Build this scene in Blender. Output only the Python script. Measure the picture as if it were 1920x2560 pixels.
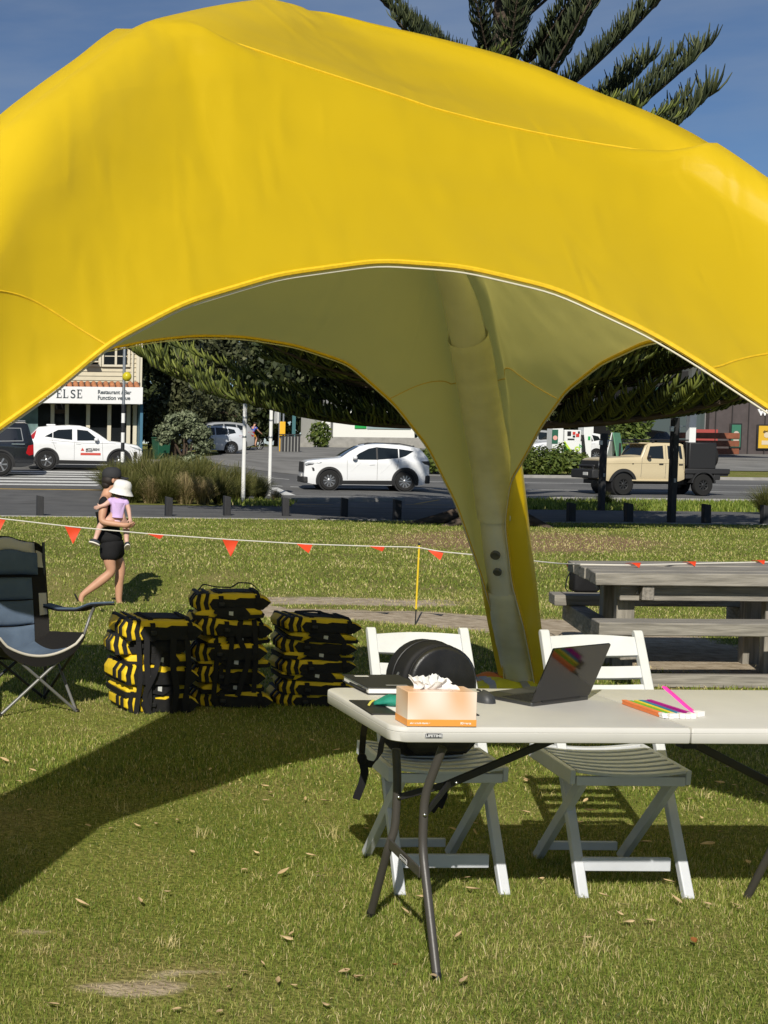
import bpy, bmesh, math, random
import numpy as np
from mathutils import Vector, Matrix, noise

random.seed(7)
rng = np.random.default_rng(11)
scene = bpy.context.scene
for o in list(bpy.data.objects):
    bpy.data.objects.remove(o)
col = scene.collection
R = math.radians

# ------------------------------------------------------------------ camera
F_PX, CAM_H, PITCH, ROLL, PPX, PPY = 3550.0, 1.62, R(3.3), R(0.65), -150.0, 1310.0
FW = Vector((0, math.cos(PITCH), -math.sin(PITCH)))
UP0 = Vector((0, math.sin(PITCH), math.cos(PITCH)))
RT0 = Vector((1, 0, 0))
RT = RT0 * math.cos(ROLL) + UP0 * math.sin(ROLL)
UP = -RT0 * math.sin(ROLL) + UP0 * math.cos(ROLL)
cam_data = bpy.data.cameras.new('camera')
cam = bpy.data.objects.new('camera', cam_data)
col.objects.link(cam)
cam.matrix_world = Matrix(((RT.x, UP.x, -FW.x, 0), (RT.y, UP.y, -FW.y, 0), (RT.z, UP.z, -FW.z, CAM_H), (0, 0, 0, 1)))
cam_data.sensor_fit = 'VERTICAL'
cam_data.sensor_height = 36.0
cam_data.sensor_width = 27.0
cam_data.lens = F_PX / 2560 * 36.0
cam_data.shift_x = (960 - PPX) / 2560
cam_data.shift_y = (PPY - 1280) / 2560
cam_data.clip_start = 0.05
cam_data.clip_end = 3000
scene.camera = cam

# ------------------------------------------------------------------ light
SUN_EL, SUN_AZ = R(35.0), R(21.0)          # light travels towards +y and a little +x
world = bpy.data.worlds.new('World')
scene.world = world
world.use_nodes = True
wn = world.node_tree.nodes
wl = world.node_tree.links
wn.clear()
w_out = wn.new('ShaderNodeOutputWorld')
w_bg = wn.new('ShaderNodeBackground')
w_bg.inputs['Strength'].default_value = 0.056
sky = wn.new('ShaderNodeTexSky')
sky.sky_type = 'NISHITA'
sky.sun_disc = False
sky.sun_elevation = SUN_EL
sky.sun_rotation = math.pi + SUN_AZ
sky.altitude = 2500
sky.air_density = 1.0
sky.dust_density = 0.0
sky.ozone_density = 5.0
tc = wn.new('ShaderNodeTexCoord')
mp = wn.new('ShaderNodeMapping')
mp.inputs['Scale'].default_value = (3.0, 3.0, 13.0)
mp.inputs['Rotation'].default_value = (0.12, 0.1, 0.3)
nz = wn.new('ShaderNodeTexNoise')
nz.inputs['Scale'].default_value = 1.7
nz.inputs['Detail'].default_value = 5
nz.inputs['Roughness'].default_value = 0.5
rp = wn.new('ShaderNodeValToRGB')
rp.color_ramp.elements[0].position = 0.38
rp.color_ramp.elements[1].position = 0.8
rp.color_ramp.elements[1].color = (0.6, 0.6, 0.6, 1)
mx = wn.new('ShaderNodeMixRGB')
mx.inputs['Color2'].default_value = (4.6, 5.4, 6.6, 1)
wl.new(tc.outputs['Generated'], mp.inputs['Vector'])
wl.new(mp.outputs['Vector'], nz.inputs['Vector'])
wl.new(nz.outputs['Fac'], rp.inputs['Fac'])
wl.new(rp.outputs['Color'], mx.inputs['Fac'])
wl.new(sky.outputs['Color'], mx.inputs['Color1'])
wl.new(mx.outputs['Color'], w_bg.inputs['Color'])
wl.new(w_bg.outputs['Background'], w_out.inputs['Surface'])

sun_data = bpy.data.lights.new('sun', 'SUN')
sun_data.energy = 4.3
sun_data.angle = R(0.5)
sun_data.color = (1.0, 0.945, 0.84)
sun = bpy.data.objects.new('sun', sun_data)
col.objects.link(sun)
SUN_DIR = Vector((math.sin(SUN_AZ) * math.cos(SUN_EL), math.cos(SUN_AZ) * math.cos(SUN_EL), -math.sin(SUN_EL)))
sun.rotation_euler = SUN_DIR.to_track_quat('-Z', 'Y').to_euler()
sun.location = (-10, -20, 30)

scene.view_settings.view_transform = 'Standard'
scene.view_settings.look = 'None'
scene.view_settings.gamma = 1
scene.view_settings.exposure = 0.22
scene.view_settings.use_curve_mapping = False

# ------------------------------------------------------------------ surveying: photograph pixel -> place on a level plane / at a depth
def ray(px, py):
    return FW + RT * ((px - PPX) / F_PX) + UP * ((PPY - py) / F_PX)

def at(px, py, z=0.0):
    d = ray(px, py)
    return Vector((0, 0, CAM_H)) + d * ((z - CAM_H) / d.z)

def atY(px, py, y):
    d = ray(px, py)
    return Vector((0, 0, CAM_H)) + d * (y / d.y)

def X(px, y):
    """world x seen at column px at depth y near eye level"""
    return atY(px, 1118, y).x

def sm(a, b, x):
    t = np.clip((np.asarray(x, float) - a) / (b - a), 0, 1)
    return t * t * (3 - 2 * t)

def gz(x, y):
    """height of the terrain"""
    x = np.asarray(x, float); y = np.asarray(y, float)
    u = x - 0.3127 * y
    z = np.interp(y, [0, 46, 51, 58, 66, 76, 90, 130], [0, 0, .1, .43, .8, 1.2, 1.5, 1.7])
    z = z + .45 * sm(36, 52, y) * sm(3, 8, -u) * (1 - sm(58, 76, y))
    dip = sm(14.4, 15.1, y) * (1 - sm(16.4, 18.6, y)) * sm(1.2, 2.3, -u)
    return z - .32 * dip

def g1(x, y):
    return float(gz(x, y))

# ------------------------------------------------------------------ objects
def tag(o, label=None, cat=None, group=None, kind=None):
    if label: o['label'] = label
    if cat: o['category'] = cat
    if group: o['group'] = group
    if kind: o['kind'] = kind
    return o

def thing(name, label, cat, loc=(0, 0, 0), rz=0.0, group=None):
    o = bpy.data.objects.new(name, None)
    col.objects.link(o)
    o.empty_display_size = 0.1
    o.location = loc
    o.rotation_euler = (0, 0, rz)
    return tag(o, label, cat, group)

def kids(o):
    return [c for c in bpy.data.objects if c.parent == o]

def copy_tree(o, parent=None, _map=None):
    if _map is None:
        _map = {}
        for c in bpy.data.objects:
            if c.parent: _map.setdefault(c.parent.name, []).append(c)
    c = o.copy()
    col.objects.link(c)
    c.parent = parent
    for ch in _map.get(o.name, []):
        copy_tree(ch, c, _map)
    return c

class MB:
    """collects vertices and faces of ONE mesh"""
    def __init__(self):
        self.v = []; self.f = []
    def add(self, vs, fs, m=None):
        b = len(self.v)
        for p in vs:
            p = Vector(p)
            self.v.append(m @ p if m is not None else p)
        for q in fs: self.f.append([b + i for i in q])
        return self
    def box(self, c, s, rot=None):
        hx, hy, hz = s[0] / 2, s[1] / 2, s[2] / 2
        vs = [Vector((sx * hx, sy * hy, sz * hz)) for sz in (-1, 1) for sy in (-1, 1) for sx in (-1, 1)]
        if rot is not None: vs = [rot @ p for p in vs]
        vs = [p + Vector(c) for p in vs]
        return self.add(vs, [(0, 2, 3, 1), (4, 5, 7, 6), (0, 1, 5, 4), (2, 6, 7, 3), (0, 4, 6, 2), (1, 3, 7, 5)])
    def beam(self, a, b, w, h, up=(0, 0, 1)):
        """rectangular bar from a to b; w across, h along up"""
        a = Vector(a); b = Vector(b); d = (b - a).normalized()
        u = Vector(up); s = d.cross(u)
        if s.length < 1e-5: s = d.cross(Vector((1, 0, 0)))
        s.normalize(); u = s.cross(d).normalized()
        vs = []
        for p in (a, b):
            for i, j in ((-1, -1), (1, -1), (1, 1), (-1, 1)):
                vs.append(p + s * (i * w / 2) + u * (j * h / 2))
        return self.add(vs, [(0, 1, 2, 3), (7, 6, 5, 4), (0, 4, 5, 1), (1, 5, 6, 2), (2, 6, 7, 3), (3, 7, 4, 0)])
    def tube(self, path, r, n=8, caps=True, flat=None):
        path = [Vector(p) for p in path]
        k = len(path)
        rs = r if isinstance(r, (list, tuple)) else [r] * k
        b = len(self.v)
        prev = None
        for i, p in enumerate(path):
            t = (path[min(i + 1, k - 1)] - path[max(i - 1, 0)]).normalized()
            if prev is None:
                a = t.cross(Vector((0, 0, 1)))
                if a.length < 1e-3: a = t.cross(Vector((0, 1, 0)))
            else:
                a = prev - t * prev.dot(t)
            a.normalize(); prev = a
            c = t.cross(a)
            for j in range(n):
                th = 2 * math.pi * j / n
                self.v.append(p + a * (rs[i] * math.cos(th)) + c * (rs[i] * math.sin(th) * (flat or 1)))
        for i in range(k - 1):
            for j in range(n):
                q = (j + 1) % n
                self.f.append([b + i * n + j, b + i * n + q, b + (i + 1) * n + q, b + (i + 1) * n + j])
        if caps:
            self.f.append([b + j for j in range(n)][::-1])
            self.f.append([b + (k - 1) * n + j for j in range(n)])
        return self
    def ribbon(self, path, w, t, side=(1, 0, 0)):
        """flat strap of width w, thickness t along a path; side = direction of the width"""
        path = [Vector(p) for p in path]; k = len(path); b = len(self.v)
        for i, p in enumerate(path):
            d = (path[min(i + 1, k - 1)] - path[max(i - 1, 0)]).normalized()
            s = Vector(side[i] if isinstance(side, list) else side)
            s = (s - d * s.dot(d)).normalized(); nn = d.cross(s)
            for a, c in ((-1, -1), (1, -1), (1, 1), (-1, 1)):
                self.v.append(p + s * (a * w / 2) + nn * (c * t / 2))
        for i in range(k - 1):
            for j in range(4):
                q = (j + 1) % 4
                self.f.append([b + i * 4 + j, b + i * 4 + q, b + (i + 1) * 4 + q, b + (i + 1) * 4 + j])
        self.f.append([b + 3, b + 2, b + 1, b]); e = b + (k - 1) * 4
        self.f.append([e, e + 1, e + 2, e + 3])
        return self
    def prism(self, pts, d0, d1, axis='y'):
        """outline (a,b) extruded along axis between d0 and d1"""
        n = len(pts)
        def P(p, d):
            return (p[0], d, p[1]) if axis == 'y' else ((d, p[0], p[1]) if axis == 'x' else (p[0], p[1], d))
        vs = [P(p, d0) for p in pts] + [P(p, d1) for p in pts]
        fs = [list(range(n)), list(range(2 * n - 1, n - 1, -1))]
        for i in range(n):
            j = (i + 1) % n
            fs.append([i, i + n, j + n, j])
        return self.add(vs, fs)
    def lathe(self, prof, n=20, m=None, close=False):
        """profile of (radius, z) turned about z"""
        k = len(prof); vs = []
        for r_, z_ in prof:
            for j in range(n):
                th = 2 * math.pi * j / n
                vs.append((r_ * math.cos(th), r_ * math.sin(th), z_))
        fs = []
        for i in range(k - 1):
            for j in range(n):
                q = (j + 1) % n
                fs.append([i * n + j, i * n + q, (i + 1) * n + q, (i + 1) * n + j])
        if not close:
            if prof[0][0] > 1e-6: fs.append([j for j in range(n)][::-1])
            if prof[-1][0] > 1e-6: fs.append([(k - 1) * n + j for j in range(n)])
        return self.add(vs, fs, m)
    def grid(self, rows, close_u=False):
        """rows of points -> quads"""
        b = len(self.v); k = len(rows); n = len(rows[0])
        for row in rows:
            for p in row: self.v.append(Vector(p))
        for i in range(k - 1):
            for j in range(n if close_u else n - 1):
                q = (j + 1) % n
                self.f.append([b + i * n + j, b + i * n + q, b + (i + 1) * n + q, b + (i + 1) * n + j])
        return self
    def ellipsoid(self, c, s, nu=12, nv=8, m=None):
        prof = [(math.sin(math.pi * i / nv), -math.cos(math.pi * i / nv)) for i in range(nv + 1)]
        prof[0] = (1e-4, -1); prof[-1] = (1e-4, 1)
        M = Matrix.Translation(Vector(c)) @ (m.to_4x4() if m is not None else Matrix.Identity(4)) @ Matrix.Diagonal((s[0], s[1], s[2], 1))
        return self.lathe(prof, nu, M)
    def mesh(self, name, mat, smooth=False, angle=None):
        me = bpy.data.meshes.new(name)
        me.from_pydata([tuple(p) for p in self.v], [], self.f)
        me.validate()
        if isinstance(mat, (list, tuple)):
            for m_ in mat: me.materials.append(m_)
        elif mat: me.materials.append(mat)
        bm = bmesh.new(); bm.from_mesh(me)
        bmesh.ops.recalc_face_normals(bm, faces=bm.faces)
        bm.to_mesh(me); bm.free()
        if smooth:
            me.polygons.foreach_set('use_smooth', [True] * len(me.polygons))
            me.set_sharp_from_angle(angle=R(angle if angle else 40))
        return me
    def build(self, name, mat, parent=None, smooth=False, bevel=0, seg=2, angle=None, world=False, loc=None, rot=None):
        if world and parent is not None:
            off = Vector(parent.location)
            inv = Matrix.Rotation(-parent.rotation_euler.z, 3, 'Z')
            self.v = [inv @ (p - off) for p in self.v]
        me = self.mesh(name, mat, smooth, angle)
        o = bpy.data.objects.new(name, me)
        col.objects.link(o)
        o.parent = parent
        if loc is not None: o.location = loc
        if rot is not None: o.rotation_euler = rot
        if bevel:
            bv = o.modifiers.new('bevel', 'BEVEL')
            bv.width = bevel; bv.segments = seg; bv.limit_method = 'ANGLE'; bv.angle_limit = R(40)
            me.polygons.foreach_set('use_smooth', [True] * len(me.polygons))
            me.set_sharp_from_angle(angle=R(40))
            bv.harden_normals = False
        return o

def link_mesh(name, me, parent=None, loc=None, rot=None, scale=None):
    o = bpy.data.objects.new(name, me)
    col.objects.link(o); o.parent = parent
    if loc is not None: o.location = loc
    if rot is not None: o.rotation_euler = rot
    if scale is not None: o.scale = scale
    return o

def np_mesh(name, verts, faces_flat, sizes, mat, attrs=None, smooth=False):
    """mesh straight from numpy arrays; attrs: name -> per-vertex float"""
    me = bpy.data.meshes.new(name)
    me.vertices.add(len(verts)); me.vertices.foreach_set('co', np.asarray(verts, np.float32).ravel())
    me.loops.add(len(faces_flat)); me.loops.foreach_set('vertex_index', np.asarray(faces_flat, np.int32))
    st = np.concatenate([[0], np.cumsum(sizes)[:-1]]).astype(np.int32)
    me.polygons.add(len(sizes)); me.polygons.foreach_set('loop_start', st)
    me.polygons.foreach_set('loop_total', np.asarray(sizes, np.int32))
    if smooth: me.polygons.foreach_set('use_smooth', np.ones(len(sizes), bool))
    me.update(calc_edges=True)
    for k_, a in (attrs or {}).items():
        at_ = me.attributes.new(k_, 'FLOAT', 'POINT'); at_.data.foreach_set('value', np.asarray(a, np.float32))
    me.materials.append(mat)
    return me

def text_mesh(body, size, depth=0.002, align='LEFT', bold=0.0, sx=1.0, space=1.0):
    cu = bpy.data.curves.new('lettering', 'FONT')
    cu.body = body; cu.size = size; cu.extrude = depth; cu.align_x = align; cu.offset = bold
    cu.space_character = space
    o = bpy.data.objects.new('lettering_tmp', cu); col.objects.link(o)
    dg = bpy.context.evaluated_depsgraph_get()
    me = bpy.data.meshes.new_from_object(o.evaluated_get(dg))
    bpy.data.objects.remove(o); bpy.data.curves.remove(cu)
    if sx != 1.0: me.transform(Matrix.Diagonal((sx, 1, 1, 1)))
    return me

def lettering(body, size, mat, parent, loc, rot=(R(90), 0, 0), name='lettering', **k):
    me = text_mesh(body, size, **k)
    me.materials.clear(); me.materials.append(mat)
    return link_mesh(name, me, parent, loc, rot)

# ------------------------------------------------------------------ materials
MATS = {}
def mat(name, c, rough=.6, spec=.5, metal=0.0, var=0.0, scale=6.0, bump=0.0, bscale=40.0, c2=None, coat=0.0, detail=4, stretch=None, trans=0.0, sheen=0.0, bdist=0.01):
    if name in MATS: return MATS[name]
    m = bpy.data.materials.new(name); m.use_nodes = True
    nt = m.node_tree; N = nt.nodes; L = nt.links
    b = N['Principled BSDF']
    b.inputs['Base Color'].default_value = (*c, 1)
    b.inputs['Roughness'].default_value = rough
    b.inputs['Specular IOR Level'].default_value = spec
    b.inputs['Metallic'].default_value = metal
    b.inputs['Coat Weight'].default_value = coat
    b.inputs['Coat Roughness'].default_value = 0.05
    if sheen: b.inputs['Sheen Weight'].default_value = sheen
    vec = None
    if var or bump:
        t = N.new('ShaderNodeTexCoord'); vec = t.outputs['Object']
        if stretch:
            mpn = N.new('ShaderNodeMapping'); mpn.inputs['Scale'].default_value = stretch
            L.new(vec, mpn.inputs['Vector']); vec = mpn.outputs['Vector']
    if var:
        n = N.new('ShaderNodeTexNoise'); n.inputs['Scale'].default_value = scale; n.inputs['Detail'].default_value = detail
        L.new(vec, n.inputs['Vector'])
        r_ = N.new('ShaderNodeValToRGB')
        a = [max(0, x * (1 - var)) for x in c]
        d = list(c2) if c2 else [min(1, x * (1 + var)) for x in c]
        r_.color_ramp.elements[0].position = .3; r_.color_ramp.elements[0].color = (*a, 1)
        r_.color_ramp.elements[1].position = .7; r_.color_ramp.elements[1].color = (*d, 1)
        L.new(n.outputs['Fac'], r_.inputs['Fac']); L.new(r_.outputs['Color'], b.inputs['Base Color'])
    if bump:
        n2 = N.new('ShaderNodeTexNoise'); n2.inputs['Scale'].default_value = bscale; n2.inputs['Detail'].default_value = 3
        L.new(vec, n2.inputs['Vector'])
        bp = N.new('ShaderNodeBump'); bp.inputs['Strength'].default_value = bump; bp.inputs['Distance'].default_value = bdist
        L.new(n2.outputs['Fac'], bp.inputs['Height']); L.new(bp.outputs['Normal'], b.inputs['Normal'])
    if trans:
        out = N['Material Output']
        tr = N.new('ShaderNodeBsdfTranslucent'); tr.inputs['Color'].default_value = (*c, 1)
        ms = N.new('ShaderNodeMixShader'); ms.inputs['Fac'].default_value = trans
        L.new(b.outputs['BSDF'], ms.inputs[1]); L.new(tr.outputs['BSDF'], ms.inputs[2]); L.new(ms.outputs['Shader'], out.inputs['Surface'])
        if var: L.new(r_.outputs['Color'], tr.inputs['Color'])
    MATS[name] = m
    return m

WHITE = mat('white paint', (.555, .575, .615), .45, var=.07, scale=9, bump=.05, bscale=60)
BLACK = mat('black plastic', (.012, .012, .013), .5)
BLACKWEB = mat('black webbing', (.012, .012, .014), .8, spec=.25, bump=.3, bscale=400, bdist=.002)
RUBBER = mat('tyre rubber', (.018, .018, .018), .85, spec=.2)
STEEL = mat('galvanised steel', (.45, .46, .47), .38, metal=.9, var=.12, scale=12)
CHROME = mat('bright metal', (.75, .75, .75), .18, metal=1)
# ================================================================== SETTING: terrain, paving, grass
PATHC = [(-1.6, 14.5), (-.9, 13.75), (.3, 13.5), (1.7, 12.7), (2.5, 11.0), (3.8, 10.1), (5.0, 9.8)]

def dirt_mask(u, y):
    u = np.asarray(u, float); y = np.asarray(y, float)
    d = np.full(u.shape, 99.0)
    for (a, b), (c, e), wd in zip(PATHC[:-1], PATHC[1:], (.25, .38, .5, .75, .8, .85)):
        t = np.clip(((u - a) * (c - a) + (y - b) * (e - b)) / ((c - a) ** 2 + (e - b) ** 2), 0, 1)
        d = np.minimum(d, np.hypot(u - a - t * (c - a), y - b - t * (e - b)) / wd)
    m = 1 - sm(.7, 1.35, d)
    bank = sm(14.25, 14.6, y) * (1 - sm(14.9, 15.5, y)) * sm(-4.2, -2.0, u) * (1 - sm(.2, 1.5, u))
    m = np.maximum(m, .8 * bank)
    for (cu, cy, ru, ry, s) in ((-.70, 4.15, .26, .10, .62), (-.56, 4.27, .22, .06, .5), (-1.13, 4.62, .12, .05, .6), (-.2, 5.3, .12, .05, .35), (.66, 4.55, .07, .03, .7),
                                (.9, 5.0, .1, .05, .4), (2.4, 10.2, .6, .25, .8), (-.9, 6.1, .14, .07, .35), (.35, 4.3, .12, .06, .35)):
        q = np.hypot((u - cu) / ru, (y - cy) / ry)
        m = np.maximum(m, s * (1 - sm(.35, 1.15, q)))
    return m

def needle_mask(u, y):
    q = np.hypot((np.asarray(u) - 2.4) / 3.6, (np.asarray(y) - 25.0) / 4.2)
    return .68 * (1 - sm(.45, 1.05, q))

def ground_material():
    m = bpy.data.materials.new('lawn earth'); m.use_nodes = True
    nt = m.node_tree; N = nt.nodes; L = nt.links; b = N['Principled BSDF']
    b.inputs['Roughness'].default_value = .95; b.inputs['Specular IOR Level'].default_value = .1
    t = N.new('ShaderNodeTexCoord')
    def noise_(scale, detail=4, vec=None):
        n = N.new('ShaderNodeTexNoise'); n.inputs['Scale'].default_value = scale; n.inputs['Detail'].default_value = detail
        L.new(vec or t.outputs['Object'], n.inputs['Vector']); return n.outputs['Fac']
    def ramp(fac, p0, c0, p1, c1):
        r_ = N.new('ShaderNodeValToRGB'); r_.color_ramp.elements[0].position = p0; r_.color_ramp.elements[1].position = p1
        r_.color_ramp.elements[0].color = (*c0, 1); r_.color_ramp.elements[1].color = (*c1, 1); L.new(fac, r_.inputs['Fac']); return r_.outputs['Color']
    def mix(f, a, c):
        x = N.new('ShaderNodeMixRGB'); L.new(f, x.inputs['Fac']); L.new(a, x.inputs['Color1']); L.new(c, x.inputs['Color2']); return x.outputs['Color']
    def math_(op, a, v=None, c=None):
        x = N.new('ShaderNodeMath'); x.operation = op; L.new(a, x.inputs[0])
        if v is not None: x.inputs[1].default_value = v
        if c is not None: L.new(c, x.inputs[1])
        return x.outputs[0]
    fine = noise_(60, 6); mid = noise_(1.3, 5); big = noise_(.22, 3)
    grass = ramp(fine, .35, (.085, .100, .02), .7, (.26, .26, .065))
    dry = ramp(fine, .35, (.15, .125, .045), .7, (.33, .27, .12))
    gfac = ramp(mid, .45, (0, 0, 0), .68, (.75, .75, .75))
    lawn = mix(gfac, grass, dry)
    soil = ramp(noise_(9, 6), .3, (.28, .22, .15), .7, (.50, .42, .31))
    needles = ramp(noise_(35, 6), .3, (.15, .092, .052), .7, (.34, .225, .135))
    for nm_, c_ in (('dirt', soil), ('needles', needles)):
        a = N.new('ShaderNodeAttribute'); a.attribute_name = nm_
        k = math_('ADD', a.outputs['Fac'], c=math_('MULTIPLY', math_('SUBTRACT', noise_(5, 5), .5), .9))
        k = math_('MULTIPLY', k, c=math_('GREATER_THAN', a.outputs['Fac'], .01))
        lawn = mix(ramp(k, .35, (0, 0, 0), .6, (1, 1, 1)), lawn, c_)
    L.new(lawn, b.inputs['Base Color'])
    bp = N.new('ShaderNodeBump'); bp.inputs['Strength'].default_value = .6; bp.inputs['Distance'].default_value = .03
    L.new(noise_(45, 6), bp.inputs['Height']); L.new(bp.outputs['Normal'], b.inputs['Normal'])
    return m

ys = np.concatenate([np.arange(-12, 3, 1.0), np.arange(3, 3.8, .2), np.arange(3.8, 6.6, .06), np.arange(6.6, 20, .2), np.arange(20, 60, .5), np.arange(60, 140, 2), np.arange(140, 1000, 40)])
us = np.concatenate([np.arange(-700, -60, 80), np.arange(-60, -15, 3), np.arange(-15, -1.8, .3), np.arange(-1.8, 1.8, .08), np.arange(1.8, 15, .3), np.arange(15, 60, 3), np.arange(60, 800, 80)])
UU, YY = np.meshgrid(us, ys)
XX = UU + .3127 * YY
ZZ = gz(XX, YY)
near = (YY < 31)
bump_ = np.array([noise.noise(Vector((x * .9, y * .9, 0))) for x, y in zip(XX.ravel(), YY.ravel())]).reshape(XX.shape)
ZZ = ZZ + np.where(near & (np.abs(UU) < 15), bump_ * .012, 0)
nr, nc = XX.shape
idx = np.arange(nr * nc).reshape(nr, nc)
q = np.stack([idx[:-1, :-1], idx[:-1, 1:], idx[1:, 1:], idx[1:, :-1]], -1).reshape(-1)
gm = np_mesh('ground', np.stack([XX, YY, ZZ], -1).reshape(-1, 3), q, np.full((nr - 1) * (nc - 1), 4), ground_material(),
             {'dirt': dirt_mask(UU, YY).ravel(), 'needles': needle_mask(UU, YY).ravel()}, smooth=True)
ground = link_mesh('ground', gm); tag(ground, kind='structure')

ASPH = mat('asphalt', (.105, .105, .105), .9, spec=.25, var=.22, scale=1.1, bump=.35, bscale=130, bdist=.004)
ASPH2 = mat('asphalt pale', (.20, .195, .185), .92, spec=.25, var=.25, scale=.6, bump=.35, bscale=110, bdist=.004)
ASPHR = mat('asphalt road', (.125, .124, .122), .9, spec=.25, var=.2, scale=.5, bump=.35, bscale=110, bdist=.004)
CONC = mat('concrete', (.30, .29, .27), .9, spec=.2, var=.15, scale=3, bump=.2, bscale=60)
LINEW = mat('road paint white', (.62, .62, .60), .8, var=.15, scale=7)
LINEY = mat('road paint yellow', (.55, .36, .08), .8, var=.15, scale=7)

def sheet(name, u0, u1, y0, y1, m, dz, step_u=.6, kind='structure', parent=None, label=None):
    yy = [y for y in ys if y0 < y < y1]; yy = [y0] + yy + [y1]
    n = max(2, int((u1 - u0) / step_u) + 1)
    b = MB()
    b.grid([[(u + .3127 * y, y, g1(u + .3127 * y, y) + dz) for u in np.linspace(u0, u1, n)] for y in yy])
    o = b.build(name, m, parent, smooth=True)
    if not parent: tag(o, label, kind=kind)
    return o

sheet('footpath', -30, 30, 31.3, 37.6, ASPH, .012)
sheet('road', -60, 60, 44.6, 58.0, ASPHR, .012, 1.0)
sheet('footpath', -30, -7.0, 37.55, 44.7, ASPH, .016)            # apron before the crossing
sheet('driveway', -4.3, 2.6, 37.5, 44.7, ASPHR, .020)
sheet('car_park', -8.5, 3.2, 57.9, 99, ASPH2, .026)
sheet('forecourt', 4.5, 60, 64, 110, ASPH2, .030, 1.5)
# painted markings, 4 mm above the road
def marking(u0, u1, y0, y1, m=LINEW, dz=.019):
    return sheet('road_marking', u0, u1, y0, y1, m, dz)
for k in range(6):
    marking(-18, -9.15 - .12 * k + .25 * (k % 2), 45.1 + 1.22 * k, 45.1 + 1.22 * k + .6)
marking(-16.5, -8.6, 43.2, 43.42, LINEY, .024)
marking(-2.9, 30, 45.7, 45.85)
marking(-6, 30, 51.4, 51.52)
marking(-6, 30, 54.9, 55.02)
marking(2.4, 4.0, 44.85, 45.0, LINEY)
marking(-2.4, -1.4, 38.9, 39.02, LINEY, .027); marking(.6, 1.9, 39.6, 39.72, LINEY, .027)
m_ = MB()
for a, b_ in (((-4.6, 50.0), (-4.0, 46.2)), ((1.2, 42.0), (2.5, 43.6)), ((.4, 41.0), (1.2, 43.2))):
    pass
# a hatch bar on the road by the white poles, and parking bay lines
def slant(u0, y0, u1, y1, w, m, dz):
    b = MB(); b.grid([[(u + s * w / 2 + .3127 * y, y, g1(u + .3127 * y, y) + dz) for s in (-1, 1)] for u, y in ((u0, y0), ((u0 + u1) / 2, (y0 + y1) / 2), (u1, y1))])
    tag(b.build('road_marking', m), kind='structure')
slant(-4.05, 50.2, -3.15, 46.2, .55, LINEW, .021)
slant(.9, 40.2, 1.7, 43.6, .12, LINEY, .027)
slant(2.2, 38.6, 3.0, 41.0, .12, LINEY, .027)

def kerb(u0, u1, y0, y1, h=.12, w=.16, name='kerb', m=CONC):
    b = MB(); n = max(2, int(math.hypot(u1 - u0, y1 - y0) / .8))
    us_ = np.linspace(u0, u1, n); yy = np.linspace(y0, y1, n); rows = []
    d = Vector((u1 - u0 + .3127 * (y1 - y0), y1 - y0)).normalized(); s = Vector((-d.y, d.x)) * w / 2
    for u, y in zip(us_, yy):
        x = u + .3127 * y; z = g1(x, y)
        rows.append([(x - s.x, y - s.y, z - .05), (x - s.x, y - s.y, z + h), (x + s.x, y + s.y, z + h), (x + s.x, y + s.y, z - .05)])
    b.grid(rows); e = len(b.v)
    b.f.append([0, 1, 2, 3]); b.f.append([e - 1, e - 2, e - 3, e - 4])
    tag(b.build(name, m, bevel=.015), kind='structure')
kerb(-7.0, -4.3, 44.55, 44.55); kerb(2.6, 30, 44.55, 44.55)
kerb(-60, -8.6, 58.1, 58.1); kerb(3.3, 60, 58.1, 58.1, w=.3)
kerb(-2.6, .55, 40.6, 42.0, h=.14, w=.2)
kerb(-30, -7.1, 31.25, 31.25, h=.025, w=.08); kerb(-7.1, 30, 31.25, 31.25, h=.025, w=.08)
kerb(-6.8, 3.2, 99.5, 99.5, h=.75, w=.4, name='retaining_wall')
bpy.data.objects['retaining_wall'].pop('kind'); tag(bpy.data.objects['retaining_wall'], 'low grey concrete wall along the far end of the car park', 'wall')

# ------------------------------------------------------------------ grass blades (real geometry, one object)
def blade_material(name, stops, trans=.3):
    m = bpy.data.materials.new(name); m.use_nodes = True
    nt = m.node_tree; N = nt.nodes; L = nt.links; b = N['Principled BSDF']; out = N['Material Output']
    a = N.new('ShaderNodeAttribute'); a.attribute_name = 'tint'
    r_ = N.new('ShaderNodeValToRGB')
    while len(r_.color_ramp.elements) < len(stops): r_.color_ramp.elements.new(.5)
    for e, (p_, c_) in zip(r_.color_ramp.elements, stops):
        e.position = p_; e.color = (*c_, 1)
    L.new(a.outputs['Fac'], r_.inputs['Fac']); L.new(r_.outputs['Color'], b.inputs['Base Color'])
    b.inputs['Roughness'].default_value = .55; b.inputs['Specular IOR Level'].default_value = .3
    tr = N.new('ShaderNodeBsdfTranslucent'); L.new(r_.outputs['Color'], tr.inputs['Color'])
    ms = N.new('ShaderNodeMixShader'); ms.inputs['Fac'].default_value = trans
    L.new(b.outputs['BSDF'], ms.inputs[1]); L.new(tr.outputs['BSDF'], ms.inputs[2]); L.new(ms.outputs['Shader'], out.inputs['Surface'])
    return m
GRASS_STOPS = [(0, (.065, .108, .014)), (.35, (.172, .236, .030)), (.66, (.335, .378, .078)), (.84, (.56, .49, .19)), (1, (.72, .60, .34))]
BLADE = blade_material('grass blades', GRASS_STOPS)

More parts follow.
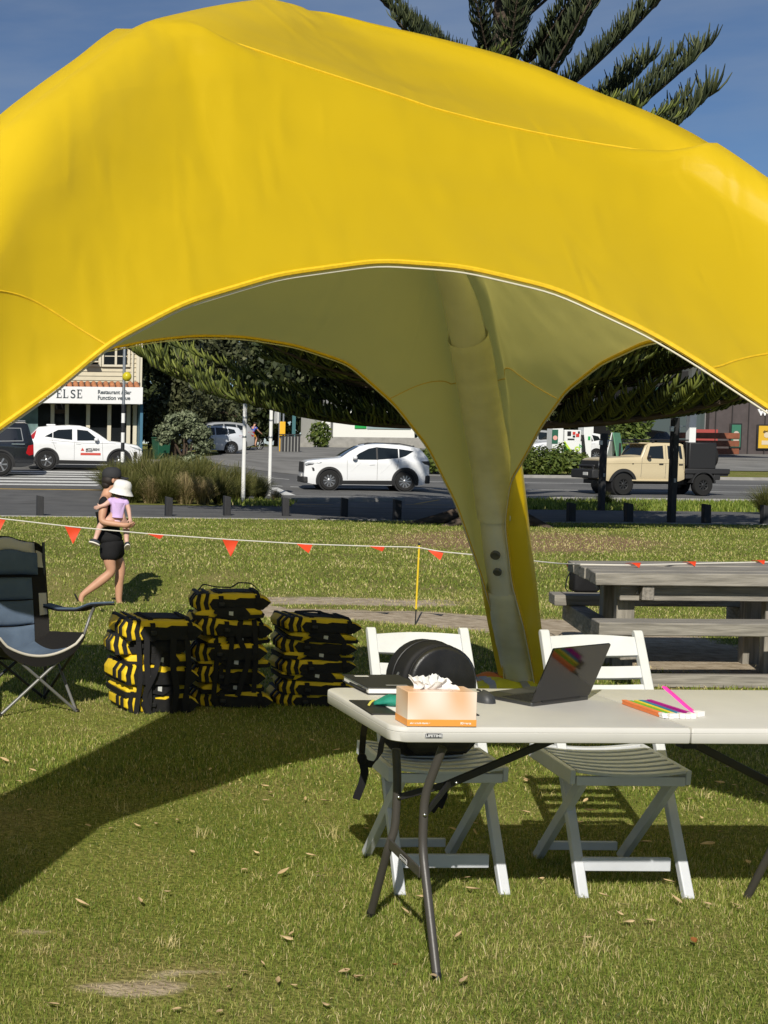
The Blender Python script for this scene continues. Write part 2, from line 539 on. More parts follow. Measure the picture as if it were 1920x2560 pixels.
def blades(p, h, w, lean, tint, name='grass', m=None, curl=.55):
    """p (n,3) feet; h,w (n); lean (n) radians"""
    n = len(p); az = rng.uniform(0, 2 * np.pi, n); fa = rng.uniform(0, 2 * np.pi, n)
    side = np.stack([np.cos(fa), np.sin(fa), np.zeros(n)], -1) * (w / 2)[:, None]
    def tip(t, l):
        return p + np.stack([np.cos(az) * np.sin(l), np.sin(az) * np.sin(l), np.cos(l)], -1) * (h * t)[:, None]
    m1 = tip(.55, lean * curl); t1 = tip(1.0, lean)
    v = np.stack([p - side, p + side, m1 + side * .8, m1 - side * .8, t1], 1).reshape(-1, 3)
    b = (np.arange(n) * 5)[:, None]
    q = b + np.array([[0, 1, 2, 3, 3, 2, 4]])
    return np_mesh(name, v, q.ravel(), np.tile([4, 3], n), m or BLADE, {'tint': np.repeat(tint, 5)}, smooth=False)

def patch(x, y):
    """slow variation of the lawn: 0 green .. 1 dry"""
    return np.array([noise.noise(Vector((a * .55, b_ * .55, 3.1))) * .6 + noise.noise(Vector((a * 2.1, b_ * 2.1, 7.7))) * .4 for a, b_ in zip(x, y)])

def lawn(y0, y1, dens, h, w, margin, name):
    area_n = 0
    t = rng.uniform(0, 1, 8)
    half0, half1 = .272 * y0 + margin, .272 * y1 + margin
    n = int(dens * (half0 + half1) * (y1 - y0))
    y = rng.uniform(0, 1, int(n * 1.35)); half = None
    y = y0 + (y1 - y0) * y; keep = rng.uniform(0, half1, len(y)) < (.272 * y + margin)
    y = y[keep][:n]
    u = rng.uniform(-1, 1, len(y)) * (.272 * y + margin)
    x = u + .3127 * y
    dm = np.maximum(dirt_mask(u, y) * 1.05, needle_mask(u, y) * .8)
    keep = rng.uniform(0, 1, len(y)) > dm
    x, y, u = x[keep], y[keep], u[keep]
    dm = dm[keep]; pt = patch(x, y)
    far = float(sm(8, 20, (y0 + y1) / 2))
    tint = np.clip(.36 + rng.normal(0, .21, len(x)) + pt * .34 + dm * .35 + .10 * sm(5.2, 9, y), 0, 1)
    straw = rng.uniform(0, 1, len(x)) < (.075 + .10 * np.clip(pt, 0, 1) + .25 * dm)
    tint[straw] = rng.uniform(.8, 1, straw.sum())
    hh = h * rng.uniform(.45, 1.25, len(x)) * (1 - .45 * dm) * (1 + .25 * pt)
    lean = np.clip(np.abs(rng.normal(.62, .42, len(x))), 0, 1.5)
    ww = w * rng.uniform(.6, 1.3, len(x))
    p = np.stack([x, y, gz(x, y) - .004], -1)
    o = link_mesh(name, blades(p, hh, ww, lean, tint, name)); tag(o, 'short mown green lawn with dry straw coloured flecks', 'grass', kind='stuff')
lawn(3.7, 6.4, 19000, .025, .0023, .12, 'grass')
lawn(6.4, 9.5, 8000, .027, .0037, .15, 'grass')
lawn(9.5, 16, 1900, .036, .0075, .25, 'grass')
lawn(16, 31.2, 600, .042, .013, .4, 'grass')

# longer dry tufts standing in the near lawn
tp = []; tt = []; th_ = []
for (px_, py_, k_, hh_) in ((500, 2090, 34, .07), (830, 2095, 30, .08), (1490, 2380, 60, .06), (1345, 1985, 26, .06), (100, 2385, 46, .05), (1250, 2400, 10, .10), (420, 2365, 50, .05),
                            (640, 2200, 18, .05), (1765, 1995, 26, .06), (1735, 2030, 20, .07), (300, 2030, 8, .09), (660, 2040, 8, .08), (1180, 1990, 26, .05), (60, 2140, 14, .06)):
    c = at(px_, py_)
    for i in range(k_):
        tp.append((c.x + rng.normal(0, .022), c.y + rng.normal(0, .022), -.003)); tt.append(rng.uniform(.8, 1)); th_.append(hh_ * rng.uniform(.5, 1.1))
for i in range(130):
    y = rng.uniform(4, 11); u = rng.uniform(-1, 1) * (.272 * y + .1); tp.append((u + .3127 * y, y, -.003)); tt.append(rng.uniform(.55, 1)); th_.append(rng.uniform(.05, .085))
tp = np.array(tp)
tag(link_mesh('grass', blades(tp, np.array(th_), np.full(len(tp), .0026), np.abs(rng.normal(.7, .4, len(tp))), np.array(tt))), 'thin pale dry grass stems standing in the lawn', 'grass', kind='stuff')

# verge right of the driveway and weeds before the road
def rough_patch(u0, u1, y0, y1, n, h, w, tint0, name, label):
    y = rng.uniform(y0, y1, n); u = rng.uniform(u0, u1, n); x = u + .3127 * y
    me = blades(np.stack([x, y, gz(x, y)], -1), h * rng.uniform(.4, 1.2, n), np.full(n, w), np.abs(rng.normal(.4, .3, n)), np.clip(tint0 + rng.normal(0, .18, n), 0, 1), name)
    tag(link_mesh(name, me), label, 'grass', kind='stuff')
rough_patch(2.6, 13, 37.7, 44.4, 9000, .16, .03, .35, 'grass', 'rough green grass on the verge before the road')
rough_patch(-4.3, -2.5, 37.7, 40.5, 1200, .18, .03, .5, 'grass', 'low weedy grass beside the driveway kerb')

# fallen leaves lying on the lawn
LEAFM = mat('dry leaf', (.50, .37, .21), .8, spec=.15, var=.3, scale=14, bump=.2, bscale=60, bdist=.003)
LEAFR = mat('rust leaf', (.32, .13, .04), .8, spec=.15, var=.3, scale=14)
def leaf_mesh(L_, W_, cup, twist, m):
    b = MB(); rows = []
    for i in range(7):
        t = i / 6; w_ = W_ * math.sin(math.pi * min(.98, .04 + t * .94)) ** .8
        rows.append([((t - .5) * L_, s * w_ / 2, abs(s) * cup * w_ + .25 * cup * L_ * (2 * t - 1) ** 2 + twist * s * (t - .5) * w_) for s in (-1, -.5, 0, .5, 1)])
    b.grid(rows)
    return b.mesh('fallen_leaf', m, smooth=True)
leaf_ms = [leaf_mesh(.085, .030, .25, .3, LEAFM), leaf_mesh(.07, .028, -.15, .6, LEAFM), leaf_mesh(.09, .022, .35, -.4, LEAFM), leaf_mesh(.055, .032, .1, .2, LEAFM), leaf_mesh(.06, .03, .3, .3, LEAFR)]
spots = [(645, 868), (720, 497), (1305, 735), (1125, 717), (1342, 1018), (1318, 1035), (1210, 1165), (1120, 1195), (1055, 1267), (1350, 1255), (1280, 1243), (810, 1372), (1010, 1385), (1180, 632), (1435, 650),
         (1470, 735), (1217, 328), (1245, 355), (1405, 388), (1330, 457), (150, 258), (82, 300), (545, 60), (405, 517), (1550, 162), (820, 482), (770, 827), (930, 898), (510, 525), (925, 45), (1595, 1190), (1640, 1215),
         (240, 1345), (1500, 1345), (380, 880), (885, 635), (20, 205), (630, 508), (1500, 400), (1435, 110)]
spots = [(a / 1.8433, 1800 + b / 1.8433) for a, b in spots]
spots += [(1300 + a / 2.676, 1800 + b / 2.676) for a, b in ((1040, 1245), (435, 1495), (1165, 1530), (1437, 1275), (1465, 1310), (665, 1330), (565, 1228), (1250, 1272), (1335, 455), (1430, 460), (1270, 375), (1283, 718), (1252, 878), (1527, 985), (470, 650), (405, 715), (840, 865), (1605, 510), (1412, 640), (895, 605), (750, 208), (1060, 75), (1340, 795), (140, 1105), (870, 1390), (720, 1390), (1000, 1120))]
spots += [(840 + a / 2.9625, 1800 + b / 2.9625) for a, b in ((955, 1212), (865, 855), (720, 1950), (945, 2000), (60, 1915), (150, 1955), (615, 1345), (905, 1655), (430, 1875), (505, 1462), (220, 845), (1025, 880), (1405, 478), (1400, 720), (975, 742), (1020, 1300), (1510, 1225))]
for i, (px_, py_) in enumerate(spots):
    p = at(px_, py_); rnd = random.Random(i)
    k = 4 if i in (42, 75) else i % 4
    o = link_mesh('fallen_leaf', leaf_ms[k], None, (p.x, p.y, .022 + rnd.uniform(0, .008)), (rnd.uniform(-.35, .35), rnd.uniform(-.3, .3), rnd.uniform(0, 6.28)), (rnd.uniform(.42, .72),) * 3)
    tag(o, 'dry fallen leaf lying on the mown grass' if k != 4 else 'rust coloured fallen leaf lying on the mown grass', 'leaf', 'dry leaves scattered over the lawn' if k != 4 else 'rust coloured leaves on the lawn')
for i in range(40):
    y = rng.uniform(5, 13.5); u = rng.uniform(-1, 1) * (.272 * y + .05); rnd = random.Random(1000 + i)
    o = link_mesh('fallen_leaf', leaf_ms[i % 4], None, (u + .3127 * y, y, .025), (rnd.uniform(-.3, .3), rnd.uniform(-.3, .3), rnd.uniform(0, 6.28)), (rnd.uniform(.35, .6),) * 3)
    tag(o, 'dry fallen leaf lying on the mown grass', 'leaf', 'dry leaves scattered over the lawn')
# ================================================================== the big yellow inflatable tent
def fabric():
    m = bpy.data.materials.new('yellow tent fabric'); m.use_nodes = True
    nt = m.node_tree; N = nt.nodes; L = nt.links; b = N['Principled BSDF']; out = N['Material Output']
    geo = N.new('ShaderNodeNewGeometry')
    cm = N.new('ShaderNodeMixRGB'); cm.inputs['Color1'].default_value = (.86, .575, .0015, 1); cm.inputs['Color2'].default_value = (.86, .77, .36, 1)
    L.new(geo.outputs['Backfacing'], cm.inputs['Fac'])          # the coated inner face of the cloth is paler
    L.new(cm.outputs['Color'], b.inputs['Base Color'])
    b.inputs['Roughness'].default_value = .42; b.inputs['Specular IOR Level'].default_value = .32
    b.inputs['Sheen Weight'].default_value = .05; b.inputs['Sheen Roughness'].default_value = .4
    t = N.new('ShaderNodeTexCoord')
    def crease(scale, rot, stretch, strength, typ, dist):
        mp_ = N.new('ShaderNodeMapping'); mp_.inputs['Scale'].default_value = stretch; mp_.inputs['Rotation'].default_value = rot
        L.new(t.outputs['Object'], mp_.inputs['Vector'])
        n = N.new('ShaderNodeTexNoise'); n.noise_type = typ; n.inputs['Scale'].default_value = scale; n.inputs['Detail'].default_value = 3
        n.inputs['Distortion'].default_value = .6
        L.new(mp_.outputs['Vector'], n.inputs['Vector'])
        bp = N.new('ShaderNodeBump'); bp.inputs['Strength'].default_value = strength; bp.inputs['Distance'].default_value = dist
        L.new(n.outputs['Fac'], bp.inputs['Height']); return bp
    b1 = crease(1.5, (.3, .5, .6), (1, 1, 2.6), .8, 'RIDGED_MULTIFRACTAL', .022)
    b2 = crease(2.6, (-.6, .9, .1), (3.2, 1, 1), .7, 'RIDGED_MULTIFRACTAL', .012)
    b3 = crease(260, (0, 0, 0), (1, 1, 1), .04, 'FBM', .002)
    def crumple(scale, rot, stretch, strength, dist):
        mp_ = N.new('ShaderNodeMapping'); mp_.inputs['Scale'].default_value = stretch; mp_.inputs['Rotation'].default_value = rot
        L.new(t.outputs['Object'], mp_.inputs['Vector'])
        nn = N.new('ShaderNodeTexNoise'); nn.inputs['Scale'].default_value = 1.1; nn.inputs['Detail'].default_value = 2
        L.new(mp_.outputs['Vector'], nn.inputs['Vector'])
        ad = N.new('ShaderNodeMixRGB'); ad.blend_type = 'ADD'; ad.inputs['Fac'].default_value = .8
        L.new(mp_.outputs['Vector'], ad.inputs['Color1']); L.new(nn.outputs['Color'], ad.inputs['Color2'])
        vo = N.new('ShaderNodeTexVoronoi'); vo.feature = 'F1'; vo.inputs['Scale'].default_value = scale
        L.new(ad.outputs['Color'], vo.inputs['Vector'])
        bp = N.new('ShaderNodeBump'); bp.inputs['Strength'].default_value = strength; bp.inputs['Distance'].default_value = dist
        L.new(vo.outputs['Distance'], bp.inputs['Height']); return bp
    c1 = crumple(1.7, (.5, .2, .9), (1, 1, 1.9), .30, .05); c2 = crumple(4.2, (-.4, .6, .2), (1.6, 1, 1), .22, .02)
    L.new(c1.outputs['Normal'], c2.inputs['Normal']); L.new(c2.outputs['Normal'], b1.inputs['Normal'])
    L.new(b1.outputs['Normal'], b2.inputs['Normal']); L.new(b2.outputs['Normal'], b3.inputs['Normal']); L.new(b3.outputs['Normal'], b.inputs['Normal'])
    tr = N.new('ShaderNodeBsdfTranslucent'); tr.inputs['Color'].default_value = (1.0, .86, .24, 1)
    ms = N.new('ShaderNodeMixShader'); ms.inputs['Fac'].default_value = .54
    L.new(b.outputs['BSDF'], ms.inputs[1]); L.new(tr.outputs['BSDF'], ms.inputs[2]); L.new(ms.outputs['Shader'], out.inputs['Surface'])
    return m
FAB = fabric()
TRIM = mat('yellow binding tape', (.78, .50, .012), .6, var=.1, scale=60)
ZIP = mat('white zip', (.66, .62, .50), .5)
TUBEM = mat('white air beam', (.86, .85, .80), .5, var=.05, scale=5, bump=.12, bscale=10, bdist=.01, trans=.2)
SLEEVE = mat('cream beam sleeve', (.86, .84, .70), .6, var=.06, scale=8, bump=.4, bscale=9, bdist=.015, stretch=(1, 1, 2.0), trans=.2)
VALVE = mat('grey valve', (.10, .10, .09), .5)

TC = Vector((1.6, 6.4))
FOOT_R = Vector((4.0068, 9.6353))
vv = FOOT_R - TC; wv = Vector((vv.y, -vv.x))
FEET = [TC - vv, TC + wv, FOOT_R, TC - wv]                    # near left, right, rear, left
PROF_C = [(0, 0), (.1, .49), (.173, .94), (.235, 1.5), (.343, 2.11), (.42, 2.46), (.455, 2.56), (.512, 2.70), (.565, 2.825), (.605, 2.93), (.63, 2.985), (.655, 3.03), (.69, 3.08), (.765, 3.185), (.83, 3.27), (.905, 3.36), (1, 3.42)]
PROF_B = [(0, 0), (.11, .49), (.2, .94), (.27, 1.45), (.4, 2.0), (.48, 2.24), (.567, 2.485), (.604, 2.62), (.645, 2.745), (.68, 2.83), (.71, 2.89), (.77, 3.035), (.815, 3.12), (.88, 3.225), (.95, 3.33), (1, 3.42)]
PROFS = [PROF_C, PROF_B, PROF_C, PROF_C]
KN = [.63, .617, .60, .60]

def smooth_prof(P):
    t = np.array([a for a, _ in P]); h = np.array([b for _, b in P])
    L_ = np.concatenate([[0], np.cumsum(np.hypot(np.diff(t) * 4.03, np.diff(h)))])
    s = np.linspace(0, L_[-1], 160); tt = np.interp(s, L_, t); hh = np.interp(s, L_, h)
    k = np.hanning(9); k /= k.sum()
    def f(a):
        e0 = 2 * a[0] - a[1:5][::-1]; e1 = 2 * a[-1] - a[-5:-1][::-1]
        return np.convolve(np.concatenate([e0, a, e1]), k, 'valid')
    return f(tt), f(hh)
SPROF = [smooth_prof(P) for P in PROFS]
TR = .135

def leg_pt(i, t):
    """centre of air beam i at plan fraction t, with its outward normal"""
    tt, hh = SPROF[i]
    h = float(np.interp(t, tt, hh)); h2 = float(np.interp(min(1, t + .02), tt, hh)); h1 = float(np.interp(max(0, t - .02), tt, hh))
    F = FEET[i]; g = TC - F; D = g.length; g = g / D
    dt = (min(1, t + .02) - max(0, t - .02)) * D
    d = Vector((g.x * dt, g.y * dt, h2 - h1)).normalized()
    o = Vector((-g.x * d.z, -g.y * d.z, math.hypot(d.x, d.y)))
    c = Vector((F.x + g.x * D * t, F.y + g.y * D * t, h))
    return c, o, d

ARCH_FRONT = [(-.955, 0), (-.93, .30), (-.86, .80), (-.78, 1.22), (-.70, 1.50), (-.617, 1.67), (-.556, 1.79), (-.491, 1.93), (-.404, 2.06), (-.294, 2.16), (-.17, 2.21), (-.073, 2.20), (.03, 2.14), (.128, 2.0), (.174, 1.92), (.243, 1.77), (.36, 1.50), (.50, 1.20), (.66, .88), (.80, .55), (.90, .25), (.945, 0)]
ARCH_BACK = [(.95, 0), (.897, .34), (.792, .82), (.699, 1.27), (.599, 1.64), (.499, 1.89), (.375, 2.12), (.254, 2.21), (.141, 2.25), (.04, 2.25), (-.05, 2.22), (-.13, 2.17)]
ARCH_BACK = [(-s, h) for s, h in ARCH_BACK] + [(.25, 2.12), (.375, 2.02), (.5, 1.82), (.6, 1.6), (.7, 1.27), (.792, .82), (.897, .34), (.95, 0)]
ARCH_RIGHT = [(.945, 0), (.89, .25), (.841, .49), (.813, .78), (.757, 1.17), (.688, 1.43), (.592, 1.58), (.472, 1.76), (.328, 1.94), (.174, 2.06), (.021, 2.13), (-.1, 2.14), (-.2, 2.10), (-.33, 1.99), (-.47, 1.8), (-.6, 1.58), (-.7, 1.35), (-.79, .95), (-.88, .4), (-.945, 0)]
ARCH_RIGHT = ARCH_RIGHT[::-1]
ARCH_LEFT = [(-s, h) for s, h in ARCH_BACK[::-1] if s > -.1] [::1]
ARCH_LEFT = [(-.95, 0), (-.897, .34), (-.792, .82), (-.7, 1.27), (-.6, 1.6), (-.5, 1.82), (-.375, 2.02), (-.25, 2.12), (-.1, 2.40), (.05, 2.53), (.18, 2.60), (.29, 2.57), (.36, 2.45), (.41, 2.2), (.455, 1.88), (.49, 1.57), (.515, 1.3), (.56, .95), (.65, .55), (.77, .25), (.87, 0)]  # unseen left wall: opening shaped for its shadow, raised to let sun onto the left stack
ARCHES = [ARCH_FRONT, ARCH_RIGHT, ARCH_BACK, ARCH_LEFT]       # faces: near-left>right, right>rear, rear>left, left>near-left

def arclen(P):
    d = [0]
    for a, b in zip(P[:-1], P[1:]): d.append(d[-1] + (b - a).length)
    return np.array(d) / d[-1]
def resample(P, us, smoothw=0):
    s = arclen(P); A = np.array([tuple(p) for p in P])
    n = 400; uu = np.linspace(0, 1, n); B = np.stack([np.interp(uu, s, A[:, k]) for k in range(A.shape[1])], -1)
    if smoothw:
        k = np.hanning(smoothw); k /= k.sum(); hw = smoothw // 2
        C_ = []
        for c in range(A.shape[1]):
            a = B[:, c]; e0 = 2 * a[0] - a[1:hw + 1][::-1]; e1 = 2 * a[-1] - a[-hw - 1:-1][::-1]
            C_.append(np.convolve(np.concatenate([e0, a, e1]), k, 'valid'))
        B = np.stack(C_, -1)
    return [Vector([float(np.interp(u, uu, B[:, k])) for k in range(B.shape[1])]) for u in us]

tent = thing('inflatable_tent', 'big yellow inflatable dome tent arching over the lawn', 'tent', (TC.x, TC.y, 0))

# seam between knuckles: the front one read off the photograph as heights above its chord
kA, oA, _ = leg_pt(0, KN[0]); kA = kA + oA * TR
kB, oB, _ = leg_pt(1, KN[1]); kB = kB + oB * TR
FRONT_SEAM = []
for px_, py_ in ((458, 60), (524, 90), (597, 111), (663, 133), (753, 163), (874, 202), (1000, 242), (1084, 271), (1207, 303), (1330, 330), (1435, 350), (1515, 363), (1607, 377), (1690, 387)):
    d = ray(px_, py_); nrm = Vector((kB.y - kA.y, -(kB.x - kA.x), 0))
    s = (Vector((kA.x, kA.y, 0)) - Vector((0, 0, CAM_H))).dot(nrm) / d.dot(nrm)
    P = Vector((0, 0, CAM_H)) + d * s
    FRONT_SEAM.append(P)

def seam_pts(i, j, n=41):
    a, oa, _ = leg_pt(i, KN[i]); b, ob, _ = leg_pt(j, KN[j]); a = a + oa * TR; b = b + ob * TR
    us_ = np.linspace(0, 1, n)
    if i == 0:
        return resample([a] + FRONT_SEAM + [b], us_, 15)
    mid = (a + b) / 2
    inward = (Vector((TC.x, TC.y, mid.z)) - mid).normalized()
    return [a.lerp(b, q) + Vector((0, 0, -.17)) * (4 * q * (1 - q)) + inward * .08 * (4 * q * (1 - q)) for q in us_]

FRONT_PX = [(0, 1064), (139, 966), (278, 850), (463, 752), (694, 683), (949, 648), (1157, 663), (1389, 717), (1620, 824), (1736, 893), (1920, 1015)]
NU = 200
FACES = []
for fi in range(4):
    i, j = fi, (fi + 1) % 4
    Fi, Fj = FEET[i], FEET[j]
    M_ = (Fi + Fj) / 2; e = (Fj - Fi); S = e.length; e = e / S; n_ = (TC - M_).normalized()
    e3 = Vector((e.x, e.y, 0))
    # upper boundary
    li = [leg_pt(i, t) for t in np.linspace(0, KN[i], 50)]; lj = [leg_pt(j, t) for t in np.linspace(KN[j], 0, 50)]
    sp = seam_pts(i, j)
    def rid(leg, z): return TR + (.24 * float(sm(.02, .7, z)) * (1 - float(sm(1.0, 2.0, z))) if leg == 2 else 0)
    bound = [c + o * rid(i, c.z) for c, o, _ in li] + sp[1:-1] + [c + o * rid(j, c.z) for c, o, _ in lj]
    kind = [(0, k) for k in range(50)] + [(1, k) for k in range(1, 40)] + [(2, k) for k in range(50)]
    sb = arclen(bound)
    # arch
    def surf(s, h):
        ti = float(np.interp(h, SPROF[i][1], SPROF[i][0])); tj = float(np.interp(h, SPROF[j][1], SPROF[j][0]))
        tt = ti + (tj - ti) * (s + 1) / 2
        p = M_ + e * (s * S / 2) + n_ * (tt * S / 2)
        out_ = .05 * max(0, 1 - abs(s)) * -1
        return Vector((p.x, p.y, h))
    if fi == 0:
        hits = []
        for px_, py_ in FRONT_PX:
            d = ray(px_, py_); best = None
            for y in np.arange(3.2, 6.5, .004):
                P = Vector((0, 0, CAM_H)) + d * (y / d.y); q2 = Vector((P.x, P.y)) - M_
                s_ = q2.dot(e) / (S / 2); v_ = surf(s_, P.z)
                err = ((v_ - P).length, s_, P.z)
                if best is None or err < best: best = err
            hits.append(best[1:])
        ARCHES[0] = [a for a in ARCH_FRONT if a[0] < hits[0][0] - .03] + hits + [(s_, h_) for s_, h_ in ((.45, 1.40), (.56, 1.13), (.68, .83), (.80, .55), (.90, .25), (.945, 0)) if s_ > hits[-1][0] + .05]
        print('front arch', [(round(a, 2), round(c, 2)) for a, c in ARCHES[0]])
    arch = resample([surf(s, h) for s, h in ARCHES[fi]], np.linspace(0, 1, NU), 15)
    cols = []
    for k in range(NU):
        u = k / (NU - 1)
        B_ = Vector([float(np.interp(u, sb, [p[c] for p in bound])) for c in range(3)])
        # nearest index in the boundary list
        idx_ = int(np.argmin(np.abs(sb - u))); kd, q = kind[idx_]
        if kd == 0 or kd == 2:
            # interpolate beam frame at this arc position
            tleg = KN[i] * float(np.interp(u, sb[:50], np.linspace(0, 1, 50))) if kd == 0 else KN[j] * float(np.interp(u, sb[-50:], np.linspace(1, 0, 50)))
            c, o, d = leg_pt(i if kd == 0 else j, tleg)
            w_ = 1.0
            tk = tleg / (KN[i] if kd == 0 else KN[j])
            w_ = 1.0
        else:
            ii = i if q < 20 else j
            c, o, d = leg_pt(ii, KN[ii])
            w_ = max(0, 1 - min(q, 40 - q) / 9)
            c = c + (B_ - (c + o * TR))
        l = e3 if (kd == 0 or (kd == 1 and q < 20)) else -e3
        l = (l - d * l.dot(d)); l = (l - o * l.dot(o)).normalized()
        A_ = arch[k]
        col_ = []
        arcs = [0, 22, 44, 66, 84]
        Rr_ = TR + .030
        for a in arcs:
            pa = c + o * (math.cos(R(a)) * (Rr_ if kd == 1 else rid(i if kd == 0 else j, c.z) + .022)) + l * (math.sin(R(a)) * Rr_)
            pl = B_.lerp(A_, a / 84 * .07)
            col_.append(pl.lerp(pa, w_) if a else B_)
        end = col_[-1]
        nrm = (A_ - end)
        inn = Vector((TC.x, TC.y, 1.2)) - (A_ + end) / 2; inn.normalize()
        for q2 in range(1, 33):
            f_ = q2 / 32
            p = end.lerp(A_, f_)
            p = p + inn * (.05 * math.sin(math.pi * f_) * min(1, nrm.length / 1.2))
            # soft folds: strongest low on the legs
            low = 1 - float(sm(1.2, 2.3, p.z))
            amp = (.003 + .030 * low) * math.sin(math.pi * min(1, f_ * 1.1)) ** .5 if f_ < .999 else 0
            dsp = noise.noise(Vector((p.x * 1.2 + p.z * 2.2, p.y * 1.2 - p.z * 1.5, p.z * 5.5 + fi * 9)))
            dsp2 = noise.noise(Vector((p.x * 3 + p.z * 6.2, p.y * 3 - p.z * 5, fi * 5)))
            pk = noise.noise(Vector((u * 75 + f_ * 3, fi * 3, f_ * 4))) * .010 * math.exp(-f_ / .10) * (kd == 1) * (1 if q2 > 1 else .4)
            pk += noise.noise(Vector((u * 60, f_ * 2.5, fi + 2))) * .006 * math.exp(-(1 - f_) / .16) * (f_ < .999)
            pk += (noise.noise(Vector((p.x * 2.4 + p.z * 3.1, p.y * 2.4 - p.z * 2.2, p.z * 2.0 + fi))) * .004 + noise.noise(Vector((p.x * 7 - p.z * 6, p.y * 7, p.z * 2.5 + fi))) * .0035) * (math.sin(math.pi * f_) ** .5 if f_ < .999 else 0)
            col_.append(p + inn * (dsp * amp * 1.2 + dsp2 * amp * .8 + pk))
        cols.append(col_)
    FACES.append((cols, arch, bound, sb))
    b = MB(); b.grid(cols)
    wp = b.build('wall_panel', FAB, tent, smooth=True, angle=80, world=True)
    # make sure the outer side is the front side of the cloth
    me = wp.data
    pc = me.polygons[len(me.polygons) // 2 + 9]
    cen = Vector((0, 0, 1.0))
    if (pc.center - cen).dot(pc.normal) < 0: me.flip_normals()
    # binding and zip along the arch
    b = MB(); b.tube([p + Vector((0, 0, -.004)) for p in arch], .0085, 6); b.build('arch_binding', TRIM, tent, smooth=True, world=True)
    inn2 = Vector((n_.x, n_.y, 0))
    b = MB(); b.tube([p + Vector((0, 0, -.020)) + inn2 * .006 for p in arch], .0035, 5); b.build('zip', ZIP, tent, smooth=True, world=True)
    # cross seams low on both legs
    apx = max(range(NU), key=lambda q_: arch[q_].z)
    for kk in (min(range(apx), key=lambda q_: abs(arch[q_].z - 1.92)), min(range(apx, NU), key=lambda q_: abs(arch[q_].z - 1.88))):
        zr_ = arch[kk].z + .10; side_ = range(0, apx) if kk < apx else range(apx, NU)
        kr = min(side_, key=lambda q_: abs(cols[q_][0].z - zr_)); nv_ = len(cols[0]); cl = []
        for v_ in range(nv_):
            t_ = v_ / (nv_ - 1); kf = kr + (kk - kr) * t_; k0 = int(kf); k1 = min(NU - 1, k0 + 1); cl.append(cols[k0][v_].lerp(cols[k1][v_], kf - k0))
        inn = Vector((TC.x, TC.y, 1.2)) - cl[10]; inn.normalize()
        b = MB(); b.tube([p - inn * .002 for p in cl], .0032, 5); b.build('cross_seam', TRIM, tent, smooth=True, world=True)
    b = MB(); b.tube([p + Vector((0, 0, .000)) for p in sp[1:-1]], .0042, 6); b.build('roof_seam', TRIM, tent, smooth=True, world=True)

# roof: four gores rising to the crown
b = MB()
for fi in range(4):
    i, j = fi, (fi + 1) % 4
    sp = seam_pts(i, j, 31); rows = []
    for ro in np.linspace(0, 1, 22):
        ti = KN[i] + (1 - KN[i]) * ro; tj = KN[j] + (1 - KN[j]) * ro
        ci, oi, _ = leg_pt(i, ti); cj, oj, _ = leg_pt(j, tj)
        a = ci + oi * TR; c = cj + oj * TR
        if ro > .93:
            top = Vector((TC.x, TC.y, 3.41 + TR)); k_ = (ro - .93) / .07; a = a.lerp(top, k_); c = c.lerp(top, k_)
        row = []
        for q, s_ in zip(np.linspace(0, 1, 31), sp):
            base = a.lerp(c, q)
            off = s_ - sp[0].lerp(sp[-1], q)
            p = base + off * (1 - ro) ** 1.3 + Vector((0, 0, -.07)) * (4 * q * (1 - q)) * math.sin(math.pi * ro) ** 1.0
            wr = noise.noise(Vector((p.x * 5, p.y * 2.0, 3 + fi))) * .008 + noise.noise(Vector((p.x * 2, p.y * 9, 8 + fi))) * .005
            p = p + Vector((0, 0, wr * math.sin(math.pi * q) * min(1, ro * 6) * min(1, (1 - ro) * 6)))
            row.append(p)
        rows.append(row)
    b.grid(rows)
rf = b.build('roof_panel', FAB, tent, smooth=True, angle=80, world=True)
bm = bmesh.new(); bm.from_mesh(rf.data); bmesh.ops.remove_doubles(bm, verts=bm.verts, dist=.001); bmesh.ops.recalc_face_normals(bm, faces=bm.faces); bm.to_mesh(rf.data); bm.free()
if sum(p.normal.z for p in rf.data.polygons) < 0: rf.data.flip_normals()

# air beams, their sleeves and valves
for i in range(4):
    path = [leg_pt(i, t)[0] - Vector((0, 0, .05 * float(sm(.45, .7, t)))) for t in np.linspace(0, .97, 46)]
    rad = [TR - .036 - .045 * float(sm(2.3, 2.9, p.z)) + .02 * math.exp(-((p.z - .05) / .15) ** 2) for p in path]
    b = MB(); b.tube(path, rad, 20)
    beam = b.build('air_beam', TUBEM, tent, smooth=True, world=True)
    for z0, z1, nm in ((1.18, 2.28, 'beam_sleeve'), (.02, .74, 'foot_sleeve')):
        ts = [t for t in np.linspace(0, .8, 300) if z0 <= leg_pt(i, t)[0].z <= z1]
        ts = np.linspace(ts[0], ts[-1], 26)
        b = MB(); rows = []
        for k, t in enumerate(ts):
            c, o, d = leg_pt(i, t); l = d.cross(o)
            row = []
            for a in range(24):
                th = 2 * math.pi * a / 24
                wr = noise.noise(Vector((math.cos(th) * 1.2 + i, math.sin(th) * 1.2, c.z * 9 + 2.5 * math.cos(th)))) * .009
                fl = .012 * (1 if k in (0, len(ts) - 1) else 0)
                row.append(c + (o * math.cos(th) + l * math.sin(th)) * (TR - .018 + wr * .75 * (0 if k in (0, len(ts) - 1) else 1) - fl * .3))
            rows.append(row)
        b.grid(rows, close_u=True)
        b.build(nm, SLEEVE, tent, smooth=True, angle=80, world=True)
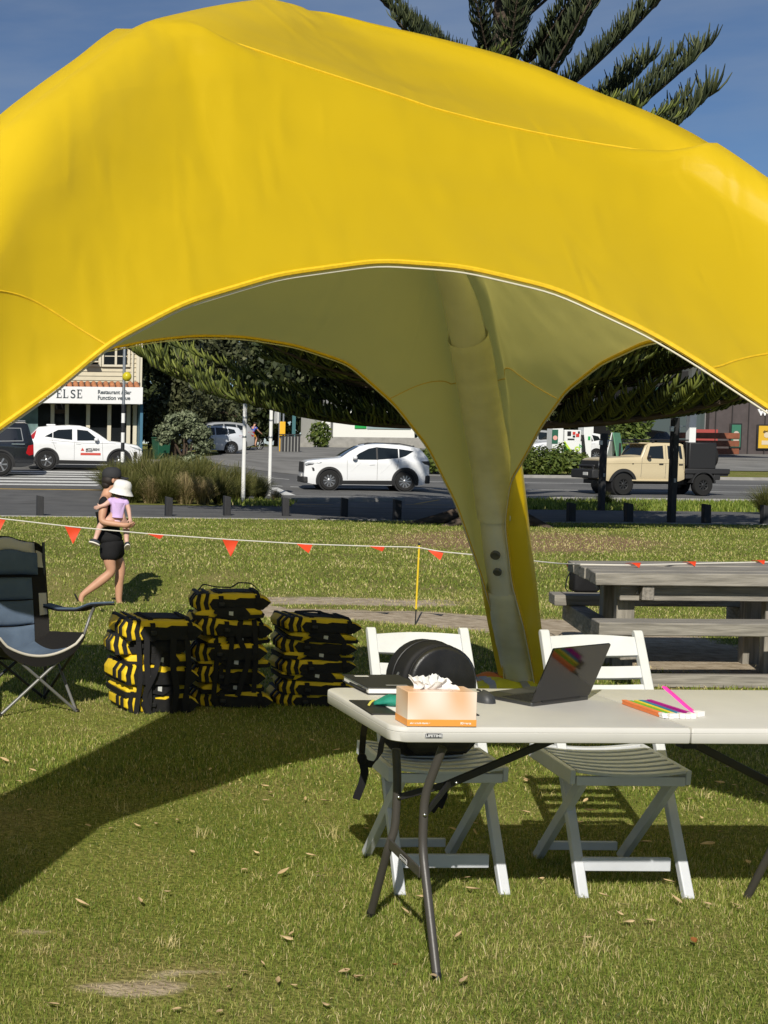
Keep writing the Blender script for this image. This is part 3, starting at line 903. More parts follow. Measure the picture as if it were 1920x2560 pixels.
for zz, rr in ((1.00, .030), (.90, .026)):
    tq = [t for t in np.linspace(0, .4, 400) if leg_pt(2, t)[0].z <= zz][-1]
    c, o, d = leg_pt(2, tq)
    face = Vector((-.55, -.83, .12)).normalized(); face = (face - d * face.dot(d)).normalized()
    b = MB(); Mx = face.to_track_quat('Z', 'Y').to_matrix().to_4x4()
    b.lathe([(rr, -.01), (rr, .006), (rr * .85, .010), (rr * .6, .007), (.001, .007)], 18, Matrix.Translation(c + face * (TR - .012)) @ Mx)
    b.build('valve', VALVE, tent, smooth=True, world=True)
# a small tie tab and the velcro loop beside the rear beam
c, o, d = leg_pt(2, .40); 
# ================================================================== foreground: folding table, chairs, things on them
TABLE_Z = .768
PLASTIC = mat('off white moulded plastic', (.58, .565, .525), .5, spec=.4, var=.03, scale=7, bump=.18, bscale=700, bdist=.001)
LEGM = mat('bronze grey powder coat', (.055, .050, .044), .42, spec=.5, bump=.05, bscale=300)
BADGEK = mat('badge black', (.01, .01, .012), .35)
BADGEW = mat('badge silver print', (.55, .55, .55), .4)
RIVET = mat('rivet', (.6, .6, .6), .25, metal=1)

tb = thing('folding_table', 'long cream plastic folding table with dark grey metal legs', 'table', (1.388, 4.293, 0), R(1.8))
TL, TW = 1.86, .70
def rrect(x0, y0, x1, y1, rl, rr):
    pts = []
    def arc(cx, cy, r_, a0):
        if r_ <= 0: pts.append((cx, cy)); return
        for k in range(9): pts.append((cx + r_ * math.cos(R(a0 + k * 11.25)), cy + r_ * math.sin(R(a0 + k * 11.25))))
    arc(x0 + rl, y0 + rl, rl, 180); arc(x1 - rr, y0 + rr, rr, 270); arc(x1 - rr, y1 - rr, rr, 0); arc(x0 + rl, y1 - rl, rl, 90)
    return pts
for x0, x1, rl, rr in ((0, TL / 2 - .0015, .055, .004), (TL / 2 + .0015, TL, .004, .055)):
    b = MB()
    levels = [(.768, .008), (.7665, .003), (.764, .0007), (.752, 0), (.7505, .002), (.749, 0), (.722, .001), (.719, .004)]
    rings = []
    for z, ins in levels:
        rings.append([(x, y, z) for x, y in rrect(x0 + (ins if rl > .02 else min(ins, .003)), ins, x1 - (ins if rr > .02 else min(ins, .003)), TW - ins, rl, rr)])
    b.grid(rings, close_u=True); n = len(rings[0])
    b.f.append(list(range(n))); b.f.append(list(range((len(rings) - 1) * n, len(rings) * n))[::-1])
    b.build('tabletop', PLASTIC, tb, smooth=True, angle=50)
def badge(parent, loc, rot, w, h, txt, s):
    b = MB(); o_ = [(-w / 2, -h * .38), (-w * .4, -h / 2), (w * .4, -h / 2), (w / 2, -h * .38), (w / 2, h * .38), (w * .4, h / 2), (-w * .4, h / 2), (-w / 2, h * .38)]
    b.prism(o_, 0, .0016, 'z'); base = b.build('name_badge', BADGEW, parent, loc=loc, rot=rot)
    b = MB(); b.prism([(x * .94, y * .86) for x, y in o_], .0014, .0022, 'z'); b.build('badge_face', BADGEK, base)
    me = text_mesh(txt, s, depth=.0003, align='CENTER', bold=.0006, sx=1.25); me.materials.clear(); me.materials.append(BADGEW)
    link_mesh('lettering', me, base, (0, -s * .35, .0026))
badge(tb, (.128, -.0012, .742), (R(90), 0, 0), .056, .0155, 'LIFETIME', .0105)

def tbl(px, py, y):
    p = atY(px, py, y) - Vector((1.388, 4.293, 0)); a = -R(1.8)
    return Vector((p.x * math.cos(a) - p.y * math.sin(a), p.x * math.sin(a) + p.y * math.cos(a), p.z))
def bend(pts, k=7):
    """round the corners of a bent tube"""
    out = [Vector(pts[0])]
    for a, p, c in zip(pts[:-2], pts[1:-1], pts[2:]):
        a, p, c = Vector(a), Vector(p), Vector(c); q = min(.05, (a - p).length * .45, (c - p).length * .45)
        s = p + (a - p).normalized() * q; e = p + (c - p).normalized() * q
        for i in range(k): t = i / (k - 1); out.append(s.lerp(p, t).lerp(p.lerp(e, t), t))
    out.append(Vector(pts[-1])); return out
near_leg = [tbl(1107, 1868, 4.37), tbl(1061, 1990, 4.42), tbl(1056, 2120, 4.42), tbl(1093, 2449, 4.245)]
far_leg = [tbl(990, 1872, 4.66), tbl(994, 1952, 4.66), tbl(988, 2070, 4.67), tbl(971, 2118, 4.68), tbl(926, 2288, 4.832)]
for pts in (near_leg, far_leg):
    b = MB(); b.tube(bend(pts), .0135, 14)
    lg = b.build('leg', LEGM, tb, smooth=True)
    b = MB(); e = pts[-1]; d = (pts[-1] - pts[-2]).normalized(); b.tube([e - d * .02, e + d * .003], .0145, 12); b.build('leg_cap', BLACK, lg, smooth=True)
# right-hand leg frame, seen only at the foot
rl_far = [tbl(1990, 1900, 4.80), tbl(1972, 2040, 4.90), tbl(1868, 2243, 5.075)]
rl_near = [v_ + Vector((.02, -.50, 0)) for v_ in rl_far]; rl_near[-1].y -= .1
for pts in (rl_far, rl_near):
    b = MB(); b.tube(bend(pts), .0135, 12); b.build('leg', LEGM, tb, smooth=True)
b = MB(); b.beam(tbl(973, 2108, 4.67), tbl(1050, 2182, 4.40), .006, .034, (0, 0, 1)); cb = b.build('leg_crossbar', LEGM, tb, bevel=.002)
mid = tbl(1012, 2149, 4.52); dd = (tbl(1050, 2182, 4.40) - tbl(973, 2108, 4.67)).normalized()
rotm = Matrix((dd, Vector((0, 0, 1)) - dd * dd.z, dd.cross(Vector((0, 0, 1))))).transposed()
zax = dd.cross(Vector((0, 0, 1)) - dd * dd.z).normalized(); yax = zax.cross(dd)
badge(cb, mid + zax * .0045, Matrix((dd, yax, zax)).transposed().to_euler(), .062, .019, 'LIFETIME', .0115)
b = MB(); b.beam(tbl(1108, 1966, 4.56), tbl(1381, 1850, 4.72), .010, .026); br = b.build('brace', BLACK, tb, bevel=.002)
b = MB(); b.beam(tbl(1122, 1960, 4.56), tbl(996, 1993, 4.66), .008, .022); b.build('brace', BLACK, tb, bevel=.002)
b = MB(); b.beam(tbl(1124, 1958, 4.55), tbl(1062, 2036, 4.42), .008, .022); b.build('brace', BLACK, tb, bevel=.002)
b = MB(); b.beam(tbl(1722, 1853, 4.72), tbl(1960, 1975, 4.9), .012, .028); b.build('brace', BLACK, tb, bevel=.003)
b = MB(); b.box(tbl(1716, 1858, 4.72), (.05, .05, .03)); b.ellipsoid(tbl(1728, 1846, 4.70), (.014, .014, .014)); b.build('hinge', BLACK, tb, bevel=.004)
for q in ((997, 1993, 4.642), (1062, 2037, 4.402), (1141, 1957, 4.545)):
    b = MB(); b.ellipsoid(tbl(*q), (.006, .006, .006), 8, 6); b.build('rivet', RIVET, tb, smooth=True)

# ------------------------------------------------------------------ white folding chairs
def chair(label, loc, rz, rack, group):
    t = thing('folding_chair', label, 'chair', loc, rz, group)
    L_ = Vector((0, .74, .88)); 
    def post(s, x):                                   # s 0 foot .. 1 top
        return Vector((x + rack * s, -.27 + .74 * s, .88 * s))
    up_n = Vector((0, -.88, .74)).normalized()
    for x in (-.193, .193):
        b = MB(); b.beam(post(-.005, x), post(.985, x), .036, .03, up_n)
        b.tube([post(.985, x) - Vector((.018, 0, 0)), post(.985, x) + Vector((.018, 0, 0))], .015, 10)
        b.build('back_post', WHITE, t, bevel=.004)
        b = MB(); xs = .93 if x > 0 else .93
        b.beam((x * .87, -.185, .408), (x * .87 + rack * .2, .235, .0), .026, .040, (0, .7, .7)); b.build('cross_leg', WHITE, t, bevel=.003)
    # back slats
    def slat(s0, s1, arch, name):
        b = MB(); rows = []
        for k in range(11):
            q = k / 10; x = -.175 + .35 * q; bow = -.008 * math.sin(math.pi * q); ar = arch * math.sin(math.pi * q)
            ring = []
            for s, off in ((s0, -.008), (s0, .008), (s1 + ar, .008), (s1 + ar, -.008)):
                p = post(s, x); ring.append(p + up_n * (off + bow))
            rows.append(ring)
        b.grid(rows, close_u=True); n = len(b.v); b.f.append([0, 1, 2, 3]); b.f.append([n - 1, n - 2, n - 3, n - 4])
        return b.build(name, WHITE, t, bevel=.002)
    slat(.892, .968, .013, 'crest_rail')
    for s in (.825, .75, .675, .60): slat(s - .024, s + .024, 0, 'back_slat')
    # seat
    for x in (-.213, .213):
        b = MB(); b.beam((x, .15, .452), (x, -.205, .425), .020, .055, (0, 0, 1)); b.build('seat_rail', WHITE, t, bevel=.003)
    for k in range(8):
        q = k / 7; y = .135 - .33 * q; z = .474 - .025 * q; rows = []
        for i in range(9):
            x = -.2 + .4 * i / 8; sg = -.016 * (1 - (2 * i / 8 - 1) ** 2)
            rows.append([(x, y - .0165, z + sg - .006), (x, y + .0165, z + sg - .006), (x, y + .0165, z + sg + .006), (x, y - .0165, z + sg + .006)])
        b = MB(); b.grid(rows, close_u=True); n = len(b.v); b.f.append([0, 1, 2, 3]); b.f.append([n - 1, n - 2, n - 3, n - 4])
        b.build('seat_slat', WHITE, t, bevel=.002)
    b = MB(); b.beam((-.2, -.20, .412), (.2, -.20, .412), .018, .035); b.build('seat_rail', WHITE, t, bevel=.003)
    b = MB(); b.beam((-.165, -.188, .10), (.165, -.188, .10), .018, .050); b.build('stretcher', WHITE, t, bevel=.003)
    b = MB(); b.beam((-.155, .185, .062), (.155, .185, .062), .018, .034); b.build('stretcher', WHITE, t, bevel=.003)
    return t
chair('white wooden folding chair with the black backpack standing on its seat', (1.865, 5.345, 0), R(2.5), .125, 'white folding chairs at the table')
chair('white wooden folding chair with an empty seat, behind the open laptop', (2.530, 5.330, 0), R(1.0), .155, 'white folding chairs at the table')

# ------------------------------------------------------------------ backpack
LEATHER = mat('black leather', (.012, .012, .013), .38, spec=.5, bump=.35, bscale=260, bdist=.002, var=.3, scale=20)
NYLON = mat('black nylon', (.010, .010, .011), .7, spec=.3, bump=.2, bscale=500, bdist=.001)
bp_c = atY(1072, 1868, 5.32)
bk = thing('backpack', 'black round-topped leather backpack sitting on the white chair behind the tissue box', 'backpack', (bp_c.x, 5.32, .466), R(10))
def arch_outline(w, h, rtop, n=18, rb=.03):
    pts = [(-w / 2 + rb, 0), (w / 2 - rb, 0), (w / 2, rb)]
    yc = h - w / 2 * rtop
    for k in range(n + 1):
        a = math.pi * k / n; pts.append((w / 2 * math.cos(a), yc + (h - yc) * math.sin(a)))
    pts.append((-w / 2, rb)); return pts
def pillow(outline, d0, d1, puff, steps=5):
    """outline in x,z puffed from d0 (back) to d1 (front, -y)"""
    cx = sum(p[0] for p in outline) / len(outline); cz = sum(p[1] for p in outline) / len(outline)
    b = MB(); rings = []
    def ring(f, y): return [(cx + (p[0] - cx) * f, y, cz + (p[1] - cz) * f) for p in outline]
    for f, y in ((.0, d0 + .02), (.5, d0 + .012), (.9, d0 + .004), (1, d0 - .01)): rings.append(ring(f if f else .001, y))
    for k in range(1, steps + 1):
        rings.append(ring(1, d0 - .01 + (d1 + puff * .9 - d0 + .01) * k / steps))
    for a in (20, 45, 70, 90): rings.append(ring(1 - .13 * (1 - math.cos(R(a))), d1 + puff * .9 - puff * math.sin(R(a))))
    for f in (.7, .4, .001): rings.append(ring(f, d1 - puff * .1 - .012 * (1 - f)))
    b.grid(rings, close_u=True); return b
pillow(arch_outline(.29, .425, 1.0), .085, -.055, .014).build('body', NYLON, bk, smooth=True, angle=60)
fo = [(x + .008, z + .012) for x, z in arch_outline(.272, .405, 1.0)]
pillow(fo, -.045, -.080, .020).build('front_pocket', LEATHER, bk, smooth=True, angle=60)
b = MB(); b.tube([(p[0] * 1.002, -.066, p[1] * 1.0) for p in fo] + [(fo[0][0], -.066, fo[0][1])], .003, 6, caps=False); b.build('piping', NYLON, bk, smooth=True)
zp = [(x * 1.01, z) for x, z in arch_outline(.29, .425, 1.0)][4:22]
for dy in (.02,):
    b = MB(); b.tube([(x, dy, z + .002) for x, z in zp], .003, 6); b.build('zipper', BLACK, bk, smooth=True)
b = MB()
for k in range(3): b.box((-.150 - .004 * k, -.02 + .015 * k, .30 - .035 * k), (.006, .004, .032), Matrix.Rotation(R(30), 3, 'Y'))
b.build('zipper_pull', STEEL, bk)
if 0: b.tube([(-.035, .07, .42), (-.03, .075, .452), (0, .078, .462), (.03, .075, .452), (.035, .07, .42)], .008, 8); pass
def strap_w(pts, w, side, name='strap'):
    """webbing through photographed points"""
    b = MB(); P = [atY(*q) for q in pts]; S_ = resample(P, np.linspace(0, 1, 30), 41)
    b.ribbon(S_, w, .003, side); return b.build(name, BLACKWEB, bk, world=True)
strap_w([(962, 1822, 5.30), (955, 1850, 5.20), (950, 1885, 5.12), (932, 1912, 5.08), (915, 1908, 5.05), (905, 1895, 5.05)], .026, (.6, .3, .6))
strap_w([(914, 1800, 5.25), (908, 1840, 5.12), (905, 1880, 5.06), (903, 1900, 5.05)], .022, (1, .3, 0))
strap_w([(905, 1895, 5.05), (912, 1930, 5.04), (905, 1960, 5.04), (890, 1998, 5.04)], .030, (1, .2, .1))
b = MB(); b.ellipsoid(atY(905, 1897, 5.045), (.018, .014, .022), 10, 8); b.build('strap_knot', BLACKWEB, bk, smooth=True, world=True)
strap_w([(1108, 1935, 5.30), (1112, 1970, 5.20), (1100, 1995, 5.16), (1078, 2028, 5.14)], .026, (1, .2, .2))
strap_w([(1112, 1965, 5.19), (1110, 1990, 5.17), (1098, 2018, 5.15)], .026, (1, .2, .1))

# ------------------------------------------------------------------ things on the table
def on_table(px, py): return at(px, py, TABLE_Z)
# tissue box
TB_L, TB_W, TB_H = .212, .108, .107
def tissue_mat():
    m = bpy.data.materials.new('printed tissue box card'); m.use_nodes = True
    nt = m.node_tree; N = nt.nodes; L = nt.links; b = N['Principled BSDF']; b.inputs['Roughness'].default_value = .45
    t = N.new('ShaderNodeTexCoord')
    def wave(rot, scale, dist):
        mp_ = N.new('ShaderNodeMapping'); mp_.inputs['Rotation'].default_value = rot; L.new(t.outputs['Object'], mp_.inputs['Vector'])
        w = N.new('ShaderNodeTexWave'); w.inputs['Scale'].default_value = scale; w.inputs['Distortion'].default_value = dist; w.inputs['Detail'].default_value = 1
        w.inputs['Detail Scale'].default_value = .6; w.wave_profile = 'SIN'
        L.new(mp_.outputs['Vector'], w.inputs['Vector']); return w.outputs['Fac']
    a = N.new('ShaderNodeMath'); a.operation = 'ADD'; L.new(wave((0, .7, .3), 3.0, 5), a.inputs[0]); L.new(wave((0, -.5, .1), 2.2, 6), a.inputs[1])
    n = N.new('ShaderNodeMath'); n.operation = 'MULTIPLY'; n.inputs[1].default_value = .5; L.new(a.outputs[0], n.inputs[0])
    r_ = N.new('ShaderNodeValToRGB')
    r_.color_ramp.elements[0].position = .1; r_.color_ramp.elements[0].color = (.82, .72, .62, 1)
    r_.color_ramp.elements[1].position = .95; r_.color_ramp.elements[1].color = (.76, .46, .27, 1)
    e = r_.color_ramp.elements.new(.5); e.color = (.80, .60, .46, 1)
    L.new(n.outputs[0], r_.inputs['Fac']); L.new(r_.outputs['Color'], b.inputs['Base Color'])
    return m
fl = on_table(1018, 1817)
tx = thing('tissue_box', 'peach and orange tissue box with white tissues pulled out of the top', 'tissue box', (fl.x, fl.y, TABLE_Z), R(1.0))
b = MB(); b.box((TB_L / 2, TB_W / 2, TB_H / 2 + .001), (TB_L, TB_W, TB_H)); b.build('carton', tissue_mat(), tx, bevel=.0015)
ORANGE = mat('orange print', (.82, .33, .06), .45); WPRINT = mat('white print', (.85, .83, .80), .5); SLOT = mat('clear film', (.55, .42, .33), .2)
b = MB(); b.box((TB_L / 2, TB_W / 2, .0125), (TB_L + .0012, TB_W + .0012, .021)); bd = b.build('orange_band', ORANGE, tx, bevel=.0008)
lettering('aloe vera & vitamin e', .0072, WPRINT, bd, (.008, -.0012, .0095), depth=.0002, bold=.0002)
lettering('Kleenex', .0098, WPRINT, bd, (.163, -.0012, .009), depth=.0002, bold=.0003)
b = MB(); b.prism([(.035 + .14 * .5 * (1 + math.cos(k * math.pi / 10)), TB_W / 2 + .028 * math.sin(k * math.pi / 10)) for k in range(20)], TB_H + .0008, TB_H + .0022, 'z'); b.build('opening', SLOT, tx)
TIS = mat('white tissue paper', (.86, .85, .83), .9, spec=.1, trans=.12)
def tissue(x0, x1, h0, h1, ly, ph, w_):
    b = MB(); rows = []
    for i in range(9):
        f = i / 8; row = []
        for k in range(13):
            q = k / 12; z = TB_H - .004 + (h0 + (h1 - h0) * q) * f
            fold = .010 * math.sin(q * 9 + ph) * f + .006 * math.sin(q * 17 + ph * 2) * f
            row.append((x0 + (x1 - x0) * q + ly * f * .6 + .010 * math.sin(f * 3 + ph), TB_W / 2 + w_ * f + fold, z + .004 * math.sin(q * 14 + ph) * f))
        rows.append(row)
    b.grid(rows); return b.build('tissue', TIS, tx, smooth=True, angle=80)
tissue(.03, .085, .040, .020, -.020, .3, -.010); tissue(.04, .085, .044, .044, -.012, 1.5, .004); tissue(.07, .115, .046, .052, -.004, 2.2, -.008); tissue(.09, .15, .054, .030, .004, 3.4, .004); tissue(.11, .172, .046, .002, .004, 4.2, -.006); tissue(.045, .12, .016, .036, -.006, 5.0, -.018)

# notebook with pen
PAGES = mat('white pages', (.80, .79, .76), .8); COVER = mat('black cover', (.018, .018, .018), .5, bump=.15, bscale=300, bdist=.001)
nb = at(920, 1737, TABLE_Z)
nbt = thing('notebook', 'thick black hardcover notebook with white page edges at the back of the table', 'notebook', (nb.x, nb.y, TABLE_Z), R(2))
b = MB(); b.box((.10, .135, .014), (.195, .265, .018)); b.build('pages', PAGES, nbt)
b = MB(); b.box((.10, .135, .0025), (.205, .275, .003)); b.box((.10, .135, .0245), (.205, .275, .003)); b.build('cover', COVER, nbt, bevel=.001)
b = MB(); b.box((.055, .235, .0264), (.05, .014, .0006)); b.build('cover_label', PAGES, nbt)
b = MB(); b.box((.115, .045, .0264), (.075, .012, .0006)); b.build('cover_label', mat('grey label', (.30, .30, .29), .4), nbt)
pn = thing('pen', 'black pen clipped along the side of the notebook', 'pen', (nb.x - .006, nb.y + .01, TABLE_Z + .014), R(3))
b = MB(); b.tube([(0, 0, 0), (-.002, .15, 0)], .0045, 8); b.build('barrel', BLACK, pn, smooth=True)
b = MB(); b.box((-.002, .05, .006), (.003, .045, .002)); b.build('clip', CHROME, pn)

# clipboard, paper, pouch
cl_ = at(929, 1787, TABLE_Z)
cbd = thing('clipboard', 'flat black clipboard lying at the table end beneath the tissue box', 'clipboard', (cl_.x, cl_.y, TABLE_Z), R(.5))
b = MB(); b.box((.172, .12, .002), (.345, .245, .004)); b.build('board', COVER, cbd, bevel=.001)
ps = thing('paper_sheet', 'white paper sheet on the black clipboard, peeping out behind the tissue box', 'paper', (cl_.x, cl_.y, TABLE_Z + .0042), R(.5))
b = MB(); b.box((.21, .132, .0008), (.25, .21, .0014)); b.build('sheet', PAGES, ps)
TEAL = mat('teal fabric', (.008, .23, .16), .7, var=.15, scale=12, bump=.5, bscale=60, bdist=.004)
pc_ = at(938, 1771, TABLE_Z)
pouch = thing('zip_pouch', 'small teal green zip pouch lying on the black clipboard', 'pouch', (pc_.x, pc_.y, TABLE_Z + .0058), R(-8))
b = MB(); rows = []
for i in range(13):
    t = i / 12; x = .15 * t; w_ = .036 * min(1, .25 + 2.6 * t) * (1 if t < .9 else .85); h_ = .018 * min(1, .3 + 2.2 * t) * (1 if t < .9 else .7)
    rows.append([(x, .03 + w_ * math.cos(a) * (1 + .05 * math.sin(7 * t)), max(.0, h_ * 1.0 + h_ * math.sin(a) + .002 * math.sin(5 * a + 9 * t))) for a in np.linspace(0, 2 * math.pi, 17)[:-1]])
b.grid(rows, close_u=True); b.f.append(list(range(16))[::-1]); b.f.append(list(range(192, 208)))
b.build('body', TEAL, pouch, smooth=True, angle=70)
b = MB(); b.ribbon([(.0, .03, .016), (-.012, .015, .012), (-.022, -.004, .004)], .007, .002, (1, .5, 0)); b.build('zip_tab', mat('yellow tab', (.55, .50, .10), .6), pouch)

# mouse
mo = at(1206, 1758, TABLE_Z)
ms_ = thing('computer_mouse', 'small dark grey computer mouse beside the laptop', 'mouse', (mo.x + .012, mo.y + .035, TABLE_Z), R(20))
b = MB(); rows = []
for i in range(9):
    f = math.sin(math.pi / 2 * i / 8); z = .036 * math.cos(math.pi / 2 * i / 8)
    rows.append([(.031 * max(f, .001) * math.copysign(abs(math.cos(a)) ** .8, math.cos(a)), .052 * max(f, .001) * math.copysign(abs(math.sin(a)) ** .9, math.sin(a)), z * (1 - .15 * math.sin(a))) for a in np.linspace(0, 2 * math.pi, 25)[:-1]])
b.grid(rows, close_u=True); b.build('shell', mat('dark grey plastic', (.035, .037, .040), .5), ms_, smooth=True, angle=80)
b = MB(); b.box((0, .018, .035), (.006, .018, .006)); b.build('scroll_wheel', BLACK, ms_, bevel=.002)

# laptop
ALU = mat('space grey aluminium', (.085, .087, .09), .33, spec=.5, metal=.75)
LIDM = mat('dark glossy lid', (.075, .075, .08), .10, spec=.5, metal=1.0)
hA = on_table(1330, 1767); hB = on_table(1473, 1749)
hd = (hB - hA); hl = hd.length; rzl = math.atan2(hd.y, hd.x)
lp = thing('laptop', 'open dark grey laptop seen from the back of its lid', 'laptop', (hA.x, hA.y, TABLE_Z), rzl)
b = MB(); b.prism(rrect(0, 0, hl, .215, .010, .010), .0, .0125, 'z'); base = b.build('base', ALU, lp, bevel=.0015)
b = MB()
for r_ in range(6):
    for c_ in range(14):
        b.box((.02 + c_ * (hl - .04) / 13.5 + .004, .035 + r_ * .0175, .0132), ((hl - .04) / 14 - .0025, .0145, .0014))
b.build('keyboard', BLACK, base)
b = MB(); b.box((hl / 2, .178, .0127), (.11, .065, .0006)); b.build('touchpad', mat('touchpad grey', (.06, .06, .065), .3), base)
ang = R(22)
M_l = Matrix.Translation((0, .004, .0135)) @ Matrix.Rotation(R(90) + ang, 4, 'X')
b = MB(); b.prism(rrect(0, 0, hl, .205, .004, .010), -.003, .003, 'z'); b.v = [M_l @ p for p in b.v]; lid = b.build('lid', LIDM, lp, bevel=.0012)
b = MB(); b.prism(rrect(.006, .010, hl - .006, .199, .002, .006), -.0036, -.0031, 'z'); b.v = [M_l @ p for p in b.v]; b.build('screen', mat('dark screen', (.01, .01, .012), .08), lid)
b = MB(); b.tube([(.05, .003, .0125), (hl - .05, .003, .0125)], .005, 10); b.build('hinge', BLACK, lp, smooth=True)

# paper wristband bundles
def band_mat(n, c): return mat(n, c, .55, var=.06, scale=30)
BANDS = [('orange', (.85, .24, .07)), ('green', (.14, .48, .03)), ('yellow', (.80, .66, .03)), ('blue', (.01, .22, .36)), ('purple', (.30, .01, .22)), ('magenta', (.45, .01, .26)), ('pink', (.90, .05, .42))]
p0 = on_table(1664, 1797); p1 = on_table(1738, 1797)
ENDW = mat('white paper ends', (.80, .79, .76), .8)
for k, (nm_, c_) in enumerate(BANDS[:6]):
    w_ = .0165 if k == 0 else .0155; x = p0.x + .0175 * k; rnd = random.Random(k); y0 = p0.y + rnd.uniform(-.004, .004); L_ = .235 - .012 * rnd.random()
    t = thing('wristband_bundle', f'bundle of {nm_} paper wristbands with white ends lying in the row on the table', 'wristbands', (x, y0, TABLE_Z), R(3 + rnd.uniform(-1.5, 1.5)), 'bundles of coloured paper wristbands')
    hgt = .014 + .003 * rnd.random()
    b = MB(); n_ = 3
    for i in range(n_): b.box((rnd.uniform(-.001, .001), .022 + L_ / 2 + rnd.uniform(-.004, .004), .001 + hgt * (i + .5) / n_), (w_ - .001, L_, hgt / n_ - .0008))
    b.build('strips', band_mat(nm_ + ' paper', c_), t)
    b = MB()
    for i in range(2): b.box((rnd.uniform(-.001, .001), .012 + rnd.uniform(-.003, .003), .001 + hgt * (i + .5) / 2), (w_, .022, hgt / 2 - .0006))
    b.build('white_end', ENDW, t)
pk = on_table(1745, 1792)
t = thing('wristband_bundle', 'bundle of bright pink paper wristbands sticking up from the end of the row', 'wristbands', (pk.x + .004, pk.y, TABLE_Z), R(25), 'bundles of coloured paper wristbands')
tip = atY(1660, 1717, pk.y + .11) - Vector((pk.x + .004, pk.y, TABLE_Z)); a_ = -R(25)
tip = Vector((tip.x * math.cos(a_) - tip.y * math.sin(a_), tip.x * math.sin(a_) + tip.y * math.cos(a_), tip.z))
b = MB(); st = Vector((0, .012, .008)); b.ribbon([st, st.lerp(tip, .3) + Vector((0, 0, -.002)), st.lerp(tip, .7), tip], .024, .006, (1, .2, -.2)); b.build('strips', band_mat('pink paper', BANDS[6][1]), t)
b = MB(); b.box((.004, .006, .009), (.030, .024, .017)); b.build('white_end', ENDW, t, bevel=.001)
# ================================================================== things standing on the lawn
# ------------------------------------------------------------------ stacks of life vests
VY = mat('yellow vest nylon', (.72, .50, .015), .6, spec=.35, var=.08, scale=9, bump=.5, bscale=28, bdist=.008)
VK = mat('black vest nylon', (.010, .010, .011), .7, spec=.3, bump=.5, bscale=28, bdist=.008)
def puffy(sx, sy, sz, cx=0, cy=0, e=.42, n=20, m_=9, taper=0.0):
    """a stuffed, soft cornered slab"""
    def sp(v, p): return math.copysign(abs(v) ** p, v)
    b = MB(); rows = []
    for i in range(m_ + 1):
        ph = -math.pi / 2 + math.pi * i / m_; row = []
        for k in range(n):
            th = 2 * math.pi * k / n
            x = sp(max(math.cos(ph), .02), e) * sp(math.cos(th), .35); y = sp(max(math.cos(ph), .02), e) * sp(math.sin(th), .35); z = sp(math.sin(ph), .75)
            row.append((cx + x * sx / 2, cy + y * sy / 2, sz / 2 * (1 + z * (1 - taper * max(0, x))) ))
        rows.append(row)
    b.grid(rows, close_u=True); b.f.append(list(range(n))[::-1]); b.f.append(list(range(m_ * n, m_ * n + n))); return b
def slab(ol, D, name, m, parent, seed, amp=.006, nsub=3, ends=(.80, .93, .99)):
    """stuffed outline (x,z) carried through the depth D, drawn in at both ends"""
    pts = []
    for (x0, z0), (x1, z1) in zip(ol, ol[1:] + ol[:1]):
        for k in range(nsub): pts.append((x0 + (x1 - x0) * k / nsub, z0 + (z1 - z0) * k / nsub))
    cx = sum(p[0] for p in pts) / len(pts); cz = sum(p[1] for p in pts) / len(pts)
    b = MB(); rows = []
    ys_ = [(-.5, ends[0]), (-.485, ends[1]), (-.44, ends[2]), (-.25, 1.0), (0, 1.02), (.25, 1.0), (.44, ends[2]), (.485, ends[1]), (.5, ends[0])]
    for yf, sc in ys_:
        row = []
        for x, z in pts:
            kx = 1 - (1 - sc) * .25
            n_ = noise.noise(Vector((x * 16, yf * D * 14, z * 20 + seed))) * amp
            row.append((cx + (x - cx) * kx, yf * D, max(0, cz + (z - cz) * sc + n_)))
        rows.append(row)
    b.grid(rows, close_u=True); n = len(pts); b.f.append(list(range(n))[::-1]); b.f.append(list(range(len(b.v) - n, len(b.v))))
    return b.build(name, m, parent, smooth=True, angle=48)
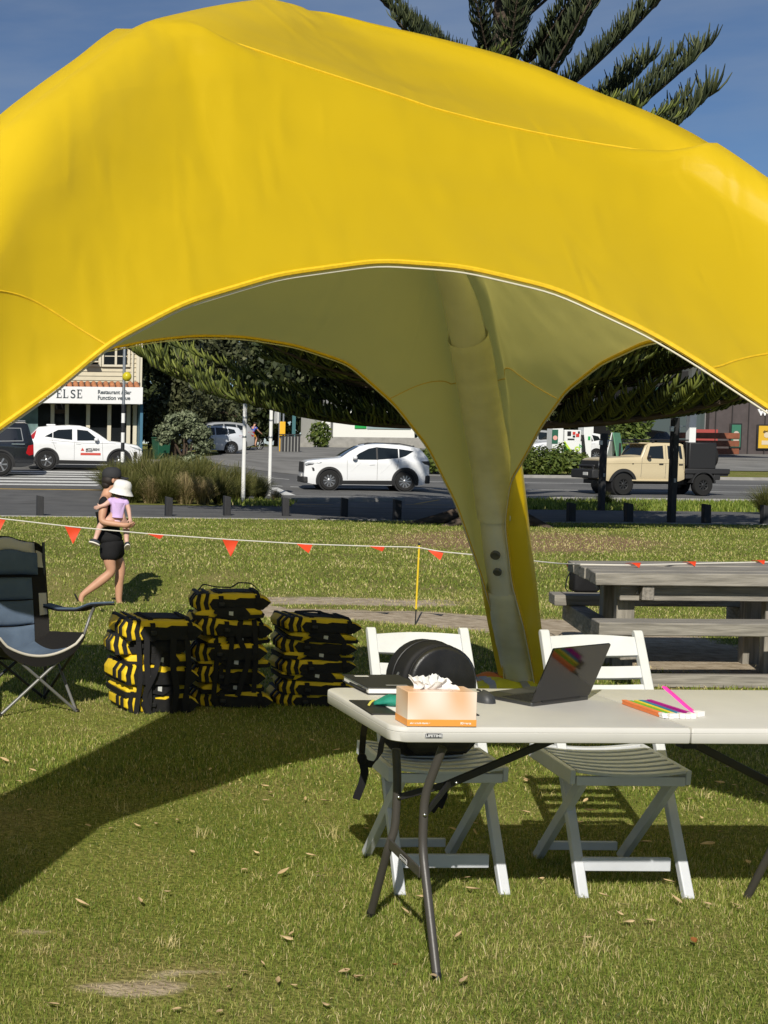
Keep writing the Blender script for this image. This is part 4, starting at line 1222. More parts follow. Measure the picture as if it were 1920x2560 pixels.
def vest(kind):
    t = thing('life_vest', 'x', 'life vest')
    if kind == 'A':
        h = .105; sh = slab([(-.235, .25 * h), (-.238, .62 * h), (-.215, .93 * h), (-.17, h), (0, 1.02 * h), (.15, .97 * h), (.225, .70 * h), (.245, .45 * h), (.22, .18 * h), (.15, .02 * h), (-.19, 0)], .34, 'shell', VY, t, 1.0)
        for k, x in enumerate((-.200, -.150)):
            slab([(x - .013, .0), (x - .006 - .02, .5 * h), (x - .008, h * 1.05), (x + .012, h * 1.05), (x + .001, .5 * h), (x + .011, -.0)], .356, 'stripe', VK, t, 2.0 + k, .001, 2, (.96, .99, 1))
        for y_ in (-.115, -.03):
            so = slab([(-.125, 1.03 * h), (-.17, 1.045 * h), (-.218, .975 * h), (-.247, .62 * h), (-.244, .22 * h), (-.19, .0), (-.125, .0)], .034, 'stripe', VK, t, 3.0, .001, 2, (.97, .99, 1)); so.location = (-.002, y_, .001)
        slab([(-.118, .04 * h), (-.140, .40 * h), (-.118, .74 * h), (.02, .66 * h), (.05, .76 * h), (.19, .74 * h), (.240, .45 * h), (.19, .03 * h)], .364, 'side_panel', VK, t, 5.0, .003, 3, (.93, .98, 1))
        slab([(-.10, .985 * h), (-.10, 1.06 * h), (.10, 1.06 * h), (.17, 1.0 * h), (.12, .97 * h)], .22, 'back_panel', VK, t, 6.0, .003)
        for x in (-.07, .155):
            b = MB(); b.ribbon([(x, .10, h + .010), (x, -.12, h + .010), (x + .002, -.178, h * .85), (x + .004, -.190, h * .45), (x + .004, -.184, .0)], .030, .003, (1, 0, 0)); b.build('strap', BLACKWEB, t)
        b = MB(); b.box((-.066, -.195, h * .42), (.036, .010, .024)); b.build('buckle', BLACK, t, bevel=.004)
    else:
        h = .075; slab([(-.20, .2 * h), (-.21, .6 * h), (-.17, .95 * h), (.16, .98 * h), (.215, .62 * h), (.20, .2 * h), (.15, 0), (-.16, 0)], .33, 'shell', VY, t, 8.0)
        slab([(-.12, 0), (-.06, .55 * h), (-.10, 1.03 * h), (.10, 1.04 * h), (.135, .5 * h), (.12, 0)], .352, 'centre_panel', VK, t, 9.0, .003, 3, (.94, .98, 1))
        slab([(-.215, .12 * h), (-.222, .52 * h), (-.12, .45 * h), (-.13, .05 * h)], .348, 'side_panel', VK, t, 10.0, .002)
        slab([(.11, .05 * h), (.12, .42 * h), (.222, .45 * h), (.215, .15 * h)], .348, 'side_panel', VK, t, 11.0, .002)
        b = MB(); b.box((.012, -.180, h * .55), (.026, .004, .030)); b.build('care_label', mat('white label', (.55, .56, .55), .6), t, rot=(0, R(4), 0))
        b = MB(); b.ribbon([(-.09, -.182, h * .75), (-.04, -.188, h * .45), (.03, -.187, h * .25), (.09, -.182, h * .6)], .020, .003, (0, .1, 1)); b.build('strap', BLACKWEB, t)
    return t
protoA, protoB = vest('A'), vest('B')
cmap = {}
for c_ in bpy.data.objects:
    if c_.parent: cmap.setdefault(c_.parent.name, []).append(c_)
ORD = ['lowest', 'second', 'third', 'fourth', 'fifth', 'sixth', 'seventh', 'eighth', 'ninth', 'tenth']
used = {'A': False, 'B': False}
stack_tops = {}
for sname, (px_, py_), kinds, hgt, rz0 in (('left', (382, 1783), 'ABABAA', .55, 6), ('middle', (576, 1771), 'ABABABABA', .69, 1), ('right', (790, 1766), 'AABABABA', .535, -3)):
    p = at(px_, py_); rnd = random.Random(sname); n = len(kinds); z = 0
    raw = [.105 if k == 'A' else .075 for k in kinds]; sc = hgt / sum(raw)
    for i, k in enumerate(kinds):
        proto = protoA if k == 'A' else protoB
        if not used[k]: o = proto; used[k] = True
        else: o = copy_tree(proto, None, cmap)
        top = i == n - 1
        o.location = (p.x + rnd.uniform(-.022, .022) + (.0 if sname != 'right' else .012 * (i / n)), p.y + .17 + rnd.uniform(-.02, .02), z)
        o.rotation_euler = (R(rnd.uniform(-3, 3)), R(rnd.uniform(-3.5, 3.5)), R(rz0 + rnd.uniform(-9, 9)))
        o.scale = (rnd.uniform(.93, 1.04), 1, sc * 1.2)
        z += raw[i] * sc
        pos = 'topmost' if top else ('lowest' if i == 0 else ORD[i] + ' from the bottom')
        o['label'] = f'yellow and black life vest, {pos} in the {sname} stack' if top or i == 0 else f'yellow and black life vest, {pos} of the {sname} stack'
        o['group'] = 'life vests stacked on the lawn'
    stack_tops[sname] = (p.x, p.y + .17, z)
def hang(parent, pts, w=.028, side=(1, 0, 0)):
    b = MB(); S_ = resample([Vector(q) for q in pts], np.linspace(0, 1, 24), 31); b.ribbon(S_, w, .003, side)
    o = b.build('strap', BLACKWEB, parent); return o
tops = [o for o in bpy.data.objects if o.name.startswith('life_vest') and 'topmost' in o.get('label', '')]
for o in tops:
    if 'left' in o['label']:
        hang(o, [(-.10, -.176, .06), (-.105, -.20, -.10), (-.085, -.215, -.30), (-.10, -.205, -.48)], .034)
        hang(o, [(.06, -.18, .02), (.05, -.21, -.12), (.08, -.215, -.26), (.05, -.21, -.42)], .036)
        hang(o, [(-.15, -.17, .02), (-.14, -.205, -.2), (-.16, -.205, -.36), (-.13, -.21, -.50)], .03)
        hang(o, [(-.02, -.19, -.05), (-.06, -.225, -.16), (-.12, -.22, -.28), (-.06, -.23, -.44), (.03, -.22, -.50), (.07, -.215, -.40), (.05, -.2, -.28)], .03)
        hang(o, [(.14, -.18, .03), (.15, -.21, -.15), (.13, -.21, -.33), (.16, -.20, -.47)], .032)
    elif 'middle' in o['label']:
        hang(o, [(.06, -.18, .0), (.03, -.21, -.15), (.09, -.215, -.3), (.02, -.21, -.52)], .034)
        hang(o, [(-.12, -.17, .0), (-.10, -.21, -.25), (-.13, -.21, -.55)], .03)
        hang(o, [(-.02, -.17, .03), (-.01, -.21, -.2), (-.05, -.21, -.45)], .03)
        hang(o, [(.13, -.17, .03), (.14, -.21, -.25), (.12, -.21, -.5)], .03)
        hang(o, [(-.20, .0, .10), (-.16, -.02, .155), (-.08, -.02, .135), (.02, -.02, .13), (.06, -.02, .16), (.14, -.02, .155), (.20, -.02, .10)], .02, (0, 1, .2))
    else:
        hang(o, [(-.10, .10, .115), (.0, .02, .135), (.09, -.06, .118), (.16, -.12, .09)], .026, (0, 1, .3))
        hang(o, [(.05, .10, .12), (.03, .0, .13), (.12, -.08, .112), (.20, -.10, .08)], .026, (0, 1, .3))

# a fallen vest corner behind the left stack
# ------------------------------------------------------------------ camping chair
CB = mat('slate blue canvas', (.085, .12, .18), .8, spec=.2, var=.1, scale=9, bump=.4, bscale=22, bdist=.008)
CK = mat('black canvas', (.014, .013, .013), .8, spec=.2, bump=.4, bscale=22, bdist=.008)
CG = mat('pale grey canvas', (.50, .47, .43), .8, spec=.2, bump=.3, bscale=22, bdist=.006)
FRM = mat('grey painted steel tube', (.20, .20, .20), .35, metal=.4)
FRD = mat('dark steel tube', (.035, .035, .037), .4, metal=.3)
fr = at(191, 1782); rz = R(20)
ctr = Vector((fr.x, fr.y, 0)) - Matrix.Rotation(rz, 3, 'Z') @ Vector((.25, -.24, 0))
cc = thing('camping_chair', 'blue and black folding camping chair with steel tube legs', 'camping chair', ctr, rz)
def tube(a, b_, r_=.0095, m=FRM, name='leg'):
    b = MB(); b.tube([a, b_], r_, 10); return b.build(name, m, cc, smooth=True)
for s in (1, -1):
    tube((.25 * s, -.24, .01), (-.27 * s, -.255, .445), name='leg')
    tube((.25 * s, -.235, .01), (.255 * s, .20, .40), name='leg')
    tube((.25 * s, .24, .01), (.275 * s, -.25, .445), m=FRD, name='leg')
    tube((.25 * s, .245, .01), (-.25 * s, .23, .40), m=FRD, name='leg')
    b = MB(); b.tube([(.255 * s, .235, .02), (.262 * s, .25, .40), (.275 * s, .34, .99)], .0095, 10); b.build('back_post', FRD, cc, smooth=True)
    b = MB(); b.tube(bend([(.272 * s, -.25, .43), (.285 * s, -.27, .50), (.325 * s, -.262, .60), (.335 * s, -.30, .66)]), .0095, 10); b.build('arm_post', FRM, cc, smooth=True)
    b = MB(); S_ = resample([Vector(q) for q in ((.275 * s, .28, .60), (.30 * s, .10, .592), (.325 * s, -.12, .615), (.345 * s, -.27, .665), (.37 * s, -.42, .685))], np.linspace(0, 1, 20), 61)
    b.ribbon(S_, .07, .012, (1, 0, 0)); ar = b.build('armrest', CB, cc, bevel=.003)
    b = MB(); b.ribbon([p + Vector((0, 0, -.012)) for p in S_], .075, .010, (1, 0, 0)); b.build('armrest_edge', CK, ar, bevel=.003)
    for yy in (-.24, .24):
        b = MB(); b.ellipsoid((.25 * s, yy, .012), (.02, .02, .014), 10, 6); b.build('foot', BLACK, cc, smooth=True)
def seat_pt(u, v):
    """u -1..1 across, v 0 front edge .. 1 back"""
    y = -.27 + .50 * v; sag = (1 - u * u) * (.105 + .05 * math.sin(math.pi * v))
    return Vector((u * .285, y, .455 - .03 * v - sag + .03 * max(0, abs(u) - .8) * 5 * (1 - v)))
def back_pt(u, v):
    """v 0 at the seat .. 1 at the top"""
    q = 1 - u * u
    return Vector((u * (.275 + .012 * v), .21 + .155 * v ** 1.2 + .05 * q * (1 - .3 * v), (.33 + .655 * v) - .07 * q * (1 - v) ** 2 + .02 * q * v - .07 * abs(u) ** 5 * float(sm(.7, 1, v)) + .012 * math.sin(u * 7 + 1) * float(sm(.7, 1, v))))
def cloth(fn, u0, u1, v0, v1, off, th, name, m, parent, nu=14, nv=12, puff=0.0, wr=.003):
    b = MB()
    def P(u, v, o):
        e = .01; du = fn(min(1, u + e), v) - fn(max(-1, u - e), v); dv = fn(u, min(1, v + e)) - fn(u, max(0, v - e)); n_ = du.cross(dv).normalized()
        fu = (u - u0) / (u1 - u0); fv = (v - v0) / (v1 - v0)
        pf = puff * (16 * fu * (1 - fu) * fv * (1 - fv)) ** .35 if o > 0 else 0
        return fn(u, v) + n_ * (off + o + pf + wr * noise.noise(Vector((u * 4, v * 6, off * 100))))
    U = np.linspace(u0, u1, nu); V = np.linspace(v0, v1, nv)
    top = [[P(u, v, th) for u in U] for v in V]; bot = [[P(u, v, 0) for u in U] for v in V]
    b.grid(top); k = len(b.v); b.grid(bot)
    n = nu; m2 = nv
    edge = [i for i in range(n)] + [r_ * n + n - 1 for r_ in range(1, m2)] + [(m2 - 1) * n + i for i in range(n - 2, -1, -1)] + [r_ * n for r_ in range(m2 - 2, 0, -1)]
    for a, c in zip(edge, edge[1:] + edge[:1]): b.f.append([a, c, c + k, a + k])
    return b.build(name, m, parent, smooth=True, angle=60)
cloth(seat_pt, -1, 1, 0, 1, 0, .012, 'seat', CK, cc, wr=.005)
cloth(seat_pt, -.62, .62, .03, .98, .013, .006, 'seat_cushion', CB, cc, puff=.014)
b = MB(); b.tube([seat_pt(u, 0) + Vector((0, -.004, .010)) for u in np.linspace(-.95, .95, 24)], .008, 8); b.build('seat_piping', CG, cc, smooth=True)
b = MB(); rows = [[seat_pt(u, 0) + Vector((0, -.006, .0)), seat_pt(u, 0) + Vector((0, .0, -.055 * (1 - .5 * u * u)))] for u in np.linspace(-1, 1, 24)]; b.grid(rows); b.build('seat_front_flap', CK, cc, smooth=True)
cloth(back_pt, -1, 1, 0, 1, 0, .012, 'backrest', CK, cc, wr=.006)
for v0, v1 in ((.02, .25), (.26, .46), (.47, .66)):
    cloth(back_pt, -.66, .66, v0, v1, .013, .008, 'back_cushion', CB, cc, puff=.020, wr=.006)
cloth(back_pt, -.80, .80, .685, .90, .016, .025, 'head_pillow', CB, cc, puff=.035, wr=.016)
cloth(back_pt, -.76, .76, .885, 1.0, .016, .02, 'head_pillow_top', CG, cc, puff=.03, wr=.016)
b = MB(); b.tube([back_pt(u, 1.0) + Vector((0, -.012, .006 + .012 * noise.noise(Vector((u * 4, 0, 1))))) for u in np.linspace(-1, 1, 30)], .010, 8); b.build('back_piping', CK, cc, smooth=True)
for s in (1, -1):
    cloth(back_pt, min(s * .80, s * .985), max(s * .80, s * .985), .76, .94, .013, .004, 'side_flash', CG, cc, nu=5, nv=6)
    cloth(back_pt, min(s * .80, s * .97), max(s * .80, s * .97), .32, .52, .013, .004, 'side_flash', CG, cc, nu=5, nv=6)

# ------------------------------------------------------------------ rope with orange-red pennants, yellow marker pole
ROPE = mat('white rope', (.66, .63, .56), .8, bump=.4, bscale=300, bdist=.002)
FLAG = mat('orange red plastic pennant', (.85, .075, .02), .55, spec=.4, trans=.25)
pole_p = at(1038, 1562)
pole_top = atY(1048, 1366, pole_p.y)
pt_ = thing('marker_pole', 'thin yellow marker pole carrying the pennant rope', 'pole', (pole_p.x, pole_p.y, 0))
b = MB(); b.tube([pole_p + Vector((0, 0, -.03)), pole_p.lerp(pole_top, .25)], .006, 8); b.build('black_base', BLACK, pt_, smooth=True, world=True)
b = MB(); b.tube([pole_p.lerp(pole_top, .2), pole_top + Vector((0, 0, .015))], .0085, 8); b.build('shaft', mat('yellow pole paint', (.75, .52, .02), .5), pt_, smooth=True, world=True)
b = MB(); b.ellipsoid(pole_top + Vector((0, 0, .02)), (.012, .012, .016), 8, 6); b.build('hook', BLACK, pt_, smooth=True, world=True)
RP = [(-160, 1282, 12.6), (0, 1296, 12.6), (190, 1318, 12.65), (390, 1336, 12.7), (575, 1349, 12.75), (757, 1360, 12.8), (940, 1366, 12.88), (1048, 1368, pole_p.y), (1092, 1378, 12.9), (1185, 1387, 12.6), (1330, 1402, 11.9), (1400, 1409, 11.5)]
rope_pts = [atY(*q) for q in RP]
def on_pic(px, py): return at(px, py, .766)
rope_pts += [on_pic(px, py) for px, py in ((1448, 1411), (1575, 1413), (1735, 1409), (1920, 1405), (2100, 1404))]
bn = thing('pennant_rope', 'white rope strung with small orange-red triangular pennants', 'bunting', (pole_p.x, pole_p.y, 0))
rp_s = resample(rope_pts, np.linspace(0, 1, 140), 13)
b = MB(); b.tube(rp_s, .0055, 6); b.build('rope', ROPE, bn, smooth=True, world=True)
def rope_at(px):
    best = min(range(len(rp_s)), key=lambda i: abs(PPX + F_PX * (rp_s[i] - Vector((0, 0, CAM_H))).dot(RT) / (rp_s[i] - Vector((0, 0, CAM_H))).dot(FW) - px))
    d = (rp_s[min(best + 1, 139)] - rp_s[max(best - 1, 0)]).normalized(); return rp_s[best], d
for px_, drop, tilt, on in ((-14, .15, .25, 0), (189, .150, .15, 0), (390, .034, 1.2, 0), (575, .150, .2, 0), (757, .075, .7, 0), (940, .038, 1.1, 0), (1092, .075, .75, 0),
                        (1416, .055, .8, 0), (1577, .05, 1.3, 1), (1730, .055, 1.2, 1), (1890, .05, 1.2, 1)):
    p, d = rope_at(px_); w_ = .075; k = .98
    b = MB(); rows = []
    for i in range(7):
        f = i / 6; ww = w_ * (1 - f) + .002; y = -math.sin(tilt) * .10 * f * (1.0 if not on else .6); z = -drop * f if not on else .012 - .03 * f + .02 * math.sin(3 * f)
        rows.append([p + d * (s * ww + (.02 * f if tilt > .6 else 0)) + Vector((0, y + .006 * math.sin(5 * f + s), z)) for s in (-1, -.33, .33, 1)])
    b.grid(rows); b.build('pennant', FLAG, bn, smooth=True, world=True)

# ------------------------------------------------------------------ picnic table
def wood(name, c, stretch):
    m = mat(name, c, .85, spec=.2, var=.35, scale=3, bump=.6, bscale=9, stretch=stretch, bdist=.006, detail=8)
    return m
WOODX = wood('weathered grey timber', (.25, .232, .20), (1.2, 14, 14)); WOODY = wood('weathered grey timber crosswise', (.235, .215, .185), (14, 1.2, 14)); WOODZ = wood('weathered grey timber upright', (.25, .23, .195), (14, 14, 1.2))
o_ = at(1490, 1433, .75); pic = thing('picnic_table', 'big weathered grey timber picnic table with attached benches', 'picnic table', (o_.x, o_.y, 0), R(1.2))
SK = .285                                                 # the ends are cut at a slant
def pb(x0, x1, y0, y1, z0, z1, name, m, bev=.006, seed=0, parent=None):
    b = MB(); rnd = random.Random(seed * 7 + int(y0 * 100)); j = lambda: rnd.uniform(-.004, .004)
    vs = []
    for z in (z0, z1):
        for y, x in ((y0, x0), (y0, x1), (y1, x1), (y1, x0)): vs.append((x + SK * (y) + j(), y + j(), z + j()))
    b.add(vs, [(0, 3, 2, 1), (4, 5, 6, 7), (0, 1, 5, 4), (1, 2, 6, 5), (2, 3, 7, 6), (3, 0, 4, 7)])
    return b.build(name, m, parent or pic, bevel=bev)
PL_ = 1.85
for k in range(5): pb(-.0 + .012 * (k % 2), PL_ - .01 * (k % 3), .0 + k * .222, .215 + k * .222, .665, .752 + .003 * (k % 2), 'plank', WOODX, .007, k)
for k, y in enumerate((-.43, 1.35)): pb(-.05 if k == 0 else -.05, PL_ - .05, y, y + .29, .365, .452, 'bench_plank', WOODX, .008, 20 + k)
for x in (.27, 1.36):
    for y in (.22, .73): pb(x - .06, x + .07, y, y + .13, -.02, .664, 'post', WOODZ, .006, 31)
    pb(x + (-.19 if x < 1 else .09), x + (-.06 if x < 1 else .22), -.52, 1.70, .215, .362, 'cross_beam', WOODY, .006, 41)
    pb(x + .072, x + .16, .03, 1.07, .555, .663, 'cross_beam', WOODY, .006, 43)
pb(.20, 1.75, .115, .205, .548, .662, 'long_beam', WOODX, .006, 51)
pb(.20, 1.75, .90, .99, .548, .662, 'long_beam', WOODX, .006, 52)
for x in (.33, 1.45):
    b = MB(); b.lathe([(.014, 0), (.012, .008), (.001, .010)], 10, Matrix.Translation((x + SK * .11, .113, .605)) @ Matrix.Rotation(R(90), 4, 'X')); b.build('bolt', STEEL, pic, smooth=True)
pb(.30, 1.9, -.36, -.28, .0, .09, 'ground_beam', WOODX, .006, 61)
# black bag on the far bench
bgp = at(1476, 1484, .455); bag = thing('black_bag', 'black bag with a loop strap on the far bench under the picnic table', 'bag', (bgp.x + .02, bgp.y + .15, .455), 0)
pillow([(x * .8, z * .55) for x, z in arch_outline(.27, .36, .5)], .06, -.05, .03).build('body', NYLON, bag, smooth=True, angle=60)
b = MB(); b.ribbon([(-.12, 0, .17), (-.16, -.02, .10), (-.17, -.03, .03), (-.15, -.03, .002)], .018, .003, (0, 1, 0)); b.build('strap', BLACKWEB, bag)

# ------------------------------------------------------------------ hi-vis garments in a heap at the foot of the rear tent leg
HY = mat('hi vis yellow', (.70, .62, .02), .7, var=.1, scale=9, bump=.6, bscale=14, bdist=.012); HO = mat('hi vis orange', (.72, .20, .015), .7, var=.12, scale=9, bump=.6, bscale=14, bdist=.012); HR = mat('reflective tape', (.40, .38, .35), .35, metal=.3)
HD = mat('dark red cloth', (.30, .03, .015), .7)
def garment(loc, rz_, sx, sy, sz, ma, label, seed, mb_):
    t = thing('safety_vest', label, 'safety vest', loc, rz_, 'folded safety vests heaped at the tent leg')
    b = MB(); rows = []
    for i in range(15):
        row = []
        for k in range(15):
            u = i / 14 * 2 - 1; v = k / 14 * 2 - 1
            e = (max(0, 1 - abs(u) ** 4) * max(0, 1 - abs(v) ** 4)) ** .5
            z = sz * e * (.75 + .6 * noise.noise(Vector((u * 1.7, v * 1.7, seed)))) + .012 * noise.noise(Vector((u * 5, v * 5, seed + 4)))
            row.append((u * sx / 2, v * sy / 2, max(.0, z)))
        rows.append(row)
    b.grid(rows); b.build('cloth', ma, t, smooth=True, angle=80)
    for x, m_, w_ in ((-.12, HR, .045), (.10, mb_, .05)):
        b = MB(); rows = []
        for k in range(15):
            v = k / 14 * 2 - 1; r2 = []
            for du in (-w_ / sx, w_ / sx):
                u = x / (sx / 2) + du; e = (max(0, 1 - abs(u) ** 4) * max(0, 1 - abs(v) ** 4)) ** .5
                z = sz * e * (.75 + .6 * noise.noise(Vector((u * 1.7, v * 1.7, seed)))) + .012 * noise.noise(Vector((u * 5, v * 5, seed + 4)))
                r2.append((u * sx / 2, v * sy / 2, max(0, z) + .004))
            rows.append(r2)
        b.grid(rows); b.build('tape', m_, t, smooth=True)
    return t
g0 = at(1225, 1712); garment((g0.x, g0.y + .05, .0), R(8), .40, .34, .075, HO, 'folded yellow and orange safety vest at the left of the heap', 3.1, HD)
g1_ = at(1262, 1722); garment((g1_.x, g1_.y, .0), R(-6), .46, .34, .07, HY, 'bulky yellow safety vest with grey tape in front of the tent leg', 8.4, HR)
g2 = at(1335, 1726); garment((g2.x, g2.y, .0), R(20), .38, .30, .05, HY, 'flat yellow safety vest at the right of the heap by the laptop', 5.7, HD)
# ================================================================== background: street furniture, buildings, planting
BOLL = mat('charcoal stained post', (.022, .022, .024), .7, var=.25, scale=8, bump=.3, bscale=20, stretch=(6, 6, 1))
def place(px, y):
    """ground point seen in column px at depth y"""
    x = X(px, y)
    for _ in range(3):
        z = g1(x, y); x = atY(px, 1118 + (CAM_H - z) * F_PX / y, y).x
    return Vector((x, y, g1(x, y)))
def post_mesh():
    b = MB(); w = .075; h = .47
    vs = [(-w, -w, -.05), (w, -w, -.05), (w, w, -.05), (-w, w, -.05), (-w, -w, h - .02), (w, -w, h - .05), (w, w, h - .05), (-w, w, h - .02)]
    b.add(vs, [(0, 3, 2, 1), (4, 5, 6, 7), (0, 1, 5, 4), (1, 2, 6, 5), (2, 3, 7, 6), (3, 0, 4, 7)])
    return b
bpx = [(100, 1290), (421, 1291), (567, 1290), (714, 1291), (860, 1292), (992, 1301), (1427, 1306), (1571, 1305), (1765, 1309), (1912, 1311)]
names_ = ['at the far left by the person with the child', 'in front of the tussock bed', 'just left of the white pole base', 'right of the tall white pole', 'below the nose of the white car', 'beside the tent leg under the pine', 'left of the first tall black post', 'between the two tall black posts', 'right of the two tall black posts', 'at the far right by the grass clump']
proto_b = None
for (px_, py_), nm_ in zip(bpx, names_):
    p = at(px_, py_)
    if proto_b is None:
        o = post_mesh().build('bollard', BOLL, None, bevel=.008); proto_b = o
    else:
        o = proto_b.copy(); col.objects.link(o)
    rnd = random.Random(px_); o.location = (p.x, p.y, g1(p.x, p.y)); o.rotation_euler = (R(rnd.uniform(-1.5, 1.5)), R(rnd.uniform(-2, 2)), R(rnd.uniform(-8, 8))); o.scale = (1, 1, rnd.uniform(.95, 1.06))
    tag(o, 'short black wooden bollard ' + nm_, 'bollard', 'bollards along the footpath')

# white poles
PW = mat('white pole paint', (.74, .74, .72), .45, var=.05, scale=5)
def white_pole(px, py_base, y, h, label, sign=False):
    p = place(px, y); t = thing('white_pole', label, 'pole', p)
    b = MB(); b.tube([(0, 0, -.02), (0, 0, h)], .055, 12); b.build('shaft', PW, t, smooth=True)
    b = MB(); b.box((.10, -.02, h - .08), (.20, .10, .09)); b.tube([(0, 0, h), (0, 0, h + .04)], .065, 12); b.build('bracket', PW, t, bevel=.01)
    b = MB(); b.box((0, 0, .0), (.34, .34, .05)); b.build('base_plate', CONC, t, bevel=.008)
    if sign:
        b = MB(); b.box((.17, .03, h - .35), (.035, .5, .62)); b.build('sign_plate', PW, t, bevel=.004)
        b = MB(); b.tube([(0, 0, h), (0, 0, h + .35)], .03, 10); b.build('top_rod', PW, t, smooth=True)
    for z in (h * .62, h * .8):
        b = MB(); b.lathe([(.058, 0), (.060, .02), (.060, .05), (.058, .06)], 12, Matrix.Translation((0, 0, z))); b.build('clamp', STEEL, t, smooth=True)
    return t
white_pole(607, 1260, 39.3, 2.95, 'slim white pole with a short bracket on top, nearer of the two white poles')
white_pole(673, 1235, 45.0, 2.98, 'slim white pole with an edge-on sign plate, farther of the two white poles', True)

# zebra crossing beacon
p = place(305, 47.0); t = thing('crossing_beacon', 'black and white banded crossing pole with a yellow globe', 'beacon pole', p)
zb = lambda py: 1.62 + (1109 - py) / F_PX * 47.0 - p.z
bands = [(1220, 1154, 'k'), (1154, 1128, 'w'), (1128, 1105, 'k'), (1105, 1080, 'w'), (1080, 1056, 'k'), (1056, 1032, 'w'), (1032, 1010, 'k')]
MBK = mat('black band paint', (.015, .015, .016), .4)
for a, c, k in bands:
    b = MB(); b.tube([(0, 0, max(-.02, zb(a))), (0, 0, zb(c))], .062, 12); b.build('band', PW if k == 'w' else MBK, t, smooth=True)
b = MB(); b.tube([(0, 0, zb(1010)), (0, 0, zb(840))], .050, 12); b.build('shaft', STEEL, t, smooth=True)
b = MB(); b.box((.02, 0, zb(957)), (.16, .05, .04)); b.build('bracket', STEEL, t, bevel=.005)
b = MB(); b.ellipsoid((.09, -.05, zb(941)), (.155, .155, .155), 20, 14); b.build('globe', mat('yellow globe', (.72, .62, .03), .3, trans=.3), t, smooth=True)

# two tall dark posts under the pine
for px_, y, h, lb in ((1503, 37.6, 2.05, 'tall black post left of the beige utility truck, with a metal fitting near its top'), (1678, 31.8, 2.35, 'tall black post in front of the beige truck cab, nearer of the two tall posts')):
    p = place(px_, y); t = thing('dark_post', lb, 'post', p, R(10))
    w = .068
    b = MB(); b.box((0, 0, h / 2 - .03), (w * 2, w * 2, h + .06)); b.build('shaft', BOLL, t, bevel=.008)
    b = MB(); b.box((-.02, -.03, h - .25), (.24, .06, .12)); b.box((.14, -.03, h - .19), (.22, .03, .03)); b.build('fitting', STEEL, t, bevel=.006)
    b = MB(); b.box((0, -w - .004, .95), (.055, .008, .09)); b.build('reflector', mat('grey tag', (.35, .36, .36), .3), t)

# yellow post and two thin poles at the far end of the car park
for px_, lb in ((697, 'left thin grey pole at the back of the car park'), (706.5, 'right thin grey pole at the back of the car park')):
    p = place(px_, 82); b = MB(); b.tube([(0, 0, 0), (0, 0, 2.65)], .06, 10); o = b.build('thin_pole', STEEL, None, smooth=True, loc=p); tag(o, lb, 'pole', 'thin grey poles behind the car park')
p = place(704.5, 80.5); b = MB(); b.box((0, 0, .85), (.32, .12, 1.7)); o = b.build('yellow_post', mat('yellow post paint', (.75, .42, .02), .5), None, bevel=.03, loc=p); tag(o, 'flat yellow marker post at the back of the car park', 'post')
p = place(724, 80); t = thing('slatted_bin', 'dark slatted litter bin enclosure beside the yellow post', 'bin', p)
for k in range(6):
    b = MB(); b.box((-.45 + k * .18, -.3, .5), (.10, .04, .9)); b.build('slat', BOLL, t)
b = MB(); b.box((0, 0, .45), (.95, .5, .85)); b.build('liner', mat('pale liner', (.25, .25, .24), .7), t); b = MB(); b.box((0, -.02, .98), (1.1, .7, .05)); b.build('top', BOLL, t)
p = place(733, 92); b = MB(); b.box((0, 0, 1.2), (.22, .1, 2.4)); o = b.build('slim_sign', mat('teal sign', (.05, .14, .15), .5), None, bevel=.01, loc=p); tag(o, 'slim dark teal upright sign behind the litter bin', 'sign')
# green wheelie bins
GB = mat('green bin plastic', (.012, .075, .04), .45)
for px_, y, lb in ((402, 58.6, 'dark green wheelie bin left of the grey-green bush'),):
    p = place(px_, y); t = thing('wheelie_bin', lb, 'bin', p, R(15))
    b = MB(); b.add([(-.24, -.28, .06), (.24, -.28, .06), (.24, .24, .06), (-.24, .24, .06), (-.29, -.34, .95), (.29, -.34, .95), (.29, .34, .95), (-.29, .34, .95)], [(0, 3, 2, 1), (4, 5, 6, 7), (0, 1, 5, 4), (1, 2, 6, 5), (2, 3, 7, 6), (3, 0, 4, 7)]); b.build('body', GB, t, bevel=.03)
    b = MB(); b.box((0, -.01, .99), (.62, .72, .06)); b.build('lid', GB, t, bevel=.02)
    for s in (-1, 1):
        b = MB(); b.lathe([(.02, -.03), (.10, -.025), (.10, .025), (.02, .03)], 14, Matrix.Translation((.22 * s, .28, .10)) @ Matrix.Rotation(R(90), 4, 'Y')); b.build('wheel', RUBBER, t, smooth=True)

# ------------------------------------------------------------------ restaurant on the left
CREAM = mat('cream weatherboard', (.52, .46, .33), .6, var=.05, scale=4); CREAMT = mat('cream trim', (.60, .55, .43), .55)
DGLASS = mat('dark shop glass', (.012, .014, .016), .06, spec=.6); DKIN = mat('dark interior', (.012, .011, .010), .8)
SIGNW = mat('white sign board', (.74, .74, .74), .5); SIGNT = mat('dark sign lettering', (.035, .05, .06), .5)
TERRA = mat('terracotta tile', (.42, .17, .075), .75, var=.25, scale=4); BLUEP = mat('blue painted timber', (.045, .14, .22), .6); TEALP = mat('faded teal mural', (.12, .19, .19), .8, var=.4, scale=2)
YR = 62.0
rr = place(341, YR)
rest = thing('restaurant', 'cream weatherboard restaurant building with a white shop sign above dark windows', 'building', (rr.x, YR, rr.z))
def zr(py): return 1.62 + (1111 - py) / F_PX * YR - rr.z
def xr(px): return X(px, YR) - rr.x
W0 = xr(-260)
b = MB(); b.box((W0 / 2 - .06, 4.5, 4.6), (-W0 - .2, 8.2, 9.2)); b.build('core', DKIN, rest)
